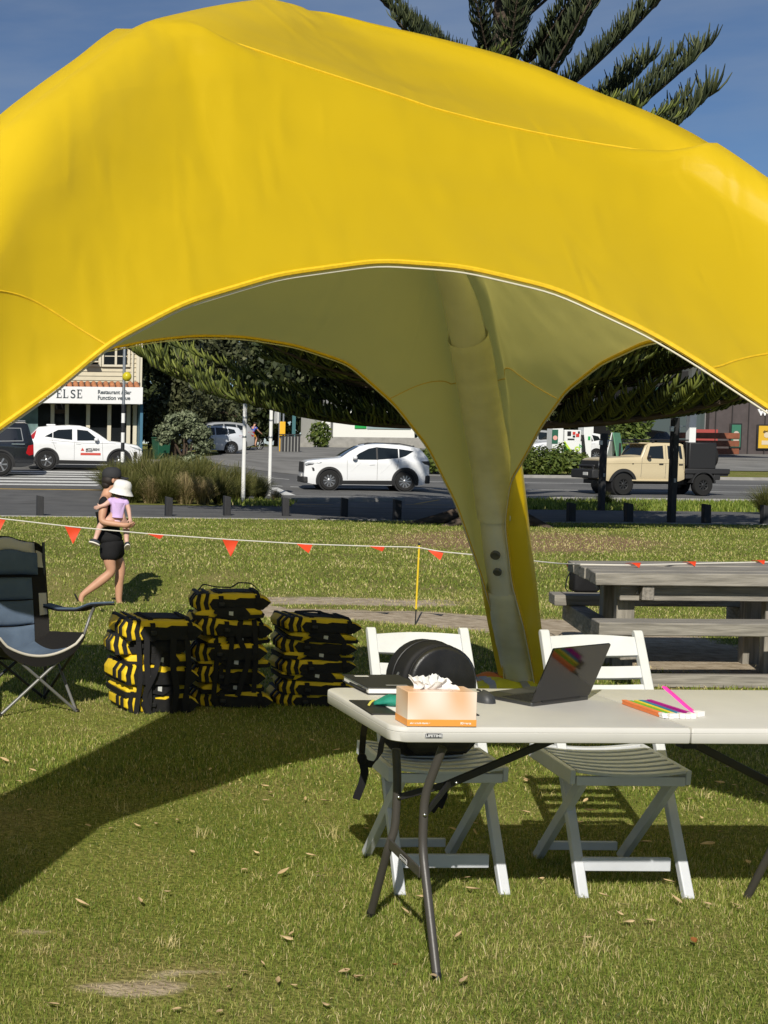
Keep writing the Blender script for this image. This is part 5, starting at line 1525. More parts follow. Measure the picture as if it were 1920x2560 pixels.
# upper wall boards
z = zr(964); zt = 9.0; k = 0
while z < zt:
    b = MB(); b.add([(W0, -.02, z), (.02, -.02, z), (.02, .02, z + .19), (W0, .02, z + .19), (W0, .30, z), (.02, .30, z), (.02, .30, z + .19), (W0, .30, z + .19)], [(0, 1, 2, 3), (7, 6, 5, 4), (0, 4, 5, 1), (1, 5, 6, 2), (2, 6, 7, 3), (3, 7, 4, 0)])
    b.build('weatherboard', CREAM, rest); z += .192
b = MB(); b.box((-.02, .02, (zr(964) + zt) / 2), (.14, .16, zt - zr(964))); b.build('corner_board', CREAMT, rest)
b = MB(); b.box((.10, .1, 3.6), (.16, .12, 7.2)); b.tube([(-.26, -.10, zr(960)), (-.26, -.10, 9)], .05, 8); b.build('downpipe', CREAMT, rest)
def window(x0, x1, z0, z1, panes, opened=False):
    b = MB(); fw_ = .09
    for a in ((x0, x1, z0 - fw_, z0), (x0, x1, z1, z1 + fw_)): b.box(((a[0] + a[1]) / 2, -.05, (a[2] + a[3]) / 2), (a[1] - a[0] + 2 * fw_, .12, fw_))
    for x in [x0 - fw_ / 2, x1 + fw_ / 2] + [x0 + (x1 - x0) * q / panes for q in range(1, panes)]: b.box((x, -.052, (z0 + z1) / 2), (fw_, .12, z1 - z0))
    f_ = b.build('window', CREAMT, rest)
    for q in range(panes):
        xa = x0 + (x1 - x0) * q / panes; xb = x0 + (x1 - x0) * (q + 1) / panes
        b = MB(); b.box(((xa + xb) / 2, -.03, (z0 + z1) / 2), (xb - xa - .06, .02, z1 - z0)); b.build('pane', DGLASS, f_)
        b = MB()
        for zz in (z0 + (z1 - z0) * .33, z0 + (z1 - z0) * .66): b.box(((xa + xb) / 2, -.046, zz), (xb - xa - .09, .015, .035))
        b.build('glazing_bar', CREAMT, f_)
window(xr(255), xr(315), zr(914), zr(850), 2)
window(xr(180), xr(243), zr(914), zr(850), 2)
b = MB(); b.box((xr(222), -.28, zr(908)), (.62, .5, .05)); b.build('open_sash', CREAMT, rest)
# flat canopy with tiles and the sign board
b = MB(); b.box((W0 / 2, -.30, zr(963)), (-W0 + .05, .62, .14)); b.build('canopy_top', mat('dark fascia', (.05, .045, .042), .7), rest)
for k in range(26):
    x = xr(333) - k * .262
    if x < W0 + 3: break
    b = MB(); b.tube([(x, -.50, zr(962)), (x, -1.10, zr(976))], .115, 12); b.build('roof_tile', TERRA, rest, smooth=True, angle=50)
b = MB(); b.box((W0 / 2 + .0, -1.18, (zr(972) + zr(1013)) / 2), (-W0 + .10, .10, zr(972) - zr(1013))); sg = b.build('sign_board', SIGNW, rest, bevel=.01)
b = MB(); b.box((W0 / 2, -.55, zr(1010)), (-W0, 1.1, .08)); b.build('canopy_soffit', mat('soffit', (.3, .3, .29), .7), rest)
s_ = zr(984) - zr(1000)
def serif(letter, x, h):
    """slab serif capitals built from bars"""
    st = h * .15; b = MB(); y = -1.238
    w = h * .62; zb_ = zr(1000)
    def bar(x0, x1, z0, z1): b.box((x + (x0 + x1) / 2, y, zb_ + (z0 + z1) / 2), (x1 - x0, .012, z1 - z0))
    if letter in 'EL':
        bar(w * .14, w * .14 + st, 0, h); bar(0, w * .45, 0, st * .45); bar(0, w * .45, h - st * .45, h); bar(w * .14 + st, w, 0, st * .6); bar(w * .92, w, 0, h * .28)
        if letter == 'E': bar(w * .14 + st, w * .95, h - st * .6, h); bar(w * .87, w * .95, h * .74, h); bar(w * .14 + st, w * .72, h * .47, h * .47 + st * .55); bar(w * .66, w * .72, h * .38, h * .64)
    b.build('lettering', SIGNT, sg)
hh_ = zr(979) - zr(1000)
for L_, px_ in (('E', 101), ('E', 133), ('L', 149), ('E', 183)): serif(L_, xr(px_), hh_)
lettering('S', hh_ * 1.40, SIGNT, sg, (xr(167), -1.236, zr(1000)), depth=.006, bold=.004)
lettering('Restaurant / Bar', .235, SIGNT, sg, (xr(234), -1.236, zr(989)), depth=.006, bold=.006, sx=.92)
lettering('Function venue', .245, SIGNT, sg, (xr(234), -1.236, zr(1003)), depth=.006, bold=.006, sx=.92)
# ground floor: posts, glass, door
gz0, gz1 = 0.0, zr(1013)
for px_ in (336, 320, 272, 219, 166, 130, 80, 20): 
    b = MB(); b.box((xr(px_), .05, gz1 / 2), (.16, .14, gz1)); b.build('mullion', CREAMT, rest)
for a, c in ((320, 272), (272, 219), (219, 166), (130, 80), (80, 20)):
    b = MB(); b.box(((xr(a) + xr(c)) / 2, .12, gz1 / 2 + .15), (abs(xr(a) - xr(c)) - .14, .02, gz1 - .35)); b.build('shop_window', DGLASS, rest)
b = MB(); b.box(((xr(320) + xr(166)) / 2, .08, .22), (abs(xr(320) - xr(166)), .10, .44)); b.build('stall_riser', mat('grey blue riser', (.18, .22, .24), .7), rest)
b = MB(); b.box((.08, -.35, gz1 / 2), (.12, .8, gz1)); b.build('side_screen', BLUEP, rest)
b = MB(); b.box((xr(62), .0, gz1 / 2), (1.1, .12, gz1)); b.build('mural_panel', TEALP, rest)
b = MB(); b.box((xr(148), .4, 1.05), (.85, .06, 2.1)); dr = b.build('door', mat('brown door', (.10, .065, .04), .6), rest); b = MB(); b.box((xr(148), .36, 1.3), (.55, .03, 1.2)); b.build('door_pane', DGLASS, dr)
for px_ in (112, 126): b = MB(); b.box((xr(px_), -.9, .45), (.45, .45, .05)); b.tube([(xr(px_), -.9, 0), (xr(px_), -.9, .45)], .03, 8); b.build('stool', BLACK, rest)
b = MB(); b.box((W0 / 2, 4.5, 9.1), (-W0 + .6, 9.4, .2)); b.build('roof', mat('grey roof', (.2, .2, .2), .7), rest)

# ------------------------------------------------------------------ petrol station: pump, canopy, shop, white wall
GREENS = mat('bright green plastic', (.02, .32, .07), .4); GREENL = mat('lime print', (.45, .62, .05), .4); PUMPW = mat('pump white', (.72, .73, .72), .4)
YP = 63.0
p = place(1425, YP); pump = thing('fuel_pump', 'white and green petrol pump between two white columns', 'petrol pump', p)
def zp_(py): return 1.62 + (1124 - py) / F_PX * YP - p.z
def xp_(px): return X(px, YP) - p.x
for a, c, top in ((1373, 1400, 1057), (1451, 1471, 1057)):
    b = MB(); b.prism([(xp_(a), -.1), (xp_(c), -.1), (xp_(c), zp_(top)), (xp_(a) + .12, zp_(top + 2)), (xp_(a), zp_(top + 8))], -.3, .3, 'y'); b.build('column', PUMPW, pump, bevel=.02)
b = MB(); b.box(((xp_(1402) + xp_(1448)) / 2, 0, zp_(1104) / 2), (xp_(1448) - xp_(1402), .5, zp_(1104))); b.build('body', PUMPW, pump, bevel=.02)
b = MB(); b.box(((xp_(1405) + xp_(1446)) / 2, 0, (zp_(1104) + zp_(1076)) / 2), (xp_(1446) - xp_(1405), .44, zp_(1076) - zp_(1104))); hd_ = b.build('head', PUMPW, pump, bevel=.02)
MRED = mat('red print', (.55, .04, .03), .4)
for px_, py_, w_, h_, m_ in ((1416, 1085, .16, .2, BLACK), (1428, 1084, .12, .12, MRED), (1437, 1089, .14, .14, MRED), (1421, 1099, .3, .06, BLACK), (1428, 1092, .10, .08, BLACK), (1440, 1082, .08, .1, BLACK)):
    b = MB(); b.box((xp_(px_), -.235, zp_(py_)), (w_, .02, h_)); b.build('display', m_, hd_)
# green sweep on the front
pts = [(xp_(1402) + .01, .0)]
for k in range(9): q = k / 8; pts.append((xp_(1402) + .02 + (xp_(1446) - xp_(1402) - .05) * q, zp_(1145) - 0 + (zp_(1108) - zp_(1145)) * (1 - q) ** 1.8))
pts.append((xp_(1446) - .02, 0)); b = MB(); b.prism(pts, -.268, -.254, 'y'); b.build('green_sweep', GREENS, pump)
pts = [(x + .03, z + .10) for x, z in pts[1:-1]] + [(x, z) for x, z in pts[1:-1]][::-1]
b = MB(); b.prism(pts, -.266, -.256, 'y'); b.build('lime_sweep', GREENL, pump)
b = MB()
for k in range(18):
    a = k * 20; b.add([(xp_(1437) + .14 * math.cos(R(a)), -.262, zp_(1123) + .14 * math.sin(R(a))), (xp_(1437) + .06 * math.cos(R(a - 12)), -.262, zp_(1123) + .06 * math.sin(R(a - 12))), (xp_(1437) + .06 * math.cos(R(a + 12)), -.262, zp_(1123) + .06 * math.sin(R(a + 12))), (xp_(1437) + .10 * math.cos(R(a + 14)), -.256, zp_(1123) + .1 * math.sin(R(a + 14)))], [(0, 1, 2), (0, 2, 3)])
b.build('emblem', GREENL, pump)
lettering('bp', .22, GREENS, pump, (xp_(1441), -.26, zp_(1119)), depth=.004, bold=.004)
b = MB(); b.box(((xp_(1373) + xp_(1385)) / 2, -.315, zp_(1093)), (.26, .02, .62)); nt_ = b.build('notice', mat('green notice', (.02, .10, .06), .5), pump)
b = MB(); b.lathe([(.001, 0), (.10, 0), (.10, .01)], 16, Matrix.Translation(((xp_(1373) + xp_(1385)) / 2, -.328, zp_(1096))) @ Matrix.Rotation(R(90), 4, 'X')); b.build('notice_disc', mat('pink print', (.7, .35, .3), .5), nt_)
for px_ in (1446, 1450):
    b = MB(); b.tube(bend([(xp_(px_), -.28, zp_(1088)), (xp_(px_) + .03, -.42, zp_(1125)), (xp_(px_) + .08, -.40, zp_(1160)), (xp_(px_) + .12, -.3, zp_(1130))]), .03, 8); b.build('hose', RUBBER, pump, smooth=True)
b = MB(); b.box((xp_(1464), -.315, zp_(1096)), (.10, .02, .16)); b.build('sticker', GREENS, pump)
b = MB(); b.box(((xp_(1373) + xp_(1471)) / 2, 0, .04), (2.2, .9, .12)); b.build('plinth', CONC, pump)
# folding green sign board beside the pump
p2 = place(1537, 62); fs = thing('folding_sign', 'white folding board sign with a green panel, right of the petrol pump', 'sign', p2, R(48))
for s in (1, -1):
    b = MB(); b.add([(-.45, .35 * s, 0), (.45, .35 * s, 0), (.45, .02 * s, 1.75), (-.45, .02 * s, 1.75), (-.45, .35 * s + .04, 0), (.45, .35 * s + .04, 0), (.45, .02 * s + .04, 1.75), (-.45, .02 * s + .04, 1.75)], [(0, 1, 2, 3), (7, 6, 5, 4), (0, 4, 5, 1), (1, 5, 6, 2), (2, 6, 7, 3), (3, 7, 4, 0)]); b.build('panel', PUMPW if s > 0 else mat('pale green panel', (.12, .30, .17), .5), fs)
# canopy of the station, mostly behind the pine
pc2 = place(1500, 72); can = thing('station_canopy', 'green and white petrol station canopy behind the pine', 'canopy', pc2)
def xc_(px): return X(px, 72) - pc2.x
b = MB(); b.box((xc_(1650), 4, 5.4), (14, 9, .7)); b.build('canopy_roof', PUMPW, can)
b = MB(); b.box((xc_(1650), -.53, 5.45), (14, .06, .5)); b.build('green_fascia', GREENS, can)
for px_ in (1420, 1560, 1830):
    b = MB(); b.box((xc_(px_), 4, 2.6), (.35, .35, 5.2)); b.build('column', PUMPW, can)
# white low building with a green sign beyond the car park
YB = 104.0
pb_ = place(840, YB); wb = thing('white_building', 'low white building with a green sign beyond the car park', 'building', pb_)
def zw(py): return 1.62 + (1117 - py) / F_PX * YB - pb_.z
def xw(px): return X(px, YB) - pb_.x
b = MB(); b.box(((xw(803) + xw(1035)) / 2, 3, 1.6), (xw(1035) - xw(803), 6, 3.2)); b.build('wall', mat('white render', (.72, .72, .70), .7), wb)
b = MB(); b.box(((xw(800) + xw(1040)) / 2, 2.8, 3.3), (xw(1040) - xw(800), 7, .25)); b.build('roof', mat('grey roof', (.2, .2, .2), .7), wb)
b = MB(); b.box(((xw(885) + xw(914)) / 2, -.05, (zw(1047) + zw(1071)) / 2), (xw(914) - xw(885), .08, zw(1047) - zw(1071))); gs = b.build('green_sign', GREENS, wb)
b = MB(); b.box(((xw(893) + xw(906)) / 2, -.10, zw(1058)), (.34, .02, .12)); b.box(((xw(893) + xw(906)) / 2, -.10, zw(1063)), (.3, .02, .08)); b.build('sign_print', BLACK, gs)
b = MB(); b.box(((xw(916) + xw(1025)) / 2, -.04, (zw(1050) + zw(1072)) / 2), (xw(1025) - xw(916), .06, zw(1050) - zw(1072))); b.build('shop_window', mat('pale window', (.28, .36, .38), .1), wb)
for px_ in (826, 828.5): b = MB(); b.box((xw(px_), -.06, 1.3), (.10, .06, 2.6)); b.build('wall_joint', mat('grey joint', (.16, .16, .16), .7), wb)

# cafe on the right
YC = 86.0
pcf = place(1720, YC); cafe = thing('cafe_building', 'dark brown cafe building with white sign lettering at the right', 'building', pcf)
def zc(py): return 1.62 + (1126 - py) / F_PX * YC - pcf.z
def xc(px): return X(px, YC) - pcf.x
CAFE = mat('dark brown cladding', (.075, .060, .058), .6, var=.12, scale=3)
b = MB(); b.box(((xc(1775) + xc(2150)) / 2, 4.2, 2.6), (xc(2150) - xc(1775), 8, 5.2)); b.build('wall', CAFE, cafe)
for k in range(9):
    x = xc(1790) + k * 1.0
    b = MB(); b.box((x, .17, 2.6), (.05, .06, 5.2)); b.build('cladding_joint', mat('joint brown', (.03, .025, .025), .7), cafe)
b = MB(); b.box(((xc(1600) + xc(1775)) / 2, 4.6, 2.5), (xc(1775) - xc(1600), 7.6, 5.0)); b.build('shop_core', DKIN, cafe)
for a, c in ((1690, 1733), (1733, 1776), (1640, 1690)):
    b = MB(); b.box(((xc(a) + xc(c)) / 2, .72, 1.75), (xc(c) - xc(a) - .10, .03, 3.3)); b.build('shop_window', mat('shop glass', (.07, .09, .09), .08), cafe)
    b = MB(); b.box((xc(c), .68, 1.75), (.10, .10, 3.5)); b.build('mullion', mat('grey mullion', (.3, .3, .3), .5), cafe)
b = MB(); b.box((xc(1708), .3, 3.8), (xc(1776) - xc(1600), 1.2, .35)); b.build('fascia', mat('teal fascia', (.04, .12, .11), .5), cafe)
b = MB(); b.box((xc(1770), .2, 1.0), (1.3, .08, 1.0)); b.build('shelf_display', mat('shelf red', (.35, .06, .05), .6), cafe)
for (px_, py_, w_, h_, m_, m2) in ((1840, 1088, .55, 1.35, mat('green poster', (.04, .16, .10), .5), mat('poster white', (.5, .42, .36), .5)), (1916, 1090, .95, 1.35, mat('yellow poster', (.62, .38, .03), .5), mat('poster pale', (.6, .5, .35), .5))):
    b = MB(); b.box((xc(px_), .11, zc(py_)), (w_ + .16, .10, h_ + .16)); f_ = b.build('poster_frame', BLACK, cafe, bevel=.02)
    b = MB(); b.box((xc(px_), .05, zc(py_)), (w_, .03, h_)); b.build('poster', m_, f_)
    b = MB(); b.lathe([(.001, 0), (.17, 0), (.17, .01)], 14, Matrix.Translation((xc(px_), .03, zc(py_ - 5))) @ Matrix.Rotation(R(90), 4, 'X')); b.box((xc(px_), .028, zc(py_ + 14)), (w_ * .6, .01, .25)); b.build('poster_print', m2, f_)
lettering('dri', .24, BLACK, cafe, (xc(1907), .03, zc(1080)), depth=.004, bold=.01)
lettering('wild', .80, mat('white letters', (.85, .85, .85), .4), cafe, (xc(1895), .16, zc(1036)), depth=.03, bold=.012)
# planter seats at the cafe front
for k, (px_, w_) in enumerate(((1768, 3.4),)):
    p = place(px_, 83); t = thing('planter_bench', 'stacked red-brown timber planter boxes in front of the cafe windows', 'planter', p)
    for i in range(3):
        b = MB(); b.box((0, 0, .25 + i * .45), (w_, .6, .34)); b.build('plank', mat('red brown timber', (.20, .065, .03), .7, var=.3, scale=3), t, bevel=.02)
# ================================================================== plants
def leaf_cloud(blobs, n, size, name, m, parent, flat=.35, world=False, droop=0.0, shell=.55):
    """many leaf-sized faces spread through a set of ellipsoids (cx,cy,cz,rx,ry,rz)"""
    vol = np.array([b[3] * b[4] * b[5] for b in blobs]) ** (2 / 3); k = rng.choice(len(blobs), n, p=vol / vol.sum())
    B = np.array(blobs)[k]
    d = rng.normal(size=(n, 3)); d /= np.linalg.norm(d, axis=1)[:, None]
    r_ = (shell + (1 - shell) * rng.uniform(0, 1, n)) ** .7
    nz_ = np.array([noise.noise(Vector(q * 1.9) + Vector(b[:3])) for q, b in zip(d, B)])
    p = B[:, :3] + d * B[:, 3:6] * (r_ * (1 + .38 * nz_))[:, None]
    nrm = d + rng.normal(0, .75, (n, 3)); nrm[:, 2] += flat; nrm /= np.linalg.norm(nrm, axis=1)[:, None]
    a = np.cross(nrm, rng.normal(size=(n, 3))); a /= np.linalg.norm(a, axis=1)[:, None]; c = np.cross(nrm, a)
    s = (size * rng.uniform(.6, 1.4, n))[:, None]
    a = a * s; c = c * s * .55
    v = np.stack([p - a, p - c * .9, p + a, p + c * .9], 1).reshape(-1, 3)
    tint = np.clip(.5 + rng.normal(0, .2, n) + .25 * nz_, 0, 1)
    me = np_mesh(name, v, np.arange(n * 4), np.full(n, 4), m, {'tint': np.repeat(tint, 4)})
    return link_mesh(name, me, parent)
BARK = mat('grey brown bark', (.075, .055, .04), .9, spec=.1, var=.4, scale=5, bump=.8, bscale=9, stretch=(4, 4, 1), bdist=.03)
LEAF_D = blade_material('dark evergreen leaves', [(0, (.010, .016, .006)), (.5, (.030, .042, .014)), (1, (.085, .095, .035))], .15)
LEAF_O = blade_material('olive leaves', [(0, (.022, .028, .012)), (.5, (.060, .070, .030)), (1, (.15, .155, .075))], .2)
LEAF_G = blade_material('grey green leaves', [(0, (.045, .055, .030)), (.5, (.12, .145, .075)), (1, (.30, .33, .20))], .2)
LEAF_L = blade_material('bright leaves', [(0, (.03, .05, .010)), (.5, (.08, .12, .022)), (1, (.20, .24, .05))], .3)

def broad_tree(label, px, y, crown, h_trunk, n, size, m, group='trees beyond the road', trunk_r=.22):
    p = place(px, y); t = thing('broadleaf_tree', label, 'tree', p, 0, group)
    b = MB(); b.tube([(0, 0, -.2), (.05, 0, h_trunk * .5), (-.05, .05, h_trunk)], [trunk_r, trunk_r * .8, trunk_r * .6], 10)
    for c in crown[:6]:
        q = Vector(c[:3]); b.tube([(-.05, .05, h_trunk * .85), Vector((q.x * .5, q.y * .5, (h_trunk + q.z) / 2)), q], [trunk_r * .5, trunk_r * .35, .04], 7)
    b.build('trunk', BARK, t, smooth=True)
    leaf_cloud(crown, n, size, 'crown', m, t)
    return t
def crown(w, h, z0, k, seed, dy=.8):
    rnd = random.Random(seed); out = []
    for i in range(k):
        a = rnd.uniform(0, 6.28); r_ = rnd.uniform(.1, .72); z = z0 + h * rnd.uniform(.12, .9)
        s = (1 - .45 * abs((z - z0) / h - .45)); out.append((math.cos(a) * r_ * w * s, math.sin(a) * r_ * w * dy * s, z, w * rnd.uniform(.26, .42), w * rnd.uniform(.26, .42), h * rnd.uniform(.13, .22)))
    return out
broad_tree('dense dark olive tree behind the grey-green bush, right of the restaurant', 430, 69, crown(2.5, 7.6, .6, 26, 1), 2.6, 15000, .13, LEAF_O)
broad_tree('dark olive tree behind the parked white hatchback', 520, 84, crown(2.8, 7.0, .8, 22, 2), 2.4, 9000, .17, LEAF_O)
for k, (px_, y, w, h, lb, m_) in enumerate(((600, 106, 4.2, 9, 'dark tree behind the cyclist', LEAF_D), (690, 112, 4.6, 10, 'dark tree behind the yellow marker post', LEAF_D), (790, 116, 4.5, 9, 'dark tree left of the low white building', LEAF_D), (930, 122, 6, 11, 'dark tree behind the low white building', LEAF_D),
                                         (1080, 118, 6, 12, 'dark tree behind the tent leg, beyond the car park', LEAF_D), (1330, 100, 4.5, 9, 'dark tree behind the petrol pump', LEAF_D), (1530, 98, 4.6, 9, 'dark tree behind the beige truck cab', LEAF_D), (1700, 112, 6, 11, 'dark tree behind the cafe', LEAF_D), (300, 92, 4.6, 9, 'dark tree at the corner behind the restaurant', LEAF_D))):
    broad_tree(lb, px_, y, crown(w, h, .3, 18, 20 + k), 2.2, 5200, .30, m_)
p = place(1572, 70); t = thing('green_shrub', 'bright green shrub behind the beige truck cab', 'shrub', p); leaf_cloud([(0, 0, 1.2, .9, .8, .8), (.5, 0, 2.0, .6, .6, .6), (-.4, .1, 1.9, .6, .5, .5)], 1500, .12, 'foliage', LEAF_L, t)
b = MB(); b.tube([(0, 0, 0), (0, 0, 1.6)], .06, 7); b.build('stem', BARK, t)
p = place(800, 97); t = thing('yellow_shrub', 'small yellow-green shrub in front of the dark trees by the low wall', 'shrub', p); leaf_cloud([(0, 0, .9, .8, .7, .9)], 700, .14, 'foliage', LEAF_L, t)
b = MB(); b.tube([(0, 0, 0), (0, 0, .9)], .05, 7); b.build('stem', BARK, t)

# grey-green bush with bare stems
p = place(465, 56.5); t = thing('coastal_bush', 'grey-green bush with bare stems and rounded leaf clumps beside the tussocks', 'bush', p)
def bz(py): return 1.62 + (1111 - py) / F_PX * 56.5 - p.z
def bx(px): return X(px, 56.5) - p.x
cl = [(bx(455), 0, bz(1055), .75, .6, .42), (bx(420), .1, bz(1078), .55, .5, .34), (bx(490), -.1, bz(1078), .6, .5, .36), (bx(470), .2, bz(1042), .45, .4, .26), (bx(505), 0, bz(1110), .5, .45, .32), (bx(480), -.2, bz(1150), .55, .5, .32), (bx(430), -.1, bz(1155), .45, .4, .25), (bx(510), -.1, bz(1160), .4, .4, .25), (bx(410), 0, bz(1098), .3, .3, .2)]
leaf_cloud(cl, 6500, .085, 'foliage', LEAF_G, t, flat=.5, shell=.5)
b = MB()
for c in cl[:6]: b.tube([(rng.uniform(-.15, .15), 0, -.1), (c[0] * .45, c[1], c[2] * .5), (c[0], c[1], c[2])], [.06, .045, .02], 7)
b.build('stem', BARK, t, smooth=True)

# hedge along the forecourt
p = place(1300, 59.6); t = thing('low_hedge', 'loose low green hedge in front of the petrol pump', 'hedge', p)
hb = [(X(px_, 59.6) - p.x, rng.uniform(-.4, .4), .55 + rng.uniform(-.1, .2), .55, .5, .55 + rng.uniform(-.1, .15)) for px_ in range(1062, 1468, 17)]
leaf_cloud(hb, 14000, .085, 'foliage', LEAF_L, t, flat=.6)
b = MB()
for c in hb: b.tube([(c[0], c[1], -.05), (c[0] + .05, c[1], c[2])], .025, 6)
b.build('stem', BARK, t)

# tussock grasses
TUSS = blade_material('tussock blades', [(0, (.045, .055, .012)), (.4, (.11, .12, .028)), (.75, (.22, .20, .07)), (1, (.40, .31, .16))], .3)
def tussock_mesh(n, h, spread, dry, seed):
    r2 = np.random.default_rng(seed); v = []; f = []; tn = []
    az = r2.uniform(0, 6.283, n); out = np.abs(r2.normal(0, 1, n)).clip(0, 2) * spread; hh = h * r2.uniform(.55, 1.1, n)
    base = np.stack([np.cos(az), np.sin(az)], -1) * r2.uniform(0, .16, n)[:, None]; fa = r2.uniform(0, 6.283, n); w = .010
    V = np.zeros((n, 8, 3))
    for k, q in enumerate((0, .4, .75, 1)):
        rad = out * hh * q ** 1.8; z = hh * (q - .42 * np.minimum(out, 1.2) * q ** 2.6)
        c = np.stack([base[:, 0] + np.cos(az) * rad, base[:, 1] + np.sin(az) * rad, z], -1)
        s = np.stack([np.cos(fa), np.sin(fa), 0 * fa], -1) * w * (1 - .75 * q)
        V[:, k * 2] = c - s; V[:, k * 2 + 1] = c + s
    q_ = np.array([[0, 1, 3, 2], [2, 3, 5, 4], [4, 5, 7, 6]]).ravel(); F = (np.arange(n) * 8)[:, None] + q_[None]
    tint = np.clip((.30 if not dry else .85) + r2.normal(0, .16, n), 0, 1)
    T = np.repeat(tint[:, None], 8, 1) + np.array([0, 0, .04, .04, .12, .12, .22, .22])[None]
    return np_mesh('foliage', V.reshape(-1, 3), F.ravel(), np.full(n * 3, 4), TUSS, {'tint': np.clip(T, 0, 1).ravel()})
tms = [tussock_mesh(900, 1.15, .55, False, 1), tussock_mesh(900, 1.0, .7, False, 2), tussock_mesh(600, .85, .6, True, 3)]
spots_t = [(300, 40.2, 0, .95), (345, 41.5, 1, 1.15), (395, 40.0, 0, 1.05), (440, 42.5, 1, 1.15), (490, 41.8, 0, 1.05), (540, 42.8, 1, 1.05), (590, 43.5, 0, .9), (632, 44.6, 1, .8), (330, 38.7, 1, .85), (375, 38.6, 2, .85), (415, 38.5, 0, .8), (462, 38.6, 2, 1.0), (508, 38.6, 2, .85), (550, 39.0, 0, .8), (598, 40.2, 1, .75), (648, 42.0, 0, .62), (690, 41.2, 2, .42), (272, 42.8, 0, .8), (360, 44.0, 0, 1.1), (425, 44.8, 1, 1.1), (505, 45.0, 0, 1.0)]
proto_t = {}
for k, (px_, y, v_, s) in enumerate(spots_t):
    p = place(px_, y); o = thing('tussock_grass', ('tall green tussock grass clump' if v_ < 2 else 'straw coloured dry tussock grass clump') + ' in the roadside planting bed', 'grass clump', p, rng.uniform(0, 6.28), 'green tussock clumps in the roadside bed' if v_ < 2 else 'dry tussock clumps in the roadside bed'); o.scale = (s * 1.15, s * 1.15, s)
    link_mesh('foliage', tms[v_], o)
p = place(1915, 36.4); o = thing('tussock_grass', 'tussock grass clump at the right edge beyond the footpath', 'grass clump', p, 1); o.scale = (.75, .75, .68); link_mesh('foliage', tms[0], o)
p = place(1512, 41); o = thing('tussock_grass', 'small weedy grass tuft at the foot of the first tall black post', 'grass clump', p, 1); o.scale = (.5, .5, .42); link_mesh('foliage', tms[1], o)

# ------------------------------------------------------------------ Norfolk pine
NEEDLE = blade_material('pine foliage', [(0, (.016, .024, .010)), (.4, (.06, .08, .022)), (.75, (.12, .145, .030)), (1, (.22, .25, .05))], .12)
NEEDLE_UP = blade_material('young pine foliage', [(0, (.010, .016, .010)), (.45, (.024, .035, .017)), (.8, (.055, .070, .030)), (1, (.12, .135, .055))], .1)  # darker, bluer copy of the pine foliage for the upper boughs
TRUNKM = mat('pine bark', (.085, .065, .05), .9, spec=.1, var=.4, scale=4, bump=.9, bscale=8, stretch=(1, 1, 4), bdist=.03)
def ropes(P, D, L_, rad, curl, segs=3, tint=None):
    """finger-like shoots: start P (n,3), unit direction D, length L, curling upward"""
    n = len(P); up = np.array([0, 0, 1.0]); V = np.zeros((n, (segs + 1) * 3, 3)); c = P.copy(); d = D.copy()
    st = (L_ / segs)[:, None]
    for k in range(segs + 1):
        a = np.cross(d, up); a /= np.maximum(np.linalg.norm(a, axis=1), 1e-4)[:, None]; b2 = np.cross(d, a)
        r_ = rad * (1.0, 1.05, .9, .35)[min(k, 3)]
        for j in range(3):
            th = 2 * math.pi * j / 3; V[:, k * 3 + j] = c + (a * math.cos(th) + b2 * math.sin(th)) * (r_ if np.isscalar(r_) else r_[:, None])
        c = c + d * st; d = d + up * curl[:, None]; d /= np.linalg.norm(d, axis=1)[:, None]
    q = []
    for k in range(segs):
        for j in range(3):
            q += [k * 3 + j, k * 3 + (j + 1) % 3, (k + 1) * 3 + (j + 1) % 3, (k + 1) * 3 + j]
    F = (np.arange(n) * (segs + 1) * 3)[:, None] + np.array(q)[None]
    T = np.repeat(tint[:, None], (segs + 1) * 3, 1)
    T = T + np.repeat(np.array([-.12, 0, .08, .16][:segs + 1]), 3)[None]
    return V.reshape(-1, 3), F.ravel(), np.full(n * segs * 3, 4), np.clip(T, 0, 1).ravel()
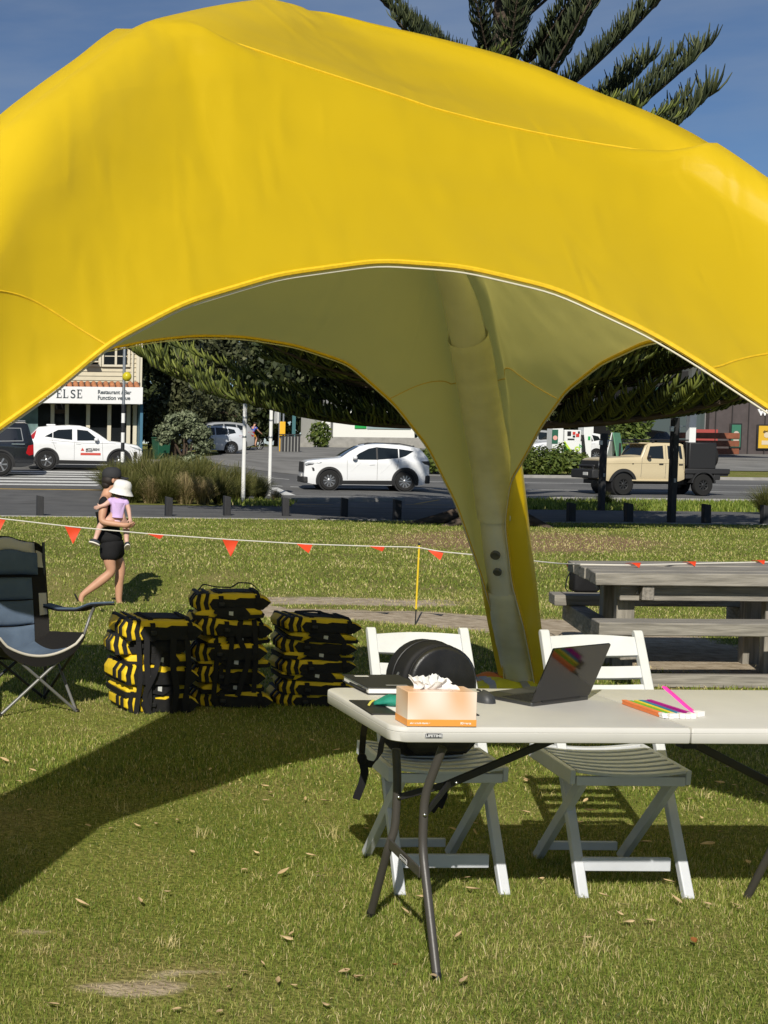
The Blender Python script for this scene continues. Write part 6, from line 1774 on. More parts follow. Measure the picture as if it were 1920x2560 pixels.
def pine_branch(L_, rise, tipcurl, nsec, seclen, seed, rope_len, rope_r, start=.25, dens=.075, lift=.5, nm=None):
    """one bough along +x: limb, side sprays, finger shoots"""
    r2 = np.random.default_rng(seed)
    def limb(t): return np.stack([L_ * t * np.cos(rise * .3), .12 * L_ * .15 * np.sin(t * 3 + seed), L_ * (rise * t + tipcurl * t ** 2.4)], -1)
    b = MB(); ts = np.linspace(0, 1, 14); pts = limb(ts); b.tube([tuple(p_) for p_ in pts], [.075 * L_ / 6 * (1 - .8 * t) + .012 for t in ts], 7)
    P = []; D = []; LL = []; T = []
    def sprays(o, d, ln, dens, tint):
        n = max(3, int(ln / dens)); tt = (np.arange(n) + .5) / n
        side = np.cross(d, [0, 0, 1]); side /= np.linalg.norm(side)
        for s in (1, -1):
            pp = o + d * (tt * ln)[:, None] + np.array([0, 0, 1.0]) * (.10 * ln * tt ** 2)[:, None]
            dd = d * .75 + side * s * (.75 - .35 * tt)[:, None] + np.array([0, 0, lift]) + r2.normal(0, .20, (n, 3))
            dd /= np.linalg.norm(dd, axis=1)[:, None]
            P.append(pp); D.append(dd); LL.append(rope_len * (1 - .35 * tt) * r2.uniform(.55, 1.3, n)); T.append(np.clip(tint + r2.normal(0, .20, n), 0, 1))
        return o + d * ln + np.array([0, 0, .1 * ln])
    for i in range(nsec):
        t = start + (1 - start) * (i + .5) / nsec; o = limb(np.array([t]))[0]; o2 = limb(np.array([min(1, t + .03)]))[0]; d0 = o2 - o; d0 /= np.linalg.norm(d0) + 1e-6
        if t > .985: d0 = limb(np.array([1.0]))[0] - limb(np.array([.95]))[0]; d0 /= np.linalg.norm(d0)
        side = np.cross(d0, [0, 0, 1]); side /= np.linalg.norm(side)
        for s in (1, -1):
            ln = seclen * (.55 + .9 * math.sin(math.pi * min(1, .15 + .75 * (1 - t)))) * r2.uniform(.8, 1.15)
            d = d0 * .55 + side * s * .8 + np.array([0, 0, r2.uniform(-.05, .22)]); d /= np.linalg.norm(d)
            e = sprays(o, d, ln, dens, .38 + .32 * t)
            b.tube([tuple(o), tuple((o + e) / 2), tuple(e)], [.022, .016, .008], 5, caps=False)
    sprays(limb(np.array([start]))[0], (limb(np.array([1.0]))[0] - limb(np.array([start]))[0]) / np.linalg.norm(limb(np.array([1.0]))[0] - limb(np.array([start]))[0]), L_ * (1 - start) * 1.02, dens, .6)
    P = np.concatenate(P); D = np.concatenate(D); LL = np.concatenate(LL); T = np.concatenate(T)
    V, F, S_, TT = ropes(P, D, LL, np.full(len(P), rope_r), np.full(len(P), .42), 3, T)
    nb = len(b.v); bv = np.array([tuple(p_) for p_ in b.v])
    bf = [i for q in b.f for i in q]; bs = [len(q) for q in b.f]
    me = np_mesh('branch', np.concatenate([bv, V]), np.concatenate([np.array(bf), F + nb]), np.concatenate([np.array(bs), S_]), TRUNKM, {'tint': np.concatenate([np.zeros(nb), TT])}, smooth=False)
    me.materials.append(nm or NEEDLE)
    me.polygons.foreach_set('material_index', np.concatenate([np.zeros(len(bs), np.int32), np.ones(len(S_), np.int32)]))
    return me
PINE_Y = 30.0
pp_ = place(1222, PINE_Y)
pine = thing('norfolk_pine', 'tall norfolk pine spreading low boughs behind the tent', 'tree', pp_)
b = MB(); rows = []
for i in range(40):
    z = -.3 + i * .55; r_ = .36 * (1 - z / 32) + .30 * math.exp(-max(0, z) / .35)
    rows.append([((r_ + (.12 * math.exp(-max(0, z) / .3)) * math.sin(5 * a + 1)) * math.cos(a), (r_ + (.12 * math.exp(-max(0, z) / .3)) * math.sin(5 * a + 1)) * math.sin(a), z) for a in np.linspace(0, 2 * math.pi, 25)[:-1]])
b.grid(rows, close_u=True); b.build('trunk', TRUNKM, pine, smooth=True, angle=80)
b = MB()
for a, L_ in ((3.0, 1.3), (3.7, 1.0), (2.4, .9), (4.6, .8), (5.6, 1.0), (.3, .9)):
    b.tube([(.35 * math.cos(a), .35 * math.sin(a), .30), ((.35 + L_ * .4) * math.cos(a + .1), (.35 + L_ * .4) * math.sin(a + .1), .16), ((.35 + L_) * math.cos(a - .1), (.35 + L_) * math.sin(a - .1), -.04)], [.17, .12, .05], 8)
b.build('root', TRUNKM, pine, smooth=True)
low_ms = [pine_branch(6.6, .02, .24, 15, 1.35, 1, .44, .032, .16, .105), pine_branch(6.2, .05, .28, 14, 1.3, 2, .44, .032, .16, .105), pine_branch(5.6, -.02, .26, 13, 1.25, 3, .42, .032, .16, .105)]
up_ms = [pine_branch(4.3, .52, .16, 13, .34, 4, .62, .024, .22, .058, .95, NEEDLE_UP), pine_branch(4.0, .62, .14, 12, .34, 5, .62, .024, .22, .058, .95, NEEDLE_UP), pine_branch(4.2, .40, .22, 12, .34, 6, .62, .024, .25, .058, .95, NEEDLE_UP)]
def bough(me, z, az, tilt=0.0, s=1.0):
    o = link_mesh('branch', me, pine, (.25 * math.cos(az), .25 * math.sin(az), z), None, (s, s, s))
    o.rotation_euler = (rng.uniform(-.12, .12), -tilt, az)
rnd = random.Random(4)
for w, (z, n, off, s, tl) in enumerate(((2.30, 7, .05, 1.0, -.02), (2.65, 7, .30, .9, -.01), (2.95, 7, .5, .98, .0), (3.35, 7, .75, .92, .0), (3.7, 7, .2, 1.0, .02), (4.5, 6, .7, .95, .05), (5.4, 6, .3, .80, .06), (6.5, 6, .8, .60, .10), (7.6, 6, .1, .50, .12))):
    for k in range(n):
        az_ = off + 2 * math.pi * k / n + rnd.uniform(-.12, .12)
        tx_, ty_ = pp_.x + 6.4 * s * math.cos(az_), PINE_Y + 6.4 * s * math.sin(az_)
        if (z > 4.8 and tx_ / ty_ > .508) or (z > 3.2 and math.sin(az_) < 0 and tx_ / ty_ > .515): continue        # the photograph shows open sky on that side
        rs_ = .74 if z > 3.5 and math.cos(az_) > .40 else 1.0
        bough(low_ms[(k + w) % 3], z + rnd.uniform(-.2, .2), az_, tl + rnd.uniform(-.09, .02 if math.cos(az_) > .3 else .09) - (.06 if rs_ < 1 else 0), rs_ * s * rnd.uniform(.84, 1.06))
for z, az, s, tl, k in ((6.1, -.06, .97, .08, 2), (7.0, -.12, .90, .05, 0), (7.5, .25, .82, .08, 2), (8.2, -.40, .76, .10, 1), (8.8, .12, .68, .28, 1), (9.0, -.75, .66, .26, 0), (9.1, -1.2, .46, .10, 0), (9.5, -1.75, .42, .12, 2), (9.0, -2.3, .48, .05, 1), (10.0, -1.45, .40, .2, 1), (10.6, -.9, .45, .1, 0), (10.7, -2.0, .42, .1, 2), (8.1, -1.35, .62, .10, 1), (8.5, -1.85, .55, .12, 0), (8.9, 1.2, .7, .1, 2),
                        (8.8, 3.35, .56, .02, 2), (9.4, 2.75, .58, .06, 0), (8.4, 2.1, .6, .1, 1), (10.2, .9, .6, .2, 0), (10.4, -.2, .62, .15, 1), (10.3, 3.9, .5, .15, 2)):
    bough(up_ms[k], z, az, tl, s)
for w, (z, n, off, s) in enumerate(((11.6, 5, .75, .78), (12.9, 5, .35, .68), (14.2, 5, .0, .56), (15.6, 5, .5, .45), (17.0, 5, .2, .34))):
    for k in range(n):
        bough(up_ms[(k + w) % 3], z + rnd.uniform(-.2, .2), off + 2 * math.pi * k / n + rnd.uniform(-.12, .12), rnd.uniform(-.06, .10), s * rnd.uniform(.92, 1.05))
# ================================================================== vehicles
PAINTW = mat('white car paint', (.74, .75, .76), .28, spec=.5, coat=.6)
PAINTB = mat('black car paint', (.010, .012, .016), .22, spec=.5, coat=.8)
PAINTS = mat('silver white car paint', (.55, .58, .62), .3, spec=.5, coat=.6)
PAINTG = mat('grey car paint', (.28, .29, .30), .3, spec=.5, coat=.6)
PAINTT = mat('sand beige car paint', (.56, .47, .30), .4, spec=.5, coat=.3)
CLAD = mat('black car cladding', (.018, .018, .019), .6)
CGLASS = mat('tinted car glass', (.012, .016, .018), .05, spec=.6)
RIMS = mat('alloy rim', (.42, .42, .43), .3, metal=.9); RIMK = mat('black rim', (.02, .02, .02), .4)
REDL = mat('red lamp', (.35, .008, .012), .15, spec=.6); HEADL = mat('head lamp', (.30, .32, .34), .08, spec=.7)
PLATE = mat('number plate', (.6, .6, .58), .5)

def wheel(parent, x, y, r, w, rim_m, spokes, rim_r=.66):
    sg = 1 if y > 0 else -1
    M0 = Matrix.Translation((x, y, r)) @ Matrix.Rotation(R(-90) * sg, 4, 'X')
    b = MB(); b.lathe([(r * rim_r, -w / 2), (r * .93, -w / 2), (r, -w * .36), (r, w * .36), (r * .93, w / 2), (r * rim_r, w / 2), (r * (rim_r - .03), w * .3)], 28, M0, True)
    tw = b.build('wheel', RUBBER, parent, smooth=True)
    b = MB(); b.lathe([(r * rim_r, w * .44), (r * (rim_r - .06), w * .42), (r * (rim_r - .08), w * .1), (.02, w * .08)], 28, M0, True); b.build('rim_barrel', RIMK, tw, smooth=True)
    b = MB()
    for k in range(spokes):
        a = 2 * math.pi * k / spokes; ca, sa = math.cos(a), math.sin(a); r0, r1 = r * .10, r * (rim_r - .02); hw0, hw1 = r * .05, r * .085
        q = [(r0 * ca - hw0 * sa, r0 * sa + hw0 * ca), (r0 * ca + hw0 * sa, r0 * sa - hw0 * ca), (r1 * ca + hw1 * sa, r1 * sa - hw1 * ca), (r1 * ca - hw1 * sa, r1 * sa + hw1 * ca)]
        b.add([(u, v_, w * .30) for u, v_ in q] + [(u, v_, w * .40) for u, v_ in q], [(0, 1, 2, 3), (7, 6, 5, 4), (0, 4, 5, 1), (1, 5, 6, 2), (2, 6, 7, 3), (3, 7, 4, 0)], M0)
    b.lathe([(r * .17, w * .25), (r * .17, w * .42), (r * .12, w * .45), (.001, w * .45)], 14, M0)
    b.lathe([(r * (rim_r - .05), w * .40), (r * rim_r, w * .46), (r * (rim_r + .015), w * .46)], 28, M0, True)
    b.build('rim', rim_m, tw, smooth=True, angle=30)
    return tw

class Car:
    def __init__(s, name, label, cat, loc, rz, top, zb, L_, W, belt, tumble, wheels, wr, paint, arch_r=None, plan=.13, group=None):
        s.t = thing(name, label, cat, loc, rz, group)
        s.top = top; s.zb = zb; s.L = L_; s.W = W / 2; s.belt = belt; s.tum = tumble; s.wheels = wheels; s.wr = wr; s.ar = arch_r or wr + .07; s.plan = plan
        s.body(paint)
    def zt(s, x): return float(np.interp(x, [p[0] for p in s.top], [p[1] for p in s.top]))
    def hw(s, x, z):
        """half width of the skin at (x,z)"""
        e = min(x, s.L - x); pl = 1 - s.plan * max(0, 1 - e / (.16 * s.L)) ** 2.0
        w = s.W * pl
        if z > s.belt: w -= (z - s.belt) * s.tum
        lo = s.belt - .12
        if z < s.zb + .35: w -= .06 * ((s.zb + .35 - z) / .35) ** 2
        w += .012 * math.exp(-((z - lo) / .10) ** 2)
        return w
    def bot(s, x):
        z = s.zb + .10 * max(0, 1 - x / .5) ** 2 + .12 * max(0, 1 - (s.L - x) / .5) ** 2
        for wx in s.wheels:
            d = abs(x - wx)
            if d < s.ar: z = max(z, s.wr + math.sqrt(s.ar ** 2 - d * d) * 1.0)
        return z
    def body(s, paint):
        xs = set(np.linspace(0, s.L, 46)) | {p[0] for p in s.top}
        for wx in s.wheels: xs |= {wx + s.ar * math.cos(a) for a in np.linspace(0, math.pi, 13)} | {wx + s.ar + .005, wx - s.ar - .005}
        xs = sorted(x for x in xs if 0 <= x <= s.L); b = MB(); rows = []; nj = 12
        for x in xs:
            z0, z1 = s.bot(x), s.zt(x); z0 = min(z0, z1 - .03); ring = []
            zs = [z0 + (z1 - z0) * (j / nj) for j in range(nj + 1)]
            rnd_ = .045 if z1 > s.belt + .1 else .05
            for j, z in enumerate(zs): ring.append((x, -s.hw(x, z) + (rnd_ if j == nj else (rnd_ * .25 if j == nj - 1 else 0)), z - (.0 if j < nj else .004)))
            wt = s.hw(x, z1) - rnd_
            for q in (-.6, -.25, .25, .6): ring.append((x, q * wt, z1 + .030 * (1 - q * q)))
            for j, z in reversed(list(enumerate(zs))): ring.append((x, s.hw(x, z) - (rnd_ if j == nj else (rnd_ * .25 if j == nj - 1 else 0)), z - (.0 if j < nj else .004)))
            for q in (.6, .0, -.6): ring.append((x, q * s.hw(x, z0), z0))
            rows.append(ring)
        b.grid(rows, close_u=True); n = len(rows[0]); b.f.append(list(range(n))[::-1]); e = len(b.v); b.f.append(list(range(e - n, e)))
        s.bodyo = b.build('body', paint, s.t, smooth=True, angle=32)
        for wx in s.wheels:
            b = MB(); b.tube([(wx, -s.W + .05, s.wr + .02), (wx, s.W - .05, s.wr + .02)], s.ar - .012, 20)
            b.build('wheel_well', BLACK, s.t, smooth=True)
        b = MB(); b.box((s.L / 2, 0, s.zb + .08), (s.L * .86, s.W * 1.7, .14)); b.build('underbody', BLACK, s.t)
    def side(s, pts, name, m, off=.006, parent=None, th=.006, sides=(-1, 1), **k):
        out = []
        for sg in sides:
            b = MB(); n = len(pts)
            o_ = [(x, sg * (s.hw(x, z) + off), z) for x, z in pts]; i_ = [(x, sg * (s.hw(x, z) + off - th - .02), z) for x, z in pts]
            b.add(o_ + i_, [list(range(n)), list(range(2 * n - 1, n - 1, -1))] + [[i, i + n, (i + 1) % n + n, (i + 1) % n] for i in range(n)])
            out.append(b.build(name, m, parent or s.t, **k))
        return out
    def line(s, pts, name, m, r_=.006, off=.002, sides=(-1, 1)):
        for sg in sides:
            b = MB(); P = []
            for (x0, z0), (x1, z1) in zip(pts[:-1], pts[1:]):
                for q in np.linspace(0, 1, 6): P.append((x0 + (x1 - x0) * q, sg * (s.hw(x0 + (x1 - x0) * q, z0 + (z1 - z0) * q) + off), z0 + (z1 - z0) * q))
            b.tube(P, r_, 5); b.build(name, m, s.t)
    def cross(s, x0, x1, inset, name, m, lift=.012):
        """pane following the upper skin from station x0 to x1"""
        b = MB(); rows = []
        for q in np.linspace(0, 1, 6):
            x = x0 + (x1 - x0) * q; z = s.zt(x); w = s.hw(x, z) - inset
            rows.append([(x, w * k, z + .030 * (1 - (k * w / max(.1, s.hw(x, z) - .045)) ** 2) + lift) for k in (-1, -.5, 0, .5, 1)])
        b.grid(rows); rows2 = [[Vector(p) - Vector((0, 0, .02)) for p in r_] for r_ in rows]; b.grid(rows2)
        return b.build(name, m, s.t, smooth=True)
    def wheels_on(s, rim, spokes, w=.225, rim_r=.66, inset=.0):
        for wx in s.wheels:
            for sg in (-1, 1): wheel(s.t, wx, sg * (s.W - w / 2 - .012 - inset), s.wr, w, rim, spokes, rim_r)
    def flares(s, m=CLAD, wid=.07, off=.012):
        for wx in s.wheels:
            pts = [(wx + (s.ar - .01) * math.cos(a), s.wr + (s.ar - .01) * math.sin(a)) for a in np.linspace(-.45, math.pi + .45, 22)]
            outp = [(wx + (s.ar + wid) * math.cos(a), s.wr + (s.ar + wid) * math.sin(a)) for a in np.linspace(-.45, math.pi + .45, 22)]
            for sg in (-1, 1):
                b = MB(); rows = []
                for (x, z), (x2, z2) in zip(pts, outp):
                    z = max(z, s.zb); z2 = max(z2, s.zb - .0)
                    rows.append([(x, sg * (s.hw(x, z) - .03), z), (x, sg * (s.hw(x, z) + off), z), (x2, sg * (s.hw(x2, z2) + off), z2), (x2, sg * (s.hw(x2, z2) - .03), z2)])
                b.grid(rows); b.build('arch_trim', m, s.t, smooth=True, angle=30)
    def mirror(s, x, z, m, m2=CLAD):
        for sg in (-1, 1):
            y = s.hw(x, z)
            b = MB(); b.ellipsoid((x, sg * (y + .12), z + .05), (.09, .11, .075), 12, 8); mr = b.build('mirror', m, s.t, smooth=True)
            b = MB(); b.beam((x, sg * (y - .03), z - .03), (x, sg * (y + .10), z), .05, .04); b.build('mirror_arm', m2, mr)
    def handle(s, x, z, m): s.side([(x, z), (x + .19, z + .012), (x + .19, z + .038), (x, z + .026)], 'door_handle', m, off=.022)

def car_loc(px, y): return place(px, y)
# white mid-size SUV on the road, facing left
p = place(752, 50.6)
SUV_TOP = [(0, .62), (.02, .95), (.12, 1.02), (.5, 1.07), (1.05, 1.11), (1.28, 1.13), (1.62, 1.36), (1.98, 1.55), (2.25, 1.615), (2.9, 1.64), (3.5, 1.60), (3.95, 1.53), (4.14, 1.49), (4.2, 1.42), (4.42, 1.16), (4.45, 1.05), (4.46, .70)]
c = Car('white_suv', 'white SUV with black wheel arches driving along the road', 'car', p, R(-7), SUV_TOP, .20, 4.46, 1.86, 1.06, .44, (.90, 3.60), .345, PAINTW)
c.t.scale = (.95, .95, 1.0)
c.side([(1.74, 1.13), (1.95, 1.30), (2.30, 1.47), (2.56, 1.52), (2.56, 1.09), (1.95, 1.085)], 'side_window', CGLASS)
c.side([(2.62, 1.52), (3.34, 1.475), (3.34, 1.15), (2.62, 1.095)], 'side_window', CGLASS)
c.side([(3.38, 1.47), (3.90, 1.40), (3.62, 1.23), (3.38, 1.155)], 'quarter_window', CGLASS)
c.side([(2.56, 1.525), (2.63, 1.525), (2.63, 1.09), (2.56, 1.085)], 'window_pillar', CLAD, off=.004)
c.cross(1.34, 1.94, .10, 'windscreen', CGLASS); c.cross(4.22, 4.40, .12, 'rear_window', CGLASS)
c.side([(.02, .93), (.12, .965), (.62, .985), (.58, .945), (.30, .90), (.05, .87)], 'headlight', HEADL, off=.008)
c.side([(.02, .90), (.34, .93), (.30, .89), (.05, .84)], 'headlight_shadow', CLAD, off=.005)
c.side([(.26, .80), (.34, .78), (.37, .68), (.30, .66)], 'fog_lamp', CLAD, off=.006)
c.side([(4.46, 1.06), (4.15, 1.05), (4.28, .95), (4.46, .90)], 'taillight', CLAD, off=.006)
b = MB(); b.add([(-.012, -.72, .62), (-.012, .72, .62), (-.012, .60, .98), (-.012, -.60, .98), (.1, -.72, .62), (.1, .72, .62), (.1, .60, .98), (.1, -.60, .98)], [(0, 1, 2, 3), (7, 6, 5, 4), (0, 4, 5, 1), (1, 5, 6, 2), (2, 6, 7, 3), (3, 7, 4, 0)]); b.build('grille', CLAD, c.t)
b = MB(); b.box((.05, 0, .36), (.18, 1.72, .22)); b.build('front_bumper', CLAD, c.t, bevel=.04)
b = MB(); b.box((4.40, 0, .42), (.18, 1.74, .28)); b.build('rear_bumper', CLAD, c.t, bevel=.04)
c.side([(1.30, .22), (3.25, .22), (3.25, .37), (1.30, .35)], 'sill_cladding', CLAD, off=.012)
c.flares(); c.wheels_on(RIMS, 10); c.mirror(1.78, 1.10, PAINTW)
SEAM = mat('panel gap', (.10, .10, .10), .8)
for pts in ([(1.54, .38), (1.52, 1.06)], [(2.60, .38), (2.60, 1.08)], [(3.28, .75), (3.36, 1.14)]): c.line(pts, 'door_seam', SEAM, .005)
c.line([(1.6, .62), (2.0, .98)], 'body_crease', PAINTW, .008, 0); c.line([(2.7, .60), (3.1, .98)], 'body_crease', PAINTW, .008, 0)
c.handle(2.32, .90, PAINTW); c.handle(3.22, .95, PAINTW)
for sg in (-1, 1):
    b = MB(); b.tube([(2.15, sg * .60, 1.62), (2.5, sg * .62, 1.675), (3.4, sg * .62, 1.66), (3.85, sg * .60, 1.575)], .018, 6); b.build('roof_rail', CLAD, c.t, smooth=True)
b = MB(); b.add([(3.9, -.02, 1.57), (4.08, -.02, 1.535), (4.06, -.02, 1.60), (3.9, .02, 1.57), (4.08, .02, 1.535), (4.06, .02, 1.60)], [(0, 1, 2), (5, 4, 3), (0, 3, 4, 1), (1, 4, 5, 2), (2, 5, 3, 0)]); b.build('antenna_fin', CLAD, c.t)
b = MB(); b.box((-.02, 0, .50), (.02, .38, .12)); b.build('number_plate', PLATE, c.t)

# white crossover with lettering on its door, facing right, behind the crossing
p = place(350, 53.2)
CR_TOP = [(0, .60), (.03, .80), (.2, .92), (.8, 1.02), (1.25, 1.07), (1.66, 1.35), (2.02, 1.56), (2.3, 1.62), (2.7, 1.635), (3.4, 1.60), (3.86, 1.55), (3.92, 1.48), (4.15, 1.24), (4.2, 1.14), (4.22, .70)]
c = Car('white_crossover', 'white crossover car with red and black lettering on its door by the crossing', 'car', p, R(178), CR_TOP, .20, 4.22, 1.80, 1.05, .42, (.86, 3.53), .345, PAINTW)
c.side([(1.60, 1.09), (2.04, 1.45), (2.42, 1.49), (2.42, 1.08)], 'side_window', CGLASS)
c.side([(2.60, 1.50), (3.12, 1.47), (3.30, 1.38), (3.30, 1.17), (2.60, 1.10)], 'side_window', CGLASS)
c.side([(3.33, 1.37), (3.62, 1.22), (3.33, 1.18)], 'quarter_window', CGLASS)
c.cross(1.32, 1.98, .10, 'windscreen', CGLASS)
c.side([(3.92, 1.45), (4.20, 1.18), (4.02, 1.12), (3.98, 1.20)], 'taillight', REDL, off=.008)
c.side([(.03, .78), (.50, .90), (.30, .80), (.05, .72)], 'headlight', HEADL, off=.008)
c.side([(.22, .70), (.34, .68), (.34, .46), (.20, .42)], 'fog_lamp', CLAD, off=.008)
b = MB(); b.box((.02, 0, .60), (.10, 1.2, .26)); b.build('grille', CLAD, c.t, bevel=.03)
b = MB(); b.box((.04, 0, .36), (.12, 1.60, .06)); b.build('front_bumper', CHROME, c.t, bevel=.02)
b = MB(); b.box((4.18, 0, .44), (.18, 1.68, .30)); b.build('rear_bumper', CLAD, c.t, bevel=.04)
c.side([(1.22, .22), (3.15, .22), (3.15, .36), (1.22, .34)], 'sill_cladding', CLAD, off=.012)
c.flares(wid=.055); c.wheels_on(RIMS, 5); c.mirror(1.72, 1.08, PAINTW)
for pts in ([(1.46, .38), (1.50, 1.06)], [(2.52, .36), (2.52, 1.08)], [(3.2, .75), (3.36, 1.15)]): c.line(pts, 'door_seam', SEAM, .005)
c.line([(1.0, .98), (2.2, .99), (3.6, 1.10)], 'body_crease', SEAM, .005)
c.handle(2.28, .95, PAINTW); c.handle(3.18, .99, PAINTW)
b = MB(); b.box((3.35, -.2, 1.66), (.35, .22, .06)); b.build('roof_pod', PAINTW, c.t, bevel=.03)
# door lettering faces the camera (the car is turned, so its +y side)
yside = c.hw(1.9, .75) + .006
MRD = mat('red door print', (.50, .06, .04), .5); MBD = mat('black door print', (.03, .025, .025), .5)
db = MB(); db.box((1.92, yside, .59), (.74, .006, .085)); bd_ = db.build('door_stripe', MRD, c.t)
lettering('MITSUBISHI', .125, MBD, c.t, (2.10, yside + .002, .715), (R(90), 0, R(180)), depth=.002, bold=.004, sx=.80)
lettering('MOTORS', .06, MBD, c.t, (2.10, yside + .002, .665), (R(90), 0, R(180)), depth=.002, bold=.002)
b = MB()
for a in (90, 210, 330):
    ca, sa = math.cos(R(a)), math.sin(R(a)); q = [(0, 0), (.04 * math.cos(R(a - 60)), .04 * math.sin(R(a - 60))), (.075 * ca, .075 * sa), (.04 * math.cos(R(a + 60)), .04 * math.sin(R(a + 60)))]
    b.prism([(2.22 - u, .745 + v_) for u, v_ in q], yside, yside + .004, 'y')
b.build('emblem', MRD, c.t)

# black canopied ute, only its tail in view at the left edge
p = place(80, 49.6)
BU_TOP = [(0, .7), (.05, 1.0), (.3, 1.08), (1.3, 1.14), (1.9, 1.60), (2.3, 1.74), (3.1, 1.78), (3.4, 1.80), (5.0, 1.82), (5.08, 1.78), (5.28, 1.14), (5.30, .6)]
u = Car('black_ute', 'black canopied ute at the left edge, tail towards the white crossover', 'car', (p.x - 5.3, p.y, p.z), 0, BU_TOP, .30, 5.30, 1.86, 1.12, .30, (.95, 4.15), .39, PAINTB, plan=.08)
u.side([(3.7, 1.60), (4.80, 1.60), (4.86, 1.22), (3.7, 1.20)], 'side_window', CGLASS); u.side([(2.0, 1.56), (2.9, 1.62), (2.9, 1.17), (1.65, 1.17)], 'side_window', CGLASS)
u.line([(3.66, 1.63), (4.84, 1.63), (4.92, 1.20), (3.66, 1.17)], 'window_trim', PAINTG, .014)
u.cross(5.06, 5.26, .12, 'rear_window', CGLASS)
u.side([(5.28, 1.08), (5.10, 1.04), (5.02, .78), (5.14, .70), (5.28, .74)], 'taillight', REDL, off=.010)
b = MB(); b.box((5.32, 0, .56), (.16, 1.7, .20)); b.build('rear_bumper', CLAD, u.t, bevel=.04)
b = MB(); b.box((4.75, -.932, 1.09), (.45, .02, .03)); b.build('door_handle', CHROME, u.t)
u.flares(wid=.05); u.wheels_on(RIMS, 6); u.cross(1.35, 1.9, .1, 'windscreen', CGLASS)
b = MB(); b.tube([(4.2, -.6, 1.88), (5.0, -.6, 1.88)], .02, 6); b.tube([(4.2, .6, 1.88), (5.0, .6, 1.88)], .02, 6); b.build('roof_rail', STEEL, u.t)

# parked hatchbacks on the car park
HB_TOP = [(0, .55), (.03, .78), (.15, .88), (.9, .98), (1.2, 1.02), (1.75, 1.38), (2.1, 1.46), (2.9, 1.48), (3.5, 1.42), (3.8, 1.38), (3.85, 1.32), (4.05, 1.05), (4.12, .95), (4.15, .55)]
def hatch(label, px, y, rz, paint, sc=1.0, name='parked_car'):
    q = place(px, y); h = Car(name, label, 'car', q, rz, HB_TOP, .20, 4.15, 1.72, .95, .42, (.82, 3.38), .31, paint, group=None)
    h.side([(1.65, 1.02), (2.0, 1.34), (2.5, 1.38), (2.5, .99)], 'side_window', CGLASS); h.side([(2.56, 1.385), (3.15, 1.36), (3.2, 1.03), (2.56, .995)], 'side_window', CGLASS); h.side([(3.22, 1.35), (3.55, 1.28), (3.62, 1.10), (3.25, 1.04)], 'quarter_window', CGLASS)
    h.cross(1.26, 1.72, .1, 'windscreen', CGLASS); h.cross(3.87, 4.03, .12, 'rear_window', CGLASS)
    h.side([(4.13, .98), (3.78, .97), (3.95, .84), (4.0, .74), (4.13, .76)], 'taillight', REDL, off=.008); h.side([(.03, .76), (.5, .86), (.35, .74), (.06, .68)], 'headlight', HEADL, off=.008)
    h.line([(2.52, .34), (2.53, .98)], 'door_seam', SEAM, .005); h.line([(1.42, .34), (1.45, .97)], 'door_seam', SEAM, .005)
    h.wheels_on(RIMS, 9, w=.2, rim_r=.7); h.mirror(1.6, .98, paint); h.handle(2.3, .86, paint); h.handle(3.1, .9, paint)
    h.t.scale = (sc, sc, sc); return h
def at_tail(px, y, L_=4.15): q = place(px, y); return px - L_ * F_PX / y
hatch('white hatchback parked beside the grey-green bush, red tail lamp to the right', at_tail(606, 75), 75, R(4), PAINTS)
hatch('grey estate car parked behind the white hatchback', at_tail(610, 82), 82, R(3), PAINTG, 1.10)
hatch('white car parked behind the petrol pump, left of it', 1310, 71, R(10), PAINTW)
hatch('dark grey car parked behind the petrol pump, right of it', 1462, 74, R(170), PAINTG)
hatch('black car parked behind the folding sign', 1490, 79, R(8), PAINTB)

# sand coloured double cab utility truck, facing left
p = place(1476, 49.4)
LC_TOP = [(.34, .95), (.36, 1.34), (.50, 1.40), (1.2, 1.44), (1.98, 1.46), (2.04, 1.47), (2.26, 1.88), (2.42, 1.98), (2.7, 2.01), (3.8, 2.00), (3.94, 1.95), (3.98, .70)]
L_TOP = [(a - .34, z) for a, z in LC_TOP]
lc = Car('utility_truck', 'sand beige double cab utility truck with a black canopy on its tray', 'truck', (p.x, p.y, p.z), R(2), L_TOP, .52, 3.64, 1.78, 1.40, .22, (.93,), .415, PAINTT, arch_r=.50, plan=.05)
t = lc.t; t.scale = (.80, .85, .90)
lc.side([(1.93, 1.42), (2.11, 1.87), (2.66, 1.90), (2.66, 1.40)], 'side_window', CGLASS); lc.side([(2.86, 1.90), (3.46, 1.90), (3.50, 1.40), (2.86, 1.40)], 'side_window', CGLASS)
lc.cross(1.72, 1.94, .10, 'windscreen', CGLASS)
for pts in ([(1.70, .70), (1.72, 1.40), (2.0, 1.90)], [(2.76, .66), (2.77, 1.93)], [(3.55, 1.0), (3.58, 1.93)]): lc.line(pts, 'door_seam', SEAM, .007)
lc.line([(.2, 1.20), (1.7, 1.24), (3.6, 1.24)], 'body_crease', PAINTT, .014, 0)
lc.side([(.62 + 1.85, 1.17), (.62 + 2.03, 1.17), (.62 + 2.03, 1.22), (.62 + 1.85, 1.22)], 'door_handle', CLAD, off=.02); lc.side([(3.34, 1.16), (3.52, 1.16), (3.52, 1.21), (3.34, 1.21)], 'door_handle', CLAD, off=.02)
lc.side([(1.3, 1.18), (1.36, 1.18), (1.36, 1.22), (1.3, 1.22)], 'side_lamp', CLAD, off=.01)
lc.flares(wid=.10, off=.05)
def part(name, m, boxes, bev=.02, parent=None):
    b = MB()
    for c_, s_ in boxes: b.box(c_, s_)
    return b.build(name, m, parent or t, bevel=bev)
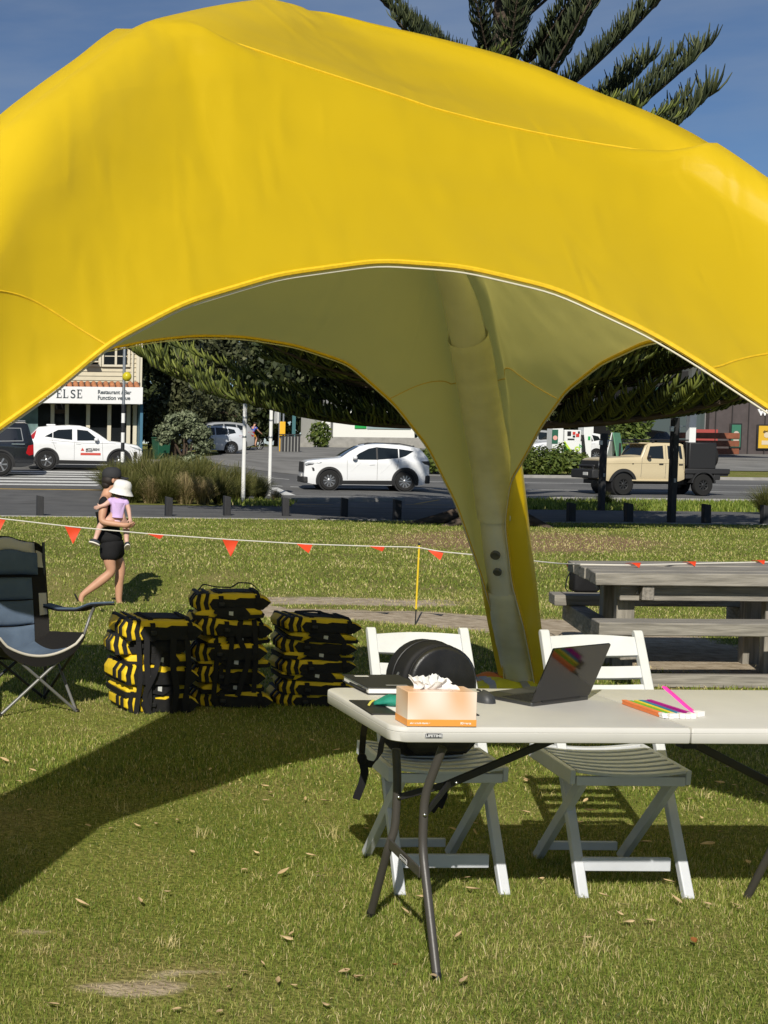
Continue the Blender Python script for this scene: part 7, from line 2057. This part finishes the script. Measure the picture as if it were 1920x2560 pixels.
part('bull_bar', CLAD, [((-.28, 0, .80), (.30, 1.80, .34)), ((-.20, 0, 1.10), (.10, 1.30, .10)), ((-.20, -.55, 1.0), (.10, .10, .25)), ((-.20, .55, 1.0), (.10, .10, .25))], .04)
part('grille', CLAD, [((-.03, 0, 1.16), (.10, 1.45, .30))], .03)
part('number_plate', PLATE, [((-.44, -.35, .80), (.02, .38, .12))], .004)
for sg in (-1, 1):
    b = MB(); b.lathe([(.001, .06), (.10, .03), (.11, -.03)], 14, Matrix.Translation((-.02, sg * .68, 1.16)) @ Matrix.Rotation(R(-90), 4, 'Y')); b.build('headlight', HEADL, t, smooth=True)
part('sun_visor', PAINTT, [((1.98, 0, 1.99), (.50, 1.42, .05))], .02)
part('roof_rack', BLACK, [((2.75, 0, 2.12), (2.2, 1.42, .05)), ((2.3, -.68, 2.06), (.1, .05, .12)), ((3.2, -.68, 2.06), (.1, .05, .12)), ((2.3, .68, 2.06), (.1, .05, .12)), ((3.2, .68, 2.06), (.1, .05, .12))], .012)
part('canopy', mat('black canopy', (.014, .014, .015), .55, bump=.1, bscale=30), [((4.38, 0, 1.53), (1.20, 1.74, 1.02))], .05)
part('canopy_ladder', BLACK, [((3.72, 0, 1.60), (.06, 1.6, .9))], .01)
part('tray', CLAD, [((4.60, 0, .94), (1.96, 1.82, .20)), ((5.30, 0, .84), (.50, 1.7, .16))], .03)
part('tray_side', CLAD, [((3.85, -.80, .80), (.36, .12, .30)), ((3.85, .80, .80), (.36, .12, .30)), ((5.05, -.80, .74), (.30, .12, .24)), ((5.05, .80, .74), (.30, .12, .24))], .03)
for sg in (-1, 1):
    b = MB(); rows = []
    for a in np.linspace(.15, math.pi - .15, 14): rows.append([(4.42 + q * math.cos(a), sg * y, .42 + q * math.sin(a)) for q, y in ((.48, .66), (.48, .95), (.54, .95), (.54, .66))])
    b.grid(rows, close_u=False)
    b.build('rear_mudguard', CLAD, t, smooth=True, angle=30)
part('chassis', BLACK, [((2.4, 0, .50), (5.0, .9, .16)), ((2.4, 0, .62), (2.2, 1.6, .10))], .02)
for sg in (-1, 1): part('side_step', PAINTT, [((2.3, .86 * sg, .57), (2.0, .10, .05))], .015)
part('snorkel', BLACK, [((1.70, .84, 1.62), (.08, .08, .75))], .02)
for wx in (.93, 4.42):
    for sg in (-1, 1): wheel(t, wx, sg * .80, .415, .30, RIMK, 8, .50)
wh = wheel(t, 0, .8, .43, .28, RIMK, 8, .5)
wh.location = (4.33, -.15, 1.05); wh.rotation_euler = (0, 0, R(-90)); wh.name = 'spare_wheel'
lc.mirror(1.98, 1.42, CLAD)
# ================================================================== people
SKIN = mat('tanned skin', (.50, .27, .17), .5, spec=.35, var=.06, scale=14); SKINP = mat('pale skin', (.62, .38, .30), .5, spec=.35, var=.06, scale=14); SKIND = mat('brown skin', (.22, .11, .065), .5)
CLK = mat('black jersey', (.012, .012, .013), .85, spec=.2, bump=.4, bscale=20, bdist=.01); LILAC = mat('lilac cotton', (.56, .40, .66), .85, spec=.15, bump=.5, bscale=26, bdist=.008)
NAPPY = mat('pink flowered cotton', (.62, .42, .48), .85, var=.15, scale=40); HAIR = mat('dark hair', (.018, .012, .009), .7); CAPK = mat('charcoal cap', (.035, .035, .037), .8, spec=.2)
HATW = mat('white sun hat', (.74, .72, .68), .9, spec=.1, var=.05, scale=30, bump=.5, bscale=34, bdist=.005); SHOEK = mat('navy shoe', (.02, .025, .035), .7); SOLEW = mat('pale sole', (.70, .66, .58), .7)
def skin(name, nodes, edges, m, parent, root, sub=2):
    keys = list(nodes); me = bpy.data.meshes.new(name)
    me.from_pydata([nodes[k][0] for k in keys], [(keys.index(a), keys.index(c)) for a, c in edges], [])
    o = bpy.data.objects.new(name, me); col.objects.link(o)
    sk = o.modifiers.new('skin', 'SKIN'); sk.use_smooth_shade = True; sk.branch_smoothing = .4
    sv = me.skin_vertices[0].data
    for i, k in enumerate(keys):
        r_ = nodes[k][1]; sv[i].radius = (r_, r_) if not isinstance(r_, tuple) else r_; sv[i].use_root = (k == root)
    ss = o.modifiers.new('sub', 'SUBSURF'); ss.levels = sub; ss.render_levels = sub
    dg = bpy.context.evaluated_depsgraph_get(); me2 = bpy.data.meshes.new_from_object(o.evaluated_get(dg)); me2.name = name
    bpy.data.objects.remove(o); bpy.data.meshes.remove(me)
    me2.materials.clear(); me2.materials.append(m); me2.polygons.foreach_set('use_smooth', [True] * len(me2.polygons))
    return link_mesh(name, me2, parent)
def path_edges(*chains):
    return [(a, c) for ch in chains for a, c in zip(ch[:-1], ch[1:])]
def hand_nodes(pre, wrist, d, n, s=1.0):
    """palm, four unequal curled fingers and a thumb from a wrist; d = pointing direction, n = palm normal"""
    w = Vector(wrist); d = Vector(d).normalized(); n = Vector(n); n = (n - d * n.dot(d)).normalized(); sd = d.cross(n)
    N_ = {pre + 'palm': (tuple(w + d * .05 * s), .030 * s)}; E_ = []
    for i, (off, ln) in enumerate(((-.027, .058), (-.009, .070), (.010, .066), (.027, .050))):
        b0 = w + d * .075 * s + sd * off * s; b1 = b0 + d * ln * .55 * s + n * .010 * s; b2 = b1 + d * ln * .40 * s + n * .026 * s
        N_[f'{pre}f{i}a'] = (tuple(b0), .0105 * s); N_[f'{pre}f{i}b'] = (tuple(b1), .0095 * s); N_[f'{pre}f{i}c'] = (tuple(b2), .008 * s)
        E_ += [(pre + 'palm', f'{pre}f{i}a'), (f'{pre}f{i}a', f'{pre}f{i}b'), (f'{pre}f{i}b', f'{pre}f{i}c')]
    t0 = w + d * .03 * s - sd * .030 * s; t1 = t0 + (d * .6 - sd * .7 + n * .4).normalized() * .045 * s
    N_[pre + 't0'] = (tuple(t0), .012 * s); N_[pre + 't1'] = (tuple(t1), .010 * s); E_ += [(pre + 'palm', pre + 't0'), (pre + 't0', pre + 't1')]
    return N_, E_
def lathe_at(prof, n, M_, name, m, parent, sx=1, sy=1, angle=60):
    b = MB(); b.lathe(prof, n, M_ @ Matrix.Diagonal((sx, sy, 1, 1))); return b.build(name, m, parent, smooth=True, angle=angle)

PY = 16.3
ap = atY(301, 1516, PY)
gz_ = ap.z - .05
adult = thing('person', 'person in black cap, t-shirt and shorts walking with a small child on the arm', 'person', (ap.x, PY, gz_), 0)
N_ = {'pelvis': ((-.13, 0, .86), (.095, .09)), 'waist': ((-.145, 0, 1.00), (.09, .085)), 'chest': ((-.175, .01, 1.20), (.105, .10)), 'neckb': ((-.190, .02, 1.345), .070), 'neck': ((-.170, .02, 1.40), .050),
      'head0': ((-.135, .02, 1.465), .070), 'head1': ((-.122, .02, 1.53), .098), 'head2': ((-.125, .02, 1.585), .080),
      'jaw': ((-.068, .015, 1.450), .036), 'nose': ((-.018, .02, 1.505), .016),
      'shR': ((-.225, -.155, 1.295), .062), 'elR': ((-.262, -.215, 1.035), .043), 'wrR': ((-.02, -.30, 1.005), .030),
      'shL': ((-.14, .165, 1.295), .062), 'elL': ((-.08, .20, 1.06), .042), 'wrL': ((.02, .05, 1.02), .030),
      'hipR': ((-.14, -.085, .78), .075), 'thR': ((-.15, -.09, .60), .080), 'knR': ((-.118, -.09, .455), .060), 'cfR': ((-.25, -.09, .345), .058), 'anR': ((-.455, -.09, .185), .036), 'ftR': ((-.47, -.095, .11), .034), 'toR': ((-.430, -.10, .045), .026),
      'hipL': ((-.10, .085, .78), .075), 'thL': ((-.045, .085, .62), .080), 'knL': ((.012, .08, .475), .060), 'cfL': ((-.012, .08, .36), .060), 'anL': ((-.01, .075, .09), .036), 'ftL': ((.03, .07, .035), .038), 'toL': ((.15, .07, .025), .026)}
E_ = path_edges(['pelvis', 'waist', 'chest', 'neckb', 'neck', 'head0', 'head1', 'head2'], ['head0', 'jaw'], ['head1', 'nose'], ['chest', 'shR', 'elR', 'wrR'], ['chest', 'shL', 'elL', 'wrL'],
                ['pelvis', 'hipR', 'thR', 'knR', 'cfR', 'anR', 'ftR', 'toR'], ['pelvis', 'hipL', 'thL', 'knL', 'cfL', 'anL', 'ftL', 'toL'])
for pre, wr_, d, n in (('hR', 'wrR', (.9, .1, -.02), (0, .8, .6)), ('hL', 'wrL', (.5, -.8, .1), (-.4, -.2, .9))):
    a, c = hand_nodes(pre, N_[wr_][0], d, n); N_.update(a); E_ += c + [(wr_, pre + 'palm')]
skin('body', N_, E_, SKIN, adult, 'pelvis')
T_ = {'hem': ((-.150, 0, .745), (.185, .175)), 'p': ((-.140, 0, .88), (.170, .165)), 'w': ((-.150, 0, 1.00), (.160, .150)), 'c': ((-.178, .01, 1.20), (.165, .150)), 'n': ((-.188, .02, 1.325), (.066, .062)),
      'sR': ((-.222, -.150, 1.295), .074), 'aR': ((-.248, -.190, 1.18), .066), 'sL': ((-.145, .16, 1.295), .074), 'aL': ((-.115, .19, 1.18), .066)}
skin('t_shirt', T_, path_edges(['hem', 'p', 'w', 'c', 'n'], ['c', 'sR', 'aR'], ['c', 'sL', 'aL']), CLK, adult, 'w')
S_ = {'w': ((-.135, 0, .87), (.16, .15)), 'h': ((-.13, 0, .77), (.165, .155)), 'rR': ((-.148, -.085, .67), .128), 'eR': ((-.152, -.09, .565), .118), 'rL': ((-.07, .085, .67), .128), 'eL': ((-.032, .085, .575), .118)}
skin('shorts', S_, path_edges(['w', 'h'], ['h', 'rR', 'eR'], ['h', 'rL', 'eL']), CLK, adult, 'h')
hm = Matrix.Translation((-.125, .02, 1.545))
lathe_at([(.102, -.01), (.108, .0), (.106, .045), (.088, .085), (.05, .108), (.001, .113)], 24, hm, 'cap', CAPK, adult, 1.05, .92)
b = MB(); rows = []
for i in range(6):
    f = i / 5; rows.append([(-.125 + .095 + (.105 * f) * math.cos(a * .9), .02 + .085 * (1 - .25 * f) * math.sin(a), 1.55 - .018 * f - .02 * math.sin(a) ** 2) for a in np.linspace(-1.25, 1.25, 11)])
b.grid(rows); rows2 = [[Vector(p_) - Vector((0, 0, .008)) for p_ in r_] for r_ in rows]; b.grid(rows2); b.build('cap_brim', CAPK, adult, smooth=True)
b = MB(); b.ellipsoid((-.158, .02, 1.505), (.085, .098, .075), 16, 10); b.ellipsoid((-.185, .02, 1.455), (.055, .075, .055), 12, 8); b.build('hair', HAIR, adult, smooth=True)
for y_ in (-.078, .118):
    b = MB(); b.ellipsoid((-.118, y_, 1.50), (.018, .012, .028), 10, 8); b.build('ear', SKIN, adult, smooth=True)
for y_ in (-.018, .055):
    b = MB(); b.ellipsoid((-.036, y_, 1.522), (.010, .011, .008), 8, 6); b.build('eye', HAIR, adult, smooth=True)
for q, rot in (((-.475, -.095, .085), R(-62)), ((.06, .07, .006), 0)):
    b = MB(); b.prism([(.135 * math.cos(a), .045 * math.sin(a) * (1 + .2 * math.cos(a))) for a in np.linspace(0, 2 * math.pi, 19)[:-1]], -.012, .006, 'z')
    o = b.build('sandal', CLK, adult, bevel=.003, loc=q, rot=(0, -rot, 0))

child = thing('person', 'small child in lilac top and white sun hat carried by the walking adult', 'person', (ap.x, PY - .20, gz_), 0)
C_ = {'pel': ((-.085, 0, 1.075), .075), 'bel': ((-.08, .0, 1.15), .080), 'ch': ((-.075, .01, 1.245), .078), 'nb': ((-.06, .03, 1.325), .040), 'h0': ((-.045, .03, 1.37), .058), 'h1': ((-.035, .03, 1.425), .088), 'h2': ((-.035, .03, 1.47), .070),
      'sl': ((-.155, -.005, 1.285), .036), 'el': ((-.215, -.03, 1.235), .029), 'wl': ((-.268, -.035, 1.215), .021), 'sr': ((.01, -.005, 1.285), .036), 'er': ((.045, -.03, 1.175), .028), 'wr': ((.058, -.05, 1.085), .021),
      'hl': ((-.145, .02, 1.05), .058), 'kl': ((-.265, .03, 1.00), .044), 'al': ((-.315, .02, .855), .028), 'fl': ((-.335, .0, .82), .026), 'hr': ((-.02, .02, 1.05), .058), 'kr': ((.035, .05, .985), .044), 'ar': ((.030, .02, .83), .028), 'fr': ((.035, -.01, .79), .026)}
E2 = path_edges(['pel', 'bel', 'ch', 'nb', 'h0', 'h1', 'h2'], ['ch', 'sl', 'el', 'wl'], ['ch', 'sr', 'er', 'wr'], ['pel', 'hl', 'kl', 'al', 'fl'], ['pel', 'hr', 'kr', 'ar', 'fr'])
for pre, wr_, d, n in (('cl', 'wl', (-.9, .1, -.3), (0, .9, 0)), ('cr', 'wr', (.2, -.1, -.95), (-.3, .9, 0))):
    a, c = hand_nodes(pre, C_[wr_][0], d, n, .62); C_.update(a); E2 += c + [(wr_, pre + 'palm')]
skin('body', C_, E2, SKINP, child, 'pel')
T2 = {'hem': ((-.085, -.0, 1.085), (.105, .092)), 'b': ((-.08, 0, 1.16), (.098, .088)), 'c': ((-.075, .005, 1.25), .094), 'n': ((-.062, .02, 1.315), .056), 'sl': ((-.155, -.005, 1.285), .048), 'al': ((-.195, -.02, 1.25), .044), 'sr': ((.01, -.005, 1.285), .048), 'ar': ((.036, -.02, 1.215), .044)}
skin('top', T2, path_edges(['hem', 'b', 'c', 'n'], ['c', 'sl', 'al'], ['c', 'sr', 'ar']), LILAC, child, 'b')
S2 = {'w': ((-.085, 0, 1.085), (.098, .086)), 'h': ((-.085, .0, 1.045), (.095, .084)), 'l': ((-.145, .015, 1.045), .070), 'r': ((-.025, .015, 1.045), .070)}
skin('shorts', S2, path_edges(['w', 'h'], ['h', 'l'], ['h', 'r']), NAPPY, child, 'w')
hm = Matrix.Translation((-.030, .03, 1.40)) @ Matrix.Rotation(R(10), 4, 'Y') @ Matrix.Rotation(R(6), 4, 'X')
lathe_at([(.142, -.045), (.132, -.030), (.104, .012), (.106, .03), (.100, .072), (.080, .102), (.045, .112), (.001, .114)], 26, hm, 'sun_hat', HATW, child, 1.0, .95)
lathe_at([(.134, -.045), (.100, .008), (.096, .02), (.02, .06)], 20, hm, 'hat_lining', mat('hat lining', (.25, .23, .18), .9), child, .98, .93)
b = MB(); b.ellipsoid((-.05, .02, 1.375), (.078, .075, .055), 14, 9); b.build('hair', mat('brown hair', (.06, .035, .02), .7), child, smooth=True)
for q, rr in (((-.335, -.03, .80), (R(20), R(28), R(90))), ((.035, -.03, .765), (R(-35), R(0), R(0)))):
    b = MB(); b.ellipsoid((0, 0, .012), (.035, .062, .030), 14, 8); s_o = b.build('shoe', SHOEK, child, smooth=True, loc=q, rot=rr)
    b = MB(); b.prism([(.034 * math.cos(a), .066 * math.sin(a)) for a in np.linspace(0, 2 * math.pi, 19)[:-1]], -.022, -.006, 'z'); b.build('sole', SOLEW, s_o, bevel=.003)

# cyclist
cp = place(634, 83.5)
bike = thing('bicycle', 'dark bicycle ridden across the car park', 'bicycle', cp, R(35))
for x in (-.52, .52):
    b = MB(); M_ = Matrix.Translation((x, 0, .345)) @ Matrix.Rotation(R(90), 4, 'X')
    prof = [(.315 + .03 * math.cos(a), .025 * math.sin(a)) for a in np.linspace(0, 2 * math.pi, 9)]; b.lathe(prof, 24, M_, close=True); wo = b.build('wheel', RUBBER, bike, smooth=True)
    b = MB()
    for k in range(8): a = k * math.pi / 8; b.tube([(x + .31 * math.cos(a), 0, .345 + .31 * math.sin(a)), (x - .31 * math.cos(a), 0, .345 - .31 * math.sin(a))], .004, 4)
    b.build('spoke', STEEL, wo)
b = MB()
for a, c in (((-.52, 0, .345), (-.12, 0, .32)), ((-.12, 0, .32), (-.24, 0, .80)), ((-.52, 0, .345), (-.22, 0, .72)), ((-.12, 0, .32), (.36, 0, .70)), ((-.22, 0, .74), (.34, 0, .78)), ((.33, 0, .92), (.52, 0, .345))): b.tube([a, c], .022, 8)
b.build('frame', mat('dark bike frame', (.03, .02, .018), .4), bike, smooth=True)
b = MB(); b.tube([(.30, -.30, .98), (.36, -.12, .95), (.36, .12, .95), (.30, .30, .98)], .016, 8); b.build('handlebar', BLACK, bike, smooth=True)
b = MB(); b.ellipsoid((-.26, 0, .85), (.14, .07, .04), 12, 8); b.build('saddle', BLACK, bike, smooth=True)
b = MB(); b.lathe([(.09, -.02), (.09, .02)], 14, Matrix.Translation((-.12, -.06, .32)) @ Matrix.Rotation(R(90), 4, 'X')); b.tube([(-.12, -.10, .32), (-.02, -.12, .20)], .014, 6); b.tube([(-.12, .10, .32), (-.22, .12, .44)], .014, 6); b.build('crank', BLACK, bike)
rider = thing('person', 'cyclist in blue t-shirt and orange shorts riding the bicycle', 'person', cp, R(35))
Q = {'pel': ((-.24, 0, .93), .13), 'wai': ((-.18, 0, 1.08), .12), 'che': ((-.08, 0, 1.26), .135), 'nb': ((-.01, 0, 1.40), .065), 'h0': ((.03, 0, 1.47), .065), 'h1': ((.05, 0, 1.53), .092), 'h2': ((.045, 0, 1.59), .075), 'nose': ((.135, 0, 1.52), .02),
     'sr': ((-.05, -.18, 1.33), .058), 'er': ((.10, -.25, 1.12), .042), 'wr': ((.27, -.28, 1.00), .03), 'sl': ((-.05, .18, 1.33), .058), 'el': ((.10, .25, 1.12), .042), 'wl': ((.27, .28, 1.00), .03),
     'hr': ((-.22, -.09, .90), .10), 'kr': ((.10, -.12, .70), .062), 'ar': ((-.02, -.12, .30), .04), 'fr': ((.10, -.12, .22), .035), 'hl': ((-.22, .09, .90), .10), 'kl': ((.12, .12, .90), .062), 'al': ((-.14, .12, .52), .04), 'fl': ((-.02, .12, .46), .035)}
E3 = path_edges(['pel', 'wai', 'che', 'nb', 'h0', 'h1', 'h2'], ['h1', 'nose'], ['che', 'sr', 'er', 'wr'], ['che', 'sl', 'el', 'wl'], ['pel', 'hr', 'kr', 'ar', 'fr'], ['pel', 'hl', 'kl', 'al', 'fl'])
for pre, wr_ in (('qr', 'wr'), ('ql', 'wl')):
    a, c = hand_nodes(pre, Q[wr_][0], (.8, 0, -.4), (0, 0, -1)); Q.update(a); E3 += c + [(wr_, pre + 'palm')]
skin('body', Q, E3, SKIN, rider, 'pel', 1)
skin('t_shirt', {'p': ((-.22, 0, .98), .150), 'w': ((-.18, 0, 1.08), .145), 'c': ((-.08, 0, 1.26), .155), 'n': ((-.02, 0, 1.37), .085), 'a': ((-.05, -.18, 1.33), .075), 'b': ((.03, -.22, 1.22), .066), 'd': ((-.05, .18, 1.33), .075), 'e': ((.03, .22, 1.22), .066)}, path_edges(['p', 'w', 'c', 'n'], ['c', 'a', 'b'], ['c', 'd', 'e']), mat('blue cotton', (.06, .09, .38), .8), rider, 'w', 1)
skin('shorts', {'p': ((-.24, 0, .93), .150), 'r': ((-.20, -.09, .89), .12), 'r2': ((.02, -.115, .76), .095), 'l': ((-.20, .09, .90), .12), 'l2': ((.03, .115, .90), .095)}, path_edges(['p', 'r', 'r2'], ['p', 'l', 'l2']), mat('orange shorts', (.75, .36, .03), .8), rider, 'p', 1)
b = MB(); b.ellipsoid((.035, 0, 1.585), (.095, .085, .065), 12, 8); b.build('hair', HAIR, rider, smooth=True)
print('objects', len(bpy.data.objects), 'polys', sum(len(o.data.polygons) for o in bpy.data.objects if o.type == 'MESH' and o.data.users))
